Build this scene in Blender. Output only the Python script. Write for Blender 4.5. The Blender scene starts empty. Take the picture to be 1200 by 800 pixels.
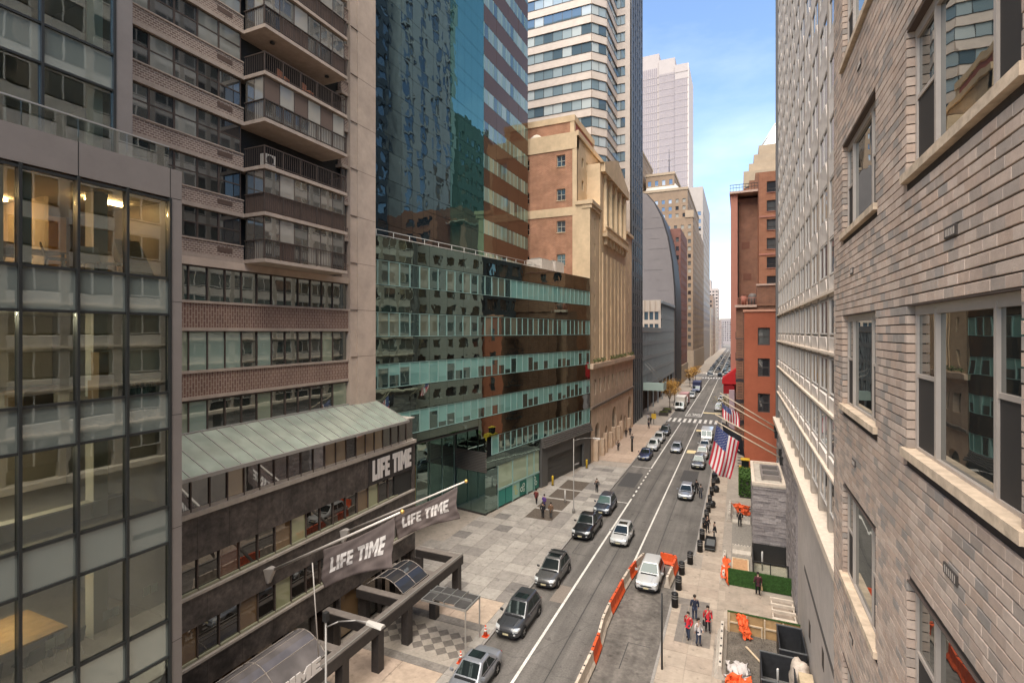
import bpy, bmesh, math, random
from mathutils import Vector, Matrix, noise
R = math.radians
random.seed(7)
scene = bpy.context.scene
C = scene.collection

# ------------------------------------------------------------------ camera
CAM_H = 20.0
cam_d = bpy.data.cameras.new('camera')
cam = bpy.data.objects.new('camera', cam_d); C.objects.link(cam)
cam.location = (0, 0, CAM_H)
cam.rotation_euler = (R(90), 0, R(23.99))
cam_d.sensor_width = 36.0
cam_d.lens = 18.0
cam_d.shift_y = -0.0092
cam_d.clip_start = 0.05
cam_d.clip_end = 6000
scene.camera = cam

# ------------------------------------------------------------------ sky and sun
SUN_EL, SUN_AZ = 64.0, 181.0          # azimuth measured clockwise from +Y (down the street)
world = bpy.data.worlds.new('World'); scene.world = world; world.use_nodes = True
wn, wl = world.node_tree.nodes, world.node_tree.links
wn.clear()
w_out = wn.new('ShaderNodeOutputWorld'); w_bg = wn.new('ShaderNodeBackground')
sky = wn.new('ShaderNodeTexSky'); sky.sky_type = 'NISHITA'; sky.sun_disc = False
sky.sun_elevation = R(SUN_EL); sky.sun_rotation = R(SUN_AZ)
sky.altitude = 0; sky.air_density = 1.0; sky.dust_density = 0.05; sky.ozone_density = 2.0
w_tc = wn.new('ShaderNodeTexCoord')
w_map = wn.new('ShaderNodeMapping'); w_map.inputs['Scale'].default_value = (1.0, 1.0, 2.6)
w_map.inputs['Location'].default_value = (0.35, 0.1, 0.45)
w_n = wn.new('ShaderNodeTexNoise'); w_n.inputs['Scale'].default_value = 2.3; w_n.inputs['Detail'].default_value = 7
w_n.inputs['Roughness'].default_value = 0.56
w_r = wn.new('ShaderNodeValToRGB')
w_r.color_ramp.elements[0].position = 0.47; w_r.color_ramp.elements[1].position = 0.70
w_mix = wn.new('ShaderNodeMixRGB'); w_mix.inputs['Color2'].default_value = (6.4, 6.5, 6.8, 1)
wl.new(w_tc.outputs['Generated'], w_map.inputs['Vector']); wl.new(w_map.outputs[0], w_n.inputs['Vector'])
wl.new(w_n.outputs['Fac'], w_r.inputs['Fac']); w_sep = wn.new('ShaderNodeSeparateXYZ'); wl.new(w_tc.outputs['Generated'], w_sep.inputs[0])
w_el = wn.new('ShaderNodeMapRange'); w_el.interpolation_type = 'SMOOTHSTEP'      # cloud banks low, thin veil higher up
w_el.inputs['From Min'].default_value = 0.10; w_el.inputs['From Max'].default_value = 0.42; w_el.inputs['To Min'].default_value = 0.38; w_el.inputs['To Max'].default_value = 0.16
wl.new(w_sep.outputs[2], w_el.inputs['Value'])
w_mul = wn.new('ShaderNodeMath'); w_mul.operation = 'MULTIPLY'; wl.new(w_r.outputs['Color'], w_mul.inputs[0]); wl.new(w_el.outputs[0], w_mul.inputs[1])
wl.new(w_mul.outputs[0], w_mix.inputs['Fac'])
wl.new(sky.outputs['Color'], w_mix.inputs['Color1'])
wl.new(w_mix.outputs['Color'], w_bg.inputs['Color']); wl.new(w_bg.outputs[0], w_out.inputs['Surface'])
w_bg.inputs['Strength'].default_value = 0.108

sun_d = bpy.data.lights.new('sun', 'SUN'); sun = bpy.data.objects.new('sun', sun_d); C.objects.link(sun)
sun_d.energy = 4.3; sun_d.angle = R(65); sun_d.color = (1.0, 0.92, 0.80)
_a = R(SUN_AZ); _e = R(SUN_EL)
_to_sun = Vector((math.sin(_a) * math.cos(_e), math.cos(_a) * math.cos(_e), math.sin(_e)))
sun.rotation_euler = _to_sun.to_track_quat('Z', 'Y').to_euler()
scene.view_settings.view_transform = 'Standard'
scene.view_settings.look = 'None'
scene.view_settings.exposure = 1.56
scene.view_settings.gamma = 1.0
scene.view_settings.use_curve_mapping = False
try:
    scene.cycles.max_bounces = 8; scene.cycles.glossy_bounces = 3; scene.cycles.diffuse_bounces = 5
    scene.cycles.transmission_bounces = 3; scene.cycles.transparent_max_bounces = 8
    scene.cycles.caustics_reflective = False; scene.cycles.caustics_refractive = False
    scene.cycles.use_denoising = True
except Exception:
    pass

# ------------------------------------------------------------------ materials
def lin(c):
    return tuple(((x / 255.0) / 12.92 if x <= 10.31 else ((x / 255.0 + 0.055) / 1.055) ** 2.4) for x in c)
MATS = {}
def M(name, col, rough=0.8, var=0.0, vscale=3.0, bump=0.0, bscale=20.0, metal=0.0, spec=0.3, detail=6, coat=0.0, var2=0.0, vscale2=0.4, stretch=None):
    """Plain coloured surface with two scales of tonal variation and fine relief; col is linear albedo."""
    if name in MATS: return MATS[name]
    m = bpy.data.materials.new(name); m.use_nodes = True; MATS[name] = m
    n, l = m.node_tree.nodes, m.node_tree.links
    b = n['Principled BSDF']
    b.inputs['Base Color'].default_value = (*col, 1); b.inputs['Roughness'].default_value = rough
    b.inputs['Metallic'].default_value = metal; b.inputs['Specular IOR Level'].default_value = spec
    if coat: b.inputs['Coat Weight'].default_value = coat; b.inputs['Coat Roughness'].default_value = 0.06
    if var or var2 or bump:
        g = n.new('ShaderNodeNewGeometry'); vec = g.outputs['Position']
        if stretch:
            mp = n.new('ShaderNodeMapping'); mp.inputs['Scale'].default_value = stretch
            l.new(vec, mp.inputs['Vector']); vec = mp.outputs[0]
    src = None
    for v, s in ((var, vscale), (var2, vscale2)):
        if not v: continue
        t = n.new('ShaderNodeTexNoise'); t.inputs['Scale'].default_value = s; t.inputs['Detail'].default_value = detail
        t.inputs['Roughness'].default_value = 0.65
        l.new(vec, t.inputs['Vector'])
        r = n.new('ShaderNodeMapRange'); r.inputs['From Min'].default_value = 0.3; r.inputs['From Max'].default_value = 0.7
        r.inputs['To Min'].default_value = 1 - v; r.inputs['To Max'].default_value = 1 + v
        l.new(t.outputs['Fac'], r.inputs['Value'])
        mx = n.new('ShaderNodeVectorMath'); mx.operation = 'SCALE'
        if src is None: mx.inputs[0].default_value = col
        else: l.new(src, mx.inputs[0])
        l.new(r.outputs[0], mx.inputs['Scale']); src = mx.outputs[0]
    if src is not None: l.new(src, b.inputs['Base Color'])
    if bump:
        t = n.new('ShaderNodeTexNoise'); t.inputs['Scale'].default_value = bscale; t.inputs['Detail'].default_value = 8
        l.new(vec, t.inputs['Vector'])
        bp = n.new('ShaderNodeBump'); bp.inputs['Strength'].default_value = bump; bp.inputs['Distance'].default_value = 0.02
        l.new(t.outputs['Fac'], bp.inputs['Height']); l.new(bp.outputs[0], b.inputs['Normal'])
    return m
def MG(name, base, tint, refl=0.35, rough=0.02, wav=0.0, wscale=0.6, var=0.0, ior=1.5):
    """Architectural glass seen from outside: dark body under a tinted mirror layer, slightly wavy."""
    if name in MATS: return MATS[name]
    m = bpy.data.materials.new(name); m.use_nodes = True; MATS[name] = m
    n, l = m.node_tree.nodes, m.node_tree.links
    n.remove(n['Principled BSDF']); out = n['Material Output']
    d = n.new('ShaderNodeBsdfDiffuse'); d.inputs['Color'].default_value = (*base, 1)
    g = n.new('ShaderNodeBsdfGlossy'); g.inputs['Color'].default_value = (*tint, 1); g.inputs['Roughness'].default_value = rough
    lw = n.new('ShaderNodeFresnel'); lw.inputs['IOR'].default_value = ior
    mr = n.new('ShaderNodeMapRange'); mr.inputs['To Min'].default_value = refl; mr.inputs['To Max'].default_value = 1.0
    mix = n.new('ShaderNodeMixShader')
    l.new(lw.outputs[0], mr.inputs['Value']); l.new(mr.outputs[0], mix.inputs['Fac'])
    l.new(d.outputs[0], mix.inputs[1]); l.new(g.outputs[0], mix.inputs[2]); l.new(mix.outputs[0], out.inputs['Surface'])
    if wav or var:
        ge = n.new('ShaderNodeNewGeometry')
    if wav:
        t = n.new('ShaderNodeTexNoise'); t.inputs['Scale'].default_value = wscale; t.inputs['Detail'].default_value = 2
        l.new(ge.outputs['Position'], t.inputs['Vector'])
        bp = n.new('ShaderNodeBump'); bp.inputs['Strength'].default_value = 1.0; bp.inputs['Distance'].default_value = wav * 0.2
        l.new(t.outputs['Fac'], bp.inputs['Height']); l.new(bp.outputs[0], g.inputs['Normal'])
    if var:
        t = n.new('ShaderNodeTexNoise'); t.inputs['Scale'].default_value = 0.9; t.inputs['Detail'].default_value = 4
        l.new(ge.outputs['Position'], t.inputs['Vector'])
        r = n.new('ShaderNodeMapRange'); r.inputs['From Min'].default_value = 0.35; r.inputs['From Max'].default_value = 0.65
        r.inputs['To Min'].default_value = 1 - var; r.inputs['To Max'].default_value = 1 + var
        l.new(t.outputs['Fac'], r.inputs['Value'])
        mx = n.new('ShaderNodeVectorMath'); mx.operation = 'SCALE'; mx.inputs[0].default_value = base
        l.new(r.outputs[0], mx.inputs['Scale']); l.new(mx.outputs[0], d.inputs['Color'])
    return m
def MT(name, tint, refl=0.12, wav=0.0, wscale=0.6, ior=1.5):
    """See-through pane: tinted transmission with mirror reflections."""
    if name in MATS: return MATS[name]
    m = bpy.data.materials.new(name); m.use_nodes = True; MATS[name] = m
    n, l = m.node_tree.nodes, m.node_tree.links
    n.remove(n['Principled BSDF']); out = n['Material Output']
    d = n.new('ShaderNodeBsdfTransparent'); d.inputs['Color'].default_value = (*tint, 1)
    g = n.new('ShaderNodeBsdfGlossy'); g.inputs['Color'].default_value = (0.95, 0.97, 0.96, 1); g.inputs['Roughness'].default_value = 0.01
    lw = n.new('ShaderNodeFresnel'); lw.inputs['IOR'].default_value = ior
    mr = n.new('ShaderNodeMapRange'); mr.inputs['To Min'].default_value = refl; mr.inputs['To Max'].default_value = 1.0
    mix = n.new('ShaderNodeMixShader')
    l.new(lw.outputs[0], mr.inputs['Value']); l.new(mr.outputs[0], mix.inputs['Fac'])
    l.new(d.outputs[0], mix.inputs[1]); l.new(g.outputs[0], mix.inputs[2]); l.new(mix.outputs[0], out.inputs['Surface'])
    if wav:
        ge = n.new('ShaderNodeNewGeometry')
        t = n.new('ShaderNodeTexNoise'); t.inputs['Scale'].default_value = wscale; t.inputs['Detail'].default_value = 2
        l.new(ge.outputs['Position'], t.inputs['Vector'])
        bp = n.new('ShaderNodeBump'); bp.inputs['Strength'].default_value = 1.0; bp.inputs['Distance'].default_value = wav * 0.2
        l.new(t.outputs['Fac'], bp.inputs['Height']); l.new(bp.outputs[0], g.inputs['Normal'])
    return m
def ME(name, col, strength):
    if name in MATS: return MATS[name]
    m = bpy.data.materials.new(name); m.use_nodes = True; MATS[name] = m
    b = m.node_tree.nodes['Principled BSDF']
    b.inputs['Base Color'].default_value = (*col, 1); b.inputs['Emission Color'].default_value = (*col, 1)
    b.inputs['Emission Strength'].default_value = strength
    return m
def MBRICK(name, c1, c2, mortar, w=0.22, h=0.075, msize=0.012, face='X', var=0.12, bump=0.25, vertical=False):
    """Brickwork too far away to pick apart: brick texture in the wall's own plane."""
    if name in MATS: return MATS[name]
    m = bpy.data.materials.new(name); m.use_nodes = True; MATS[name] = m
    n, l = m.node_tree.nodes, m.node_tree.links
    b = n['Principled BSDF']; b.inputs['Roughness'].default_value = 0.85; b.inputs['Specular IOR Level'].default_value = 0.2
    g = n.new('ShaderNodeNewGeometry'); sp = n.new('ShaderNodeSeparateXYZ'); l.new(g.outputs['Position'], sp.inputs[0])
    ad = n.new('ShaderNodeMath'); ad.operation = 'ADD'; l.new(sp.outputs[0], ad.inputs[0]); l.new(sp.outputs[1], ad.inputs[1])
    cb = n.new('ShaderNodeCombineXYZ')
    if vertical: l.new(sp.outputs[2], cb.inputs[0]); l.new(ad.outputs[0], cb.inputs[1])
    else: l.new(ad.outputs[0], cb.inputs[0]); l.new(sp.outputs[2], cb.inputs[1])
    t = n.new('ShaderNodeTexBrick'); t.inputs['Scale'].default_value = 1.0
    t.inputs['Color1'].default_value = (*c1, 1); t.inputs['Color2'].default_value = (*c2, 1); t.inputs['Mortar'].default_value = (*mortar, 1)
    t.inputs['Brick Width'].default_value = w; t.inputs['Row Height'].default_value = h; t.inputs['Mortar Size'].default_value = msize
    l.new(cb.outputs[0], t.inputs['Vector'])
    ns = n.new('ShaderNodeTexNoise'); ns.inputs['Scale'].default_value = 0.7; ns.inputs['Detail'].default_value = 6
    l.new(g.outputs['Position'], ns.inputs['Vector'])
    r = n.new('ShaderNodeMapRange'); r.inputs['From Min'].default_value = 0.3; r.inputs['From Max'].default_value = 0.7
    r.inputs['To Min'].default_value = 1 - var; r.inputs['To Max'].default_value = 1 + var
    l.new(ns.outputs['Fac'], r.inputs['Value'])
    mx = n.new('ShaderNodeVectorMath'); mx.operation = 'SCALE'; l.new(t.outputs['Color'], mx.inputs[0]); l.new(r.outputs[0], mx.inputs['Scale'])
    l.new(mx.outputs[0], b.inputs['Base Color'])
    bp = n.new('ShaderNodeBump'); bp.inputs['Strength'].default_value = bump; bp.inputs['Distance'].default_value = 0.01; bp.invert = True
    l.new(t.outputs['Fac'], bp.inputs['Height']); l.new(bp.outputs[0], b.inputs['Normal'])
    return m

# ------------------------------------------------------------------ object helpers
def link(name, me, parent=None, loc=(0, 0, 0), rotz=0.0):
    o = bpy.data.objects.new(name, me); C.objects.link(o)
    o.location = loc; o.rotation_euler = (0, 0, rotz)
    if parent is not None:
        o.parent = parent
        if parent.type == 'EMPTY' and 'w' in parent:
            o.matrix_parent_inverse = Matrix.Translation(parent.location).inverted()
    return o
def tag(o, label=None, cat=None, group=None, kind=None):
    if label: o['label'] = label
    if cat: o['category'] = cat
    if group: o['group'] = group
    if kind: o['kind'] = kind
    return o
def thing(name, label, cat, loc=(0, 0, 0), rotz=0.0, group=None, world=True):
    """Empty at a thing's base. With world=True its parts are given in world coordinates."""
    o = bpy.data.objects.new(name, None); C.objects.link(o); o.empty_display_size = 0.3
    o.location = loc; o.rotation_euler = (0, 0, rotz)
    if world: o['w'] = 1
    return tag(o, label, cat, group)
class MB:
    def __init__(s): s.v = []; s.f = []; s.m = []; s.sm = []
    def face(s, pts, mi=0, sm=False):
        k = len(s.v); s.v += [tuple(p) for p in pts]; s.f.append(tuple(range(k, k + len(pts)))); s.m.append(mi); s.sm.append(sm)
    def add(s, vs, fs, mi=0, sm=False):
        k = len(s.v); s.v += [tuple(p) for p in vs]
        for f in fs: s.f.append(tuple(k + i for i in f)); s.m.append(mi); s.sm.append(sm)
    def box(s, x0, x1, y0, y1, z0, z1, mi=0):
        if x0 > x1: x0, x1 = x1, x0
        if y0 > y1: y0, y1 = y1, y0
        if z0 > z1: z0, z1 = z1, z0
        vs = [(x0, y0, z0), (x1, y0, z0), (x1, y1, z0), (x0, y1, z0), (x0, y0, z1), (x1, y0, z1), (x1, y1, z1), (x0, y1, z1)]
        s.add(vs, [(0, 3, 2, 1), (4, 5, 6, 7), (0, 1, 5, 4), (1, 2, 6, 5), (2, 3, 7, 6), (3, 0, 4, 7)], mi); return s
    def prism(s, poly, z0, z1, mi=0):
        n = len(poly); a = sum(poly[i][0] * poly[(i + 1) % n][1] - poly[(i + 1) % n][0] * poly[i][1] for i in range(n))
        if a < 0: poly = poly[::-1]
        vs = [(x, y, z0) for x, y in poly] + [(x, y, z1) for x, y in poly]
        fs = [tuple(range(n - 1, -1, -1)), tuple(range(n, 2 * n))] + [(i, (i + 1) % n, n + (i + 1) % n, n + i) for i in range(n)]
        s.add(vs, fs, mi); return s
    def hull8(s, a, b, mi=0):
        """Box-like solid from two quads a (one end) and b (other end)."""
        s.add(list(a) + list(b), [(3, 2, 1, 0), (4, 5, 6, 7), (0, 1, 5, 4), (1, 2, 6, 5), (2, 3, 7, 6), (3, 0, 4, 7)], mi); return s
    def tube(s, p0, p1, r0, r1=None, n=8, mi=0, sm=True, caps=True):
        r1 = r0 if r1 is None else r1
        p0, p1 = Vector(p0), Vector(p1); d = (p1 - p0).normalized()
        a = d.orthogonal().normalized(); b = d.cross(a)
        k = len(s.v)
        for p, r in ((p0, r0), (p1, r1)):
            for i in range(n):
                t = 2 * math.pi * i / n; s.v.append(tuple(p + (a * math.cos(t) + b * math.sin(t)) * r))
        for i in range(n):
            j = (i + 1) % n; s.f.append((k + i, k + j, k + n + j, k + n + i)); s.m.append(mi); s.sm.append(sm)
        if caps:
            s.f.append(tuple(k + i for i in range(n - 1, -1, -1))); s.m.append(mi); s.sm.append(False)
            s.f.append(tuple(k + n + i for i in range(n))); s.m.append(mi); s.sm.append(False)
        return s
    def path(s, pts, r, n=8, mi=0):
        for i in range(len(pts) - 1): s.tube(pts[i], pts[i + 1], r, r, n, mi)
        return s
    def lathe(s, prof, cx=0, cy=0, n=16, mi=0, sm=True):
        k = len(s.v)
        for r, z in prof:
            for i in range(n):
                t = 2 * math.pi * i / n; s.v.append((cx + r * math.cos(t), cy + r * math.sin(t), z))
        for q in range(len(prof) - 1):
            for i in range(n):
                j = (i + 1) % n
                s.f.append((k + q * n + i, k + q * n + j, k + (q + 1) * n + j, k + (q + 1) * n + i)); s.m.append(mi); s.sm.append(sm)
        s.f.append(tuple(k + i for i in range(n - 1, -1, -1))); s.m.append(mi); s.sm.append(False)
        s.f.append(tuple(k + (len(prof) - 1) * n + i for i in range(n))); s.m.append(mi); s.sm.append(False)
        return s
    def mesh(s, name, mats):
        me = bpy.data.meshes.new(name); me.from_pydata(s.v, [], s.f)
        if not isinstance(mats, (list, tuple)): mats = [mats]
        for m in mats: me.materials.append(m)
        if len(mats) > 1: me.polygons.foreach_set('material_index', s.m)
        me.polygons.foreach_set('use_smooth', s.sm)
        me.update(); return me
    def build(s, name, mats, parent=None, loc=(0, 0, 0), rotz=0.0):
        return link(name, s.mesh(name, mats), parent, loc, rotz)
BOXES = {}
def boxmesh(sx, sy, sz, mat):
    k = (round(sx, 3), round(sy, 3), round(sz, 3), mat.name)
    if k not in BOXES:
        BOXES[k] = MB().box(-sx / 2, sx / 2, -sy / 2, sy / 2, -sz / 2, sz / 2).mesh('piece', mat)
    return BOXES[k]
def piece(name, parent, mat, c, size, rotz=0.0):
    return link(name, boxmesh(*size, mat), parent, c, rotz)
def bx(name, parent, mat, x0, x1, y0, y1, z0, z1):
    return piece(name, parent, mat, ((x0 + x1) / 2, (y0 + y1) / 2, (z0 + z1) / 2), (abs(x1 - x0), abs(y1 - y0), abs(z1 - z0)))
def copy_tree(o, parent=None):
    c = o.copy(); C.objects.link(c); c.parent = parent
    for ch in list(o.children): copy_tree(ch, c)
    return c

def facade(t, A, B, z0, rows, cols, wall, glasses, depth=0.25, wname='window', frame=None, fr=0.06, rail=None, zpad=0.0, limit=300, zlast=None, sill=None, wallname='wall'):
    """A wall from A to B (outward normal on the right of A->B) with real openings.
    rows: list of (z_lo, z_hi); cols: list of (s_lo, s_hi) along the wall; z0: base; zlast: top."""
    A = Vector((A[0], A[1])); B = Vector((B[0], B[1])); L = (B - A).length; d = (B - A) / L; nrm = Vector((d.y, -d.x)); ang = math.atan2(d.y, d.x)
    def P(s, z, off=0.0): q = A + d * s + nrm * off; return (q.x, q.y, z)
    ztop = zlast if zlast is not None else rows[-1][1] + zpad
    ss = sorted({0.0, L} | {s for c in cols for s in c}); zs = sorted({z0, ztop} | {z for r in rows for z in r})
    colset = {(round(a, 4), round(b, 4)) for a, b in cols}; rowset = {(round(a, 4), round(b, 4)) for a, b in rows}
    m = MB()
    for j in range(len(zs) - 1):
        run = None
        inrow = (round(zs[j], 4), round(zs[j + 1], 4)) in rowset
        for i in range(len(ss) - 1):
            hole = inrow and (round(ss[i], 4), round(ss[i + 1], 4)) in colset
            if hole:
                a, b, c_, e = ss[i], ss[i + 1], zs[j], zs[j + 1]
                m.face([P(a, c_), P(a, c_, -depth), P(a, e, -depth), P(a, e)]); m.face([P(b, c_, -depth), P(b, c_), P(b, e), P(b, e, -depth)])
                m.face([P(a, c_), P(b, c_), P(b, c_, -depth), P(a, c_, -depth)]); m.face([P(a, e, -depth), P(b, e, -depth), P(b, e), P(a, e)])
                if run is not None: m.face([P(run, c_), P(a, c_), P(a, e), P(run, e)]); run = None
            elif run is None: run = ss[i]
        if run is not None: m.face([P(run, zs[j]), P(L, zs[j]), P(L, zs[j + 1]), P(run, zs[j + 1])])
    w = m.build(wallname, wall, t)
    rnd = random.Random(int(abs(A.x * 13 + A.y * 7 + z0 * 3) * 10))
    cells = [(r, c_) for r in rows for c_ in cols]
    extra = MB()
    if len(cells) > limit:
        cells.sort(key=lambda q: (A + d * (q[1][0] + q[1][1]) / 2 - Vector((0, 0))).length + 0.5 * abs(q[0][0] - CAM_H))
    for k, (r, c_) in enumerate(cells):
        sx, sz = c_[1] - c_[0], r[1] - r[0]; p = P((c_[0] + c_[1]) / 2, (r[0] + r[1]) / 2, -depth)
        gl = rnd.choice(glasses)
        if k >= limit:
            q0, q1 = P(c_[0], r[0], -depth + 0.02), P(c_[1], r[0], -depth + 0.02)
            extra.face([q0, q1, (q1[0], q1[1], r[1]), (q0[0], q0[1], r[1])], glasses.index(gl)); continue
        if frame is None:
            link(wname, boxmesh(sx, 0.06, sz, gl), t, p, ang)
        else:
            key = ('fr', round(sx, 2), round(sz, 2), frame.name, fr, rail)
            if key not in BOXES:
                f = MB(); hx, hz = sx / 2, sz / 2
                f.box(-hx, -hx + fr, -0.05, 0.05, -hz, hz); f.box(hx - fr, hx, -0.05, 0.05, -hz, hz)
                f.box(-hx + fr, hx - fr, -0.048, 0.048, -hz, -hz + fr); f.box(-hx + fr, hx - fr, -0.048, 0.048, hz - fr, hz)
                for q in (rail or ()):
                    if q[0] == 'h': f.box(-hx + fr, hx - fr, -0.044, 0.044, -hz + sz * q[1] - fr / 2, -hz + sz * q[1] + fr / 2)
                    else: f.box(-hx + sx * q[1] - fr / 2, -hx + sx * q[1] + fr / 2, -0.041, 0.041, -hz + fr, hz - fr)
                BOXES[key] = f.mesh('window_frame', frame)
            o = link(wname, BOXES[key], t, p, ang)
            link('pane', boxmesh(sx - fr, 0.02, sz - fr, gl), o, (0, 0.01, 0))
        if sill is not None:
            link('sill', boxmesh(sx + 0.16, 0.14, 0.1, sill), t, P((c_[0] + c_[1]) / 2, r[0] - 0.052, 0.03), ang)
    if extra.f:
        e = extra.build('more_windows', list(glasses), t); e['kind'] = 'stuff'
    return w
def cols_even(L, n, frac, off=0.0):
    p = (L - 2 * off) / n; return [(off + p * (i + 0.5 - frac / 2), off + p * (i + 0.5 + frac / 2)) for i in range(n)]
def rows_even(z0, n, pitch, lo, hi):
    return [(z0 + pitch * i + lo, z0 + pitch * i + hi) for i in range(n)]
# ------------------------------------------------------------------ shared surface colours (linear albedo)
asphalt = M('asphalt', (0.128, 0.115, 0.102), 0.9, var=0.22, vscale=9, var2=0.22, vscale2=0.22, bump=0.35, bscale=60)
asphalt_old = M('asphalt_worn', (0.135, 0.118, 0.102), 0.92, var=0.3, vscale=3.0, var2=0.35, vscale2=0.5, bump=0.5, bscale=40)
asphalt_patch = M('asphalt_patch', (0.062, 0.058, 0.055), 0.9, var=0.2, vscale=8, bump=0.3, bscale=60)
asphalt_pale = M('asphalt_pale_patch', (0.20, 0.165, 0.135), 0.9, var=0.2, vscale=8, bump=0.3, bscale=60)
paint_white = M('road_paint_white', (0.62, 0.58, 0.52), 0.7, var=0.3, vscale=6, var2=0.2, vscale2=1.2)
paint_yellow = M('road_paint_yellow', (0.66, 0.52, 0.28), 0.7, var=0.25, vscale=5)
concrete_walk = M('sidewalk_concrete', (0.30, 0.255, 0.21), 0.9, var=0.14, vscale=5, var2=0.14, vscale2=0.5, bump=0.3, bscale=30)
kerb_stone = M('kerb_granite', (0.27, 0.245, 0.22), 0.85, var=0.2, vscale=8, var2=0.15, bump=0.3)
slabs = [M('paving_%d' % i, c, 0.88, var=0.16, vscale=3.5, var2=0.12, vscale2=0.9, bump=0.25, bscale=25) for i, c in enumerate(
    [(0.31, 0.278, 0.24), (0.275, 0.245, 0.213), (0.345, 0.31, 0.268), (0.225, 0.20, 0.176), (0.17, 0.152, 0.136)])]
walk_r = [M('sidewalk_flag_%d' % i, c, 0.9, var=0.12, vscale=3, var2=0.12, vscale2=0.8, bump=0.25, bscale=25) for i, c in enumerate(
    [(0.345, 0.275, 0.215), (0.315, 0.255, 0.20), (0.37, 0.30, 0.235)])]
soil = M('pit_soil', (0.10, 0.078, 0.06), 0.95, var=0.35, vscale=6, bump=0.8, bscale=18)
dark_steel = M('dark_steel', (0.02, 0.019, 0.018), 0.5, var=0.2, vscale=6, spec=0.4)

def sheet(name, poly, z0, z1, mat, parent=None):
    o = MB().prism(poly, z0, z1).build(name, mat, parent)
    if parent is None: o['kind'] = 'structure'
    return o
g_ = MB(); g_.face([(-2500, -900, -0.06), (2500, -900, -0.06), (2500, 4000, -0.06), (-2500, 4000, -0.06)])
ground = tag(g_.build('ground', asphalt), kind='structure')
LK, RK, RK2 = -14.9, -4.65, -3.75      # kerb lines
rd = MB(); rd.face([(LK - 0.2, -40, 0), (RK2 + 0.4, -40, 0), (RK2 + 0.4, 700, 0), (LK - 0.2, 700, 0)])
road = tag(rd.build('road', asphalt), kind='structure')
# left pavement with its kerb
sidewalk_left = sheet('sidewalk_left', [(LK - 0.16, -40), (LK - 0.16, 242), (-70, 242), (-70, -40)], -0.05, 0.10, concrete_walk)
sheet('sidewalk_left_far', [(LK - 0.16, 262), (LK - 0.16, 690), (-70, 690), (-70, 262)], -0.05, 0.12, concrete_walk)
for k in range(0, 60):
    y = 14 + k * 3.0
    bx('kerb_stone', sidewalk_left, kerb_stone, LK - 0.16, LK, y, y + 2.985, -0.04, 0.132)
rp = [(RK, -40), (RK, 46.2), (RK2, 48.4), (RK2, 242), (70, 242), (70, -40)]
sidewalk_right = sheet('sidewalk_right', [(x + 0.16 if i < 4 else x, y) for i, (x, y) in enumerate(rp)], -0.05, 0.10, concrete_walk)
sheet('sidewalk_right_far', [(RK2, 262), (70, 262), (70, 690), (RK2, 690)], -0.05, 0.12, concrete_walk)
for k in range(8): bx('kerb_stone', sidewalk_right, kerb_stone, RK, RK + 0.16, 22.2 + 3 * k, 25.185 + 3 * k, -0.04, 0.131)
sidewalk_right_corner = MB().prism([(RK, 46.2), (RK + 0.16, 46.2), (RK2 + 0.16, 48.4), (RK2, 48.4)], -0.04, 0.13).build('kerb_stone', kerb_stone, sidewalk_right)
for k in range(45): bx('kerb_stone', sidewalk_right, kerb_stone, RK2, RK2 + 0.16, 48.4 + 3 * k, 51.385 + 3 * k, -0.04, 0.131)

# paving slabs of the left plaza, each a piece
def facade_x(y):      # front line of the black glass building
    return -28.0 + (y - 33.5) * (7.3 / 42.0)
rnd = random.Random(3)
SL = 1.52
for j in range(29):
    for i in range(9):
        x1 = LK - 0.18 - i * SL; x0 = x1 - SL + 0.02; y0 = 34.2 + j * SL; y1 = y0 + SL - 0.02
        if x0 < facade_x(y0) - 0.4: continue
        if 50.3 < (y0 + y1) / 2 < 66.2 and -21.4 < (x0 + x1) / 2 < -17.7: continue
        if y0 > 75: continue
        bx('paving_slab', sidewalk_left, rnd.choice([slabs[0]] * 3 + [slabs[1]] * 3 + [slabs[2]] * 2 + [slabs[3]] + ([slabs[4]] if rnd.random() < 0.4 else [])), x0, x1, y0, y1, 0.06, 0.13 + rnd.uniform(-0.004, 0.004))
# pinker flags in front of the hotel
hotel_flag = [M('hotel_flag_%d' % i, c, 0.9, var=0.12, vscale=2, bump=0.2) for i, c in enumerate([(0.40, 0.295, 0.22), (0.37, 0.275, 0.205), (0.43, 0.32, 0.24)])]
for j in range(13):
    for i in range(3):
        bx('paving_slab', sidewalk_left, rnd.choice(hotel_flag), LK - 0.18 - (i + 1) * 1.95 + 0.02, LK - 0.18 - i * 1.95, 78.3 + j * 2.6, 80.88 + j * 2.6, 0.06, 0.13)
# planting beds along the kerb, pale dividers between them
beds = [(50.4, 53.9), (54.3, 57.8), (58.2, 61.7), (62.1, 66.0)]
for a, b in beds:
    bed = tag(MB().box(-21.2, -17.9, a, b, 0.02, 0.118).build('planting_bed', soil),
              ['bare brown planting bed nearest the black pickup', 'second bare planting bed from the pickup, by the lamp post', 'third bare planting bed along the kerb', 'bare planting bed farthest along the kerb'][beds.index((a, b))], 'planting bed', 'bare beds in the plaza paving')
bx('bed_divider', sidewalk_left, slabs[2], -21.3, -17.8, 53.92, 54.28, 0.05, 0.15)
bx('bed_divider', sidewalk_left, slabs[2], -21.3, -17.8, 57.82, 58.18, 0.05, 0.15)
bx('bed_divider', sidewalk_left, slabs[2], -21.3, -17.8, 61.72, 62.08, 0.05, 0.15)
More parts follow.
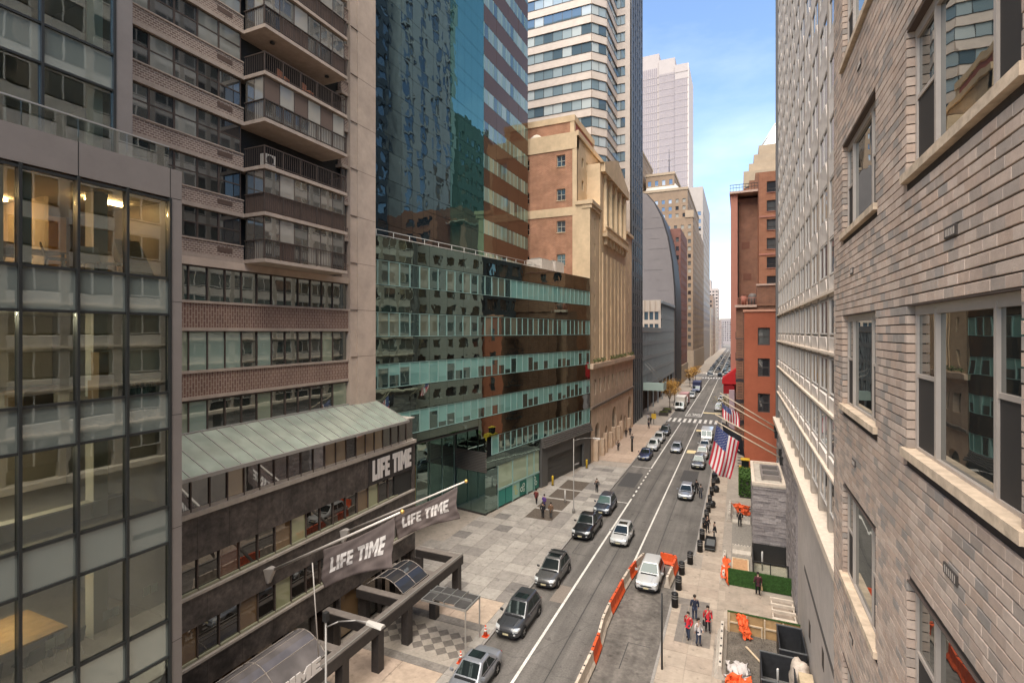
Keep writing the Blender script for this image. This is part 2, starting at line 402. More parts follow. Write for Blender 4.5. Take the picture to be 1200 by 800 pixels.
# drop-off paving under the pergola: pale bays, grey bands and a diamond chequer
bay = [M('bay_paving_%d' % i, c, 0.85, var=0.14, vscale=3, var2=0.15, vscale2=0.7, bump=0.2) for i, c in enumerate([(0.44, 0.335, 0.25), (0.41, 0.31, 0.235)])]
band = M('bay_band', (0.20, 0.175, 0.15), 0.85, var=0.25, vscale=6, var2=0.2, vscale2=1.0, bump=0.2)
checker_a = M('chequer_light', (0.33, 0.285, 0.235), 0.85, var=0.15, vscale=5); checker_b = M('chequer_dark', (0.155, 0.132, 0.112), 0.85, var=0.2, vscale=5)
for (y0, y1, kind) in [(14, 17.8, 0), (18, 21.6, 1), (22.4, 25.6, 0), (26.3, 30.2, 2), (31.0, 34.1, 0)]:
    if kind < 2:
        bx('bay_slab', sidewalk_left, bay[0], -18.6, LK - 0.9, y0, y1, 0.05, 0.13); bx('bay_slab', sidewalk_left, bay[1], -23.1, -18.64, y0, y1, 0.05, 0.13)
    else:
        st = 0.62
        for a in range(-14, 15):
            for b in range(-14, 15):
                cx = -17.9 + (a - b) * st / math.sqrt(2); cy = 28.25 + (a + b) * st / math.sqrt(2)
                if not (-22.7 < cx < LK - 1.2 and y0 + 0.35 < cy < y1 - 0.35): continue
                h = st / math.sqrt(2) - 0.006
                key = 'dia_%d' % ((a + b) % 2)
                if key not in BOXES: BOXES[key] = MB().prism([(h, 0), (0, h), (-h, 0), (0, -h)], -0.04, 0.0).mesh('tile', checker_a if (a + b) % 2 else checker_b)
                link('chequer_tile', BOXES[key], sidewalk_left, (cx, cy, 0.13))
        bx('bay_slab', sidewalk_left, checker_a, -23.1, LK - 0.9, y0, y1, 0.05, 0.112)
for y0, y1 in [(17.82, 17.98), (21.62, 22.38), (25.62, 26.28), (30.22, 30.98)]:
    bx('paving_band', sidewalk_left, band, -23.1, LK - 0.9, y0, y1, 0.05, 0.128)
for k in range(7): bx('paving_band', sidewalk_left, slabs[k % 3], LK - 0.88, LK - 0.18, 14 + 2.9 * k, 16.88 + 2.9 * k, 0.05, 0.129)
# right pavement flags
for j in range(35):
    for i in range(4):
        y0 = 24 + j * 1.55; x0 = RK + 0.18 + i * 1.5
        if y0 > 47 and x0 + 0.2 < RK2: x0b = RK2 + 0.18
        else: x0b = x0
        x1 = RK + 0.18 + (i + 1) * 1.5 - 0.02
        if x1 > -1.0 and 31 < y0 < 36.4: continue
        if y0 > 44 and x1 > -0.9: continue
        if 44.5 < y0 < 48.5 and i == 0: continue
        bx('sidewalk_flag', sidewalk_right, rnd.choice(walk_r), x0b, x1, y0, y0 + 1.53, 0.06, 0.13 + rnd.uniform(-0.003, 0.003))
for j in range(4):
    bx('sidewalk_flag', sidewalk_right, rnd.choice(walk_r), -0.02 - 1.0, 1.2, 37.0 + j * 1.55, 38.53 + j * 1.55, 0.06, 0.13)
    bx('sidewalk_flag', sidewalk_right, rnd.choice(walk_r), 1.22, 3.6, 37.0 + j * 1.55, 38.53 + j * 1.55, 0.06, 0.129)
# cellar grating set in the right pavement
grate_m = M('grating_steel', (0.25, 0.215, 0.18), 0.6, var=0.2, metal=0.4)
gr = thing('sidewalk_grating', 'grey steel grating in the right pavement where people stand', 'grating', (-2.9, 36, 0.13))
for k in range(4): bx('panel', gr, grate_m, -3.9 + k * 0.55, -3.38 + k * 0.55, 34.4, 39.2, 0.134, 0.145)
bx('panel', gr, grate_m, -4.4, -2.0, 39.25, 40.2, 0.134, 0.144)

# road surface pieces and painted lines: parts of the road
def mark(x0, x1, y0, y1, mat=paint_white, z=0.005):
    m = MB(); m.face([(x0, y0, z), (x1, y0, z), (x1, y1, z), (x0, y1, z)]); return m.build('lane_marking', mat, road)
pm = MB(); pm.face([(-8.2, 20, 0.0035), (RK + 0.0, 20, 0.0035), (RK + 0.0, 45.5, 0.0035), (-8.2, 45.5, 0.0035)]); pm.build('worn_lane', asphalt_old, road)
for (x0, x1, y0, y1, mt) in [(-14.6, -12.4, 66.5, 73.5, asphalt_patch), (-13.0, -12.0, 36.0, 38.6, asphalt_pale), (-7.6, -5.2, 104, 112, asphalt_patch), (-7.4, -5.3, 72, 78, asphalt_patch)]:
    q = MB(); q.face([(x0, y0, 0.003), (x1, y0, 0.003), (x1, y1, 0.003), (x0, y1, 0.003)]); q.build('road_patch', mt, road)
mark(-11.98, -11.80, 15, 62)
for k in range(8): mark(-11.98, -11.80, 63.0 + k * 1.75, 63.8 + k * 1.75)
mark(-11.98, -11.80, 77, 119); mark(-8.50, -8.34, 20, 119)
for y in (60.2, 77.0, 90.0, 103): mark(-14.7, -12.0, y, y + 0.14)
for k in range(10): mark(-15.0 + k * 1.1, -14.45 + k * 1.1, 119.5, 124.5)
mark(-11.98, -8.34, 128.2, 128.7); mark(-11.98, -11.8, 128.7, 236); mark(-8.5, -8.34, 128.7, 236)
for k in range(10): mark(-15.0 + k * 1.1, -14.45 + k * 1.1, 236.8, 241.5); mark(-15.0 + k * 1.1, -14.45 + k * 1.1, 262.5, 267)
for (u0, u1, y0, y1) in [(-8.1, -5.9, 89.3, 91.6), (-8.1, -5.6, 109.6, 111.4), (-8.3, -4.2, 134.5, 136.2)]: mark(u0, u1, y0, y1, paint_yellow)
mark(-11.98, -11.8, 268, 640); mark(-8.5, -8.34, 268, 640)
# stencilled word on the lane, read by drivers coming this way
STROKES = {'O': [(0, 0, .25, 1), (.75, 0, 1, 1), (.25, 0, .75, .14), (.25, .86, .75, 1)], 'N': [(0, 0, .25, 1), (.75, 0, 1, 1), (.25, .55, .5, .85), (.5, .2, .75, .5)],
           'L': [(0, 0, .25, 1), (.25, 0, 1, .15)], 'Y': [(.38, 0, .62, .5), (0, .5, .25, 1), (.75, .5, 1, 1), (.25, .42, .75, .55)]}
wd = MB()
for i, ch in enumerate('ONLY'):
    for (a, b, c_, d_) in STROKES[ch]:
        x0 = -8.75 - (i * 0.72 + a * 0.55); x1 = -8.75 - (i * 0.72 + c_ * 0.55); y0 = 132.9 - b * 3.2; y1 = 132.9 - d_ * 3.2
        x0, x1 = sorted((x0, x1)); y0, y1 = sorted((y0, y1)); wd.face([(x0, y0, 0.006), (x1, y0, 0.006), (x1, y1, 0.006), (x0, y1, 0.006)])
wd.build('lane_word', paint_white, road)


# ------------------------------------------------------------------ wear on the asphalt: wheel tracks, drips, hairline cracks (own shapes, not light)
def wear(m):
    n, l = m.node_tree.nodes, m.node_tree.links; b = n['Principled BSDF']
    src = b.inputs['Base Color'].links[0].from_socket
    g = n.new('ShaderNodeNewGeometry')
    mp = n.new('ShaderNodeMapping'); mp.inputs['Scale'].default_value = (1.3, 0.06, 1); l.new(g.outputs['Position'], mp.inputs['Vector'])
    t1 = n.new('ShaderNodeTexNoise'); t1.inputs['Scale'].default_value = 1.0; t1.inputs['Detail'].default_value = 5; l.new(mp.outputs[0], t1.inputs['Vector'])
    r1 = n.new('ShaderNodeMapRange'); r1.inputs['From Min'].default_value = 0.35; r1.inputs['From Max'].default_value = 0.65; r1.inputs['To Min'].default_value = 0.80; r1.inputs['To Max'].default_value = 1.16; l.new(t1.outputs['Fac'], r1.inputs['Value'])
    v = n.new('ShaderNodeTexVoronoi'); v.feature = 'DISTANCE_TO_EDGE'; v.inputs['Scale'].default_value = 0.13
    wn_ = n.new('ShaderNodeTexNoise'); wn_.inputs['Scale'].default_value = 1.2; wn_.inputs['Detail'].default_value = 6; l.new(g.outputs['Position'], wn_.inputs['Vector'])
    ad = n.new('ShaderNodeMixRGB'); ad.blend_type = 'ADD'; ad.inputs['Fac'].default_value = 1.4; l.new(g.outputs['Position'], ad.inputs['Color1']); l.new(wn_.outputs['Color'], ad.inputs['Color2']); l.new(ad.outputs[0], v.inputs['Vector'])
    r2 = n.new('ShaderNodeMapRange'); r2.inputs['From Min'].default_value = 0.0; r2.inputs['From Max'].default_value = 0.012; r2.inputs['To Min'].default_value = 0.80; r2.inputs['To Max'].default_value = 1.0; l.new(v.outputs['Distance'], r2.inputs['Value'])
    t2 = n.new('ShaderNodeTexNoise'); t2.inputs['Scale'].default_value = 1.7; t2.inputs['Detail'].default_value = 2; l.new(g.outputs['Position'], t2.inputs['Vector'])
    r3 = n.new('ShaderNodeMapRange'); r3.inputs['From Min'].default_value = 0.64; r3.inputs['From Max'].default_value = 0.72; r3.inputs['To Min'].default_value = 1.0; r3.inputs['To Max'].default_value = 0.66; l.new(t2.outputs['Fac'], r3.inputs['Value'])
    for r in (r1, r2, r3):
        mx = n.new('ShaderNodeVectorMath'); mx.operation = 'SCALE'; l.new(src, mx.inputs[0]); l.new(r.outputs[0], mx.inputs['Scale']); src = mx.outputs[0]
    l.new(src, b.inputs['Base Color'])
wear(asphalt); wear(asphalt_old)
tar = M('tar_seam', (0.045, 0.042, 0.04), 0.7, var=0.2, vscale=9)
for (x0, x1, y0, y1) in [(-10.25, -10.19, 20, 58), (-10.3, -10.22, 62, 118), (-6.9, -6.84, 47, 116), (-11.6, -8.6, 57.9, 57.97), (-13.9, -12.1, 44.6, 44.66), (-13.9, -13.84, 44.6, 47.2), (-8.2, -4.8, 69.3, 69.37), (-11.7, -8.6, 97.0, 97.1), (-6.6, -5.2, 33.2, 33.26), (-6.6, -6.54, 30.4, 33.2)]:
    q = MB(); q.face([(x0, y0, 0.0042), (x1, y0, 0.0042), (x1, y1, 0.0042), (x0, y1, 0.0042)]); q.build('tar_seam', tar, road)
def spots(m, lo=0.62, hi=0.70, dark=0.72, sc=2.4):
    n, l = m.node_tree.nodes, m.node_tree.links; b = n['Principled BSDF']; src = b.inputs['Base Color'].links[0].from_socket
    g = n.new('ShaderNodeNewGeometry'); t = n.new('ShaderNodeTexNoise'); t.inputs['Scale'].default_value = sc; t.inputs['Detail'].default_value = 3; l.new(g.outputs['Position'], t.inputs['Vector'])
    r = n.new('ShaderNodeMapRange'); r.inputs['From Min'].default_value = lo; r.inputs['From Max'].default_value = hi; r.inputs['To Min'].default_value = 1.0; r.inputs['To Max'].default_value = dark; l.new(t.outputs['Fac'], r.inputs['Value'])
    mx = n.new('ShaderNodeVectorMath'); mx.operation = 'SCALE'; l.new(src, mx.inputs[0]); l.new(r.outputs[0], mx.inputs['Scale']); l.new(mx.outputs[0], b.inputs['Base Color'])
for m_ in slabs + walk_r + bay + hotel_flag + [concrete_walk]: spots(m_)
# ------------------------------------------------------------------ right: near brick apartment house
bricks_m = [M('face_brick_%d' % i, c, 0.85, var=0.10, vscale=14, var2=0.15, vscale2=0.9, bump=0.25, bscale=90) for i, c in enumerate(
    [(0.392, 0.296, 0.232), (0.352, 0.262, 0.205), (0.415, 0.320, 0.254), (0.295, 0.236, 0.192), (0.255, 0.216, 0.184), (0.375, 0.273, 0.208)])]
mortar = M('raked_mortar', (0.045, 0.033, 0.026), 0.95, var=0.2, vscale=10)
stone_sill = M('limestone_sill', (0.47, 0.36, 0.255), 0.8, var=0.2, vscale=6, var2=0.15, vscale2=1.5, bump=0.25)
alu = M('window_aluminium', (0.40, 0.34, 0.29), 0.45, var=0.08, metal=0.3)
brick_far = MBRICK('brick_wall_far', (0.30, 0.212, 0.168), (0.20, 0.16, 0.14), (0.075, 0.052, 0.04), 0.225, 0.1, 0.008)
room_glass = MG('near_window_glass', (0.014, 0.017, 0.017), (0.85, 0.88, 0.86), 0.24, 0.01, 0.012, 1.1)
screen_m = M('insect_screen', (0.028, 0.024, 0.021), 0.7)
WX = 1.6
ah = thing('brick_apartment_building', 'mottled tan brick apartment wall with aluminium windows filling the right edge', 'building', (WX, 5, 0))
floors = [(18.77 + 2.87 * k, 20.27 + 2.87 * k) for k in range(-4, 5)]
cols_w = [(7.95, 10.28), (4.2, 6.60), (0.9, 2.7), (-2.6, -0.7), (-6.2, -4.2), (-9.6, -7.6)]
YE, Y0W, ZB0, ZB1 = 11.17, 3.3, 12.9, 27.2
# plain wall beyond the part one can count bricks on (with openings)
for (a, b, z0, z1) in [((WX, -14.0), (WX, Y0W), 0.1, 33.0), ]:
    # outward normal -X: go from far to near
    facade(ah, (WX, Y0W), (WX, -14.0), 0.1, [(15.9 - 2.87 * 3 + 2.87 * k, 17.33 - 2.87 * 3 + 2.87 * k) for k in range(0, 8)],
           [(Y0W - b_, Y0W - a_) for a_, b_ in cols_w[2:]], brick_far, [room_glass], depth=0.14, frame=alu, fr=0.05, rail=(('v', 0.24), ('v', 0.76)), zlast=33.0)
for (z0, z1) in [(0.1, ZB0), (ZB1, 33.0)]:
    rws = [f for f in [(15.9 - 2.87 * 3 + 2.87 * k, 17.33 - 2.87 * 3 + 2.87 * k) for k in range(0, 9)] if f[0] > z0 + 0.2 and f[1] < z1 - 0.2]
    facade(ah, (WX, YE), (WX, Y0W), z0, rws, [(YE - b_, YE - a_) for a_, b_ in cols_w[:2]], brick_far, [room_glass], depth=0.14, frame=alu, fr=0.05, rail=(('v', 0.24), ('v', 0.76)), zlast=z1)
bx('end_wall', ah, brick_far, WX + 0.05, 12, YE - 0.25, YE - 0.05, 0.1, 33)
# mortar backing with the window openings, then every brick of the near wall
rws = [f for f in floors if f[1] > ZB0 and f[0] < ZB1]
rws = [(max(a, ZB0), min(b, ZB1)) for a, b in rws]
facade(ah, (WX + 0.03, YE), (WX + 0.03, Y0W), ZB0, rws, [(YE - b_ - 0.012, YE - a_ + 0.012) for a_, b_ in cols_w[:2]], mortar, [room_glass], depth=0.26, zlast=ZB1, limit=0, wallname='mortar_bed')
ah_more = [o for o in ah.children if o.name.startswith('more_windows')]
for o in ah_more: bpy.data.objects.remove(o)
BH, BL = 0.0998, 0.225
allb = []
rnd = random.Random(11)
nrow = int((ZB1 - ZB0) / BH)
for j in range(nrow):
    z0 = ZB0 + j * BH; z1 = z0 + BH - 0.0135
    segs = [(Y0W, YE)]
    for (f0, f1) in floors:
        if z1 > f0 - 0.12 and z0 < f1 - 0.001:
            ns = []
            for (a, b) in segs:
                cur = a
                for (c0, c1) in sorted(cols_w[:2]):
                    e0, e1 = (c0, c1) if z0 > f0 - 0.01 else (c0 - 0.1, c1 + 0.1)
                    if e0 < b and e1 > cur: ns.append((cur, e0)); cur = e1
                ns.append((cur, b))
            segs = ns
    off = (j % 2) * BL / 2 + rnd.uniform(-0.02, 0.02)
    for (a, b) in segs:
        if b - a < 0.02: continue
        y = a
        nxt = Y0W + off + math.ceil((a - Y0W - off) / BL) * BL
        while y < b - 0.005:
            e = min(nxt, b)
            if e - y > 0.012: allb.append((y + 0.0015, e - 0.0015, z0, z1))
            y = e; nxt = e + BL if abs(e - nxt) < 1e-6 else e + BL
def seen(bk):
    y, z = (bk[0] + bk[1]) / 2, (bk[2] + bk[3]) / 2
    d = -0.4066 * WX + 0.9136 * y; u = 600 + 600 * (0.9136 * WX + 0.4066 * y) / d; v = 389 - 600 * (z - 20) / d
    area = (bk[1] - bk[0]) * (bk[3] - bk[2]) / d ** 3
    return (5 < u < 1195 and 5 < v < 795), area
big = sorted([b for b in allb if seen(b)[0]], key=lambda b: -seen(b)[1])[:300]
bigset = set(big)
stuffm = MB()
def brickmesh(L, H, mi):
    k = ('brick', round(L, 3), round(H, 3), mi)
    if k not in BOXES:
        b = MB(); c_ = 0.004; x0, x1 = 0.0, 0.20; hy, hz = L / 2, H / 2
        # chamfered outer face
        b.add([(x0, -hy + c_, -hz + c_), (x0, hy - c_, -hz + c_), (x0, hy - c_, hz - c_), (x0, -hy + c_, hz - c_),
               (x0 + c_, -hy, -hz), (x0 + c_, hy, -hz), (x0 + c_, hy, hz), (x0 + c_, -hy, hz), (x1, -hy, -hz), (x1, hy, -hz), (x1, hy, hz), (x1, -hy, hz)],
              [(3, 2, 1, 0), (0, 1, 5, 4), (1, 2, 6, 5), (2, 3, 7, 6), (3, 0, 4, 7), (4, 5, 9, 8), (5, 6, 10, 9), (6, 7, 11, 10), (7, 4, 8, 11)])
        for f in range(len(b.f)): b.f[f] = b.f[f]
        BOXES[k] = b.mesh('brick', bricks_m[mi])
    return BOXES[k]
for bk in allb:
    mi = rnd.choice([0, 0, 0, 1, 1, 2, 2, 3, 3, 4, 5]); dx = rnd.uniform(-0.0015, 0.0025)
    if bk in bigset:
        link('brick', brickmesh(bk[1] - bk[0], bk[3] - bk[2], mi), ah, (WX + dx, (bk[0] + bk[1]) / 2, (bk[2] + bk[3]) / 2))
    else:
        stuffm.box(WX + dx, WX + 0.2, bk[0], bk[1], bk[2], bk[3], mi)
sm_ = stuffm.build('more_bricks', bricks_m, ah); sm_['kind'] = 'stuff'
# windows of the near wall: centre light between two double-hung sashes, stone sill
curtain = M('net_curtain', (0.30, 0.27, 0.23), 0.9, var=0.1)
for fi, (f0, f1) in enumerate(floors):
    if f0 < ZB0 or f0 > ZB1 - 0.3: continue
    for ci, (c0, c1) in enumerate(cols_w[:2]):
        top = min(f1, ZB1 + 1.5)
        W = c1 - c0; H = top - f0; x = WX + 0.105
        fm = MB()
        def fb(y0, y1, z0, z1, dx=0.0, th=0.06): fm.box(x - th / 2 + dx, x + th / 2 + dx, y0, y1, z0, z1)
        s1, s2 = c0 + W * 0.235, c1 - W * (0.25 if ci else 0.2); q = 0.045
        fb(c0, c0 + q, f0, top); fb(c1 - q, c1, f0, top); fb(c0 + q, c1 - q, f0, f0 + q, 0.001); fb(c0 + q, c1 - q, top - q - 0.05, top, 0.001)
        fb(s1 - q / 2, s1 + q / 2, f0 + q, top - q, 0.002, 0.07); fb(s2 - q / 2, s2 + q / 2, f0 + q, top - q, 0.002, 0.07)
        zc = f0 + H * 0.52
        fb(c0 + q, s1 - q / 2, zc - 0.02, zc + 0.02, 0.0, 0.05); fb(s2 + q / 2, c1 - q, zc - 0.02, zc + 0.02, 0.0, 0.05)
        w = fm.build('window', alu, ah)
        bx('pane', w, room_glass, x + 0.005, x + 0.011, s1 + q / 2, s2 - q / 2, f0 + q, top - q)
        bx('pane', w, room_glass, x - 0.006, x, c0 + q, s1 - q / 2, zc, top - q); bx('pane', w, room_glass, x - 0.006, x, s2 + q / 2, c1 - q, zc, top - q)
        bx('insect_screen', w, screen_m, x - 0.012, x - 0.006, c0 + q, s1 - q / 2, f0 + q, zc); bx('insect_screen', w, screen_m, x - 0.012, x - 0.006, s2 + q / 2, c1 - q, f0 + q, zc)
        bx('sill', ah, stone_sill, WX - 0.045, WX + 0.21, c0 - 0.09, c1 + 0.07, f0 - 0.075, f0 + 0.014)
        # steel lintel edge over the opening
        bx('lintel', ah, M('lintel_steel', (0.07, 0.05, 0.04), 0.8), WX + 0.004, WX + 0.2, c0 - 0.02, c1 + 0.02, top - 0.001, top + 0.010)
# wall vents
vent_m = M('vent_iron', (0.05, 0.04, 0.034), 0.7)
for (y, z, L) in [(5.35, 20.83, 0.26), (5.35, 18.0, 0.30), (9.45, 20.95, 0.22), (8.9, 23.9, 0.24), (9.3, 18.0, 0.24), (9.5, 15.2, 0.24), (5.35, 23.9, 0.26)]:
    v = MB(); v.box(WX - 0.012, WX + 0.02, y - L / 2, y + L / 2, z - 0.045, z + 0.045); o = v.build('vent', stone_sill if False else vent_m, ah)
    sl = MB()
    for k in range(6):
        yy = y - L / 2 + 0.02 + (L - 0.04) * (k + 0.5) / 6; sl.box(WX - 0.016, WX - 0.011, yy - 0.007, yy + 0.007, z - 0.03, z + 0.03)
    sl.build('louvre', alu, o)
# the rooms behind the wall are closed off
bx('core', ah, M('dark_core', (0.02, 0.02, 0.02), 0.9), WX + 0.45, 12, -14, YE - 0.3, 0.1, 32.9)

# ------------------------------------------------------------------ right: grey concrete tower with window grid
TX, TY0, TY1 = 3.64, 14.0, 61.5
conc = M('tower_concrete', (0.36, 0.305, 0.255), 0.85, var=0.15, vscale=2.2, var2=0.15, vscale2=0.4, bump=0.15, bscale=12)
conc_lt = M('tower_spandrel_white', (0.68, 0.60, 0.53), 0.75, var=0.12, vscale=2.2, var2=0.12, vscale2=0.4)
ledge_m = M('tower_ledge_stone', (0.60, 0.50, 0.40), 0.8, var=0.15, vscale=4, bump=0.2)
tw_glass = [MG('tower_glass_a', (0.030, 0.032, 0.032), (0.9, 0.9, 0.9), 0.22, 0.02), MG('tower_glass_b', (0.12, 0.115, 0.105), (0.9, 0.9, 0.9), 0.14, 0.03), MG('tower_glass_c', (0.075, 0.07, 0.065), (0.9, 0.9, 0.9), 0.2, 0.02)]
gt = thing('concrete_tower', 'tall pale grey concrete tower with angled window bays on the right', 'building', (TX, 40, 0))
PITCH, ST = 3.05, 2.67
ncol = int((TY1 - 0.8 - TY0) / PITCH)
ycols = [TY1 - 0.8 - PITCH * (i + 1) for i in range(ncol)]      # near edge of each bay
Z_BASE = 10.9
core_m = MATS['dark_core']
bx('core', gt, core_m, TX + 0.5, 24, TY0, TY1 - 0.3, 0.1, 112)
bx('corner_pier', gt, M('tower_dark_metal', (0.13, 0.12, 0.115), 0.6), TX - 0.15, TX + 1.0, TY1 - 0.75, TY1, 11.0, 112)
bx('far_wall', gt, conc, TX + 1.0, 24, TY1 - 0.28, TY1, 11.0, 112)
for i, y in enumerate(ycols):     # piers between bays
    bx('pier', gt, conc, TX + 0.02, TX + 0.6, y - 0.24, y + 0.24, 11.0, 112)
nfl = 36
fl = [21.5 - ST * 4 + ST * k for k in range(nfl)]     # window heads
ang_key = {}
rnd = random.Random(5)
win_n = 0; more = MB()
def bay_mesh():
    """spandrel that leans outward to a sharp arris, shared by all bays"""
    m = MB(); L = PITCH - 0.48
    y0, y1 = 0.0, L
    a = [(0.42, y0, 0.0), (0.05, y0, 0.02), (-0.05, y0, 0.90), (0.42, y0, 0.95)]
    b = [(0.42, y1, 0.0), (0.05, y1, 0.02), (0.0, y1, 0.90), (0.42, y1, 0.95)]
    m.hull8(a, b); return m.mesh('spandrel', conc_lt)
bm_ = bay_mesh()
frame_w = M('tower_window_frame', (0.50, 0.46, 0.42), 0.6)
frm = MB(); Lw = PITCH - 0.48
for (a0, a1, b0, b1) in [(0, 0.07, 0, 1.62), (Lw - 0.07, Lw, 0, 1.62), (0.07, Lw - 0.07, 0, 0.07), (0.07, Lw - 0.07, 1.55, 1.62), (Lw / 2 - 0.04, Lw / 2 + 0.04, 0.07, 1.55)]: frm.box(0.05, 0.14, a0, a1, b0, b1)
frm_me = frm.mesh('window_frame', frame_w)
pane_me = [MB().box(0.09, 0.11, 0.07, Lw - 0.07, 0.07, 1.55).mesh('pane', g) for g in tw_glass]
cells = []
for k, zh in enumerate(fl):
    if zh < 12.5: continue
    for i, y in enumerate(ycols):
        cells.append((k, i, y, zh))
cells.sort(key=lambda q: abs(q[3] - 20) + 0.6 * abs(q[2] - 24) + (60 if q[2] < 21 else 0))
for n_, (k, i, y, zh) in enumerate(cells):
    ys = y + 0.24
    if i == ncol - 1 and False: continue
    if n_ < 290:
        o = link('window', frm_me, gt, (TX, ys, zh - 1.62)); link('pane', rnd.choice(pane_me), o)
        link('spandrel', bm_, gt, (TX, ys, zh + 0.03))
    else:
        mi = rnd.choice([0, 1, 2])
        more.box(TX + 0.09, TX + 0.11, ys + 0.06, ys + Lw - 0.06, zh - 1.56, zh - 0.06, mi)
        for (a0, a1, b0, b1) in [(0, 0.07, 0, 1.62), (Lw - 0.07, Lw, 0, 1.62), (Lw / 2 - 0.04, Lw / 2 + 0.04, 0, 1.62)]: more.box(TX + 0.05, TX + 0.14, ys + a0, ys + a1, zh - 1.62, zh, 4)
        a = [(TX + 0.42, ys, zh), (TX + 0.05, ys, zh + 0.02), (TX - 0.05, ys, zh + 0.93), (TX + 0.42, ys, zh + 1.0)]
        more.hull8(a, [(x_ + (0.05 if q_ == 2 else 0), ys + Lw, z_) for q_, (x_, y_, z_) in enumerate(a)], 3)
o = more.build('more_bays', tw_glass + [conc_lt, frame_w], gt); o['kind'] = 'stuff'
for z in (16.42, 13.74, 21.75, 19.08):
    bx('string_course', gt, ledge_m, TX - 0.10, TX + 0.08, TY0, TY1 - 0.76, z - 0.07, z + 0.05)
bx('coping', gt, ledge_m, TX - 0.42, TX + 0.5, TY0, TY1 - 0.1, 10.62, 10.98)
# lower wall: smooth grey render near, rough stone veneer farther on
render_m = M('grey_render', (0.43, 0.385, 0.35), 0.85, var=0.08, vscale=1.5, var2=0.12, vscale2=0.25)
stone_v = M('split_stone', (0.27, 0.235, 0.225), 0.9, var=0.25, vscale=5, var2=0.2, vscale2=1.5, bump=1.0, bscale=6, stretch=(1, 1, 2.5))
bx('base_wall', gt, render_m, TX - 0.02, TX + 1.0, TY0, 40.0, 0.1, 10.62)
bx('base_recess', gt, M('recess_dark_gap', (0.05, 0.045, 0.042), 0.9), TX + 0.10, TX + 0.9, 40.0, 41.0, 0.1, 10.62)  # dark-coloured strip set back between the two wall finishes
bx('base_wall', gt, stone_v, TX - 0.03, TX + 1.0, 41.0, TY1 - 0.1, 0.1, 10.62)
for (y0, y1, z0, z1) in [(33.0, 33.7, 2.6, 3.6), (28.0, 28.6, 4.0, 4.9)]: bx('wall_vent', gt, vent_m, TX - 0.035, TX, y0, y1, z0, z1)
bx('reveal_strip', gt, M('reveal_strip', (0.10, 0.09, 0.085), 0.8), TX - 0.03, TX, 22, 36, 5.4, 5.75)
# rough stones on the veneer, laid in courses (proud, uneven)
st_m = [M('veneer_stone_%d' % i, c, 0.92, var=0.2, vscale=7, bump=0.8, bscale=14) for i, c in enumerate([(0.25, 0.22, 0.21), (0.20, 0.175, 0.17), (0.30, 0.265, 0.25)])]
rnd = random.Random(21)
def stone_courses(t, P, L, z0, z1, h, lmin, lmax, dep, stuff_limit, name='stone'):
    """P(s, z, off)->point; rows of uneven stones; returns count"""
    z = z0; stf = MB(); cnt = 0
    while z < z1 - 0.02:
        hh = min(h * rnd.uniform(0.8, 1.2), z1 - z); s = 0.0
        if z1 - z - hh < 0.06: hh = z1 - z
        while s < L - 0.01:
            l_ = min(rnd.uniform(lmin, lmax), L - s); d1, d2 = rnd.uniform(0.01, dep), rnd.uniform(0.01, dep)
            if L - s - l_ < 0.1: l_ = L - s
            g = 0.008
            a = [P(s + g, z + g, -0.05), P(s + g, z + hh - g, -0.05), P(s + g, z + hh - g, d1 * 0.6), P(s + g, z + g, d1)]
            b = [P(s + l_ - g, z + g, -0.05), P(s + l_ - g, z + hh - g, -0.05), P(s + l_ - g, z + hh - g, d2 * 0.7), P(s + l_ - g, z + g, d2)]
            mi = rnd.choice([0, 0, 1, 2])
            if cnt < stuff_limit:
                m = MB(); m.hull8(a, b); m.build(name, st_m[mi], t)
            else: stf.hull8(a, b, mi)
            cnt += 1; s += l_
        z += hh
    if stf.f:
        o = stf.build('more_stones', st_m, t); o['kind'] = 'stuff'
stone_courses(gt, lambda s, z, o: (TX - 0.03 - o, 41.05 + s, z), TY1 - 0.15 - 41.05, 0.4, 10.55, 0.22, 0.5, 1.6, 0.09, 0)
# low stone-clad entrance block standing in front of the tower
sb = thing('stone_entrance_block', 'low block clad in rough grey split stone against the tower', 'building', (2.3, 53, 0))
bx('core', sb, stone_v, 1.06, TX - 0.05, 49.06, 57.0, 1.45, 6.7)
stone_courses(sb, lambda s, z, o: (1.06 + s, 49.06 - o, z), TX - 0.05 - 1.06, 1.45, 6.7, 0.22, 0.4, 1.3, 0.10, 300)
stone_courses(sb, lambda s, z, o: (1.06 - o, 57.0 - s, z), 7.94, 1.45, 6.7, 0.22, 0.5, 1.4, 0.08, 0)
roof_gr = M('roof_membrane', (0.40, 0.35, 0.29), 0.9, var=0.25, vscale=3, bump=0.3)
bx('roof', sb, roof_gr, 0.95, TX - 0.06, 48.95, 57.1, 6.7, 6.85); 
for (a0, a1, b0, b1) in [(0.95, 1.2, 48.95, 57.1), (TX - 0.3, TX - 0.06, 48.95, 57.1), (1.2, TX - 0.3, 48.95, 49.2), (1.2, TX - 0.3, 56.85, 57.1)]: bx('parapet', sb, ledge_m, a0, a1, b0, b1, 6.852, 7.05)
bx('post', sb, stone_v, 1.08, 1.35, 49.1, 49.4, 0.1, 1.45); bx('post', sb, stone_v, TX - 0.4, TX - 0.1, 49.1, 49.4, 0.1, 1.45); bx('inner_wall', sb, core_m, 1.3, TX - 0.1, 52.0, 52.2, 0.1, 1.45)
bx('inner_wall', sb, core_m, 1.1, 1.3, 49.5, 56.9, 0.1, 1.45)
rack = thing('rooftop_vent_rack', 'metal vent rack lying on the stone entrance block roof', 'rooftop unit', (2.4, 53, 6.85))
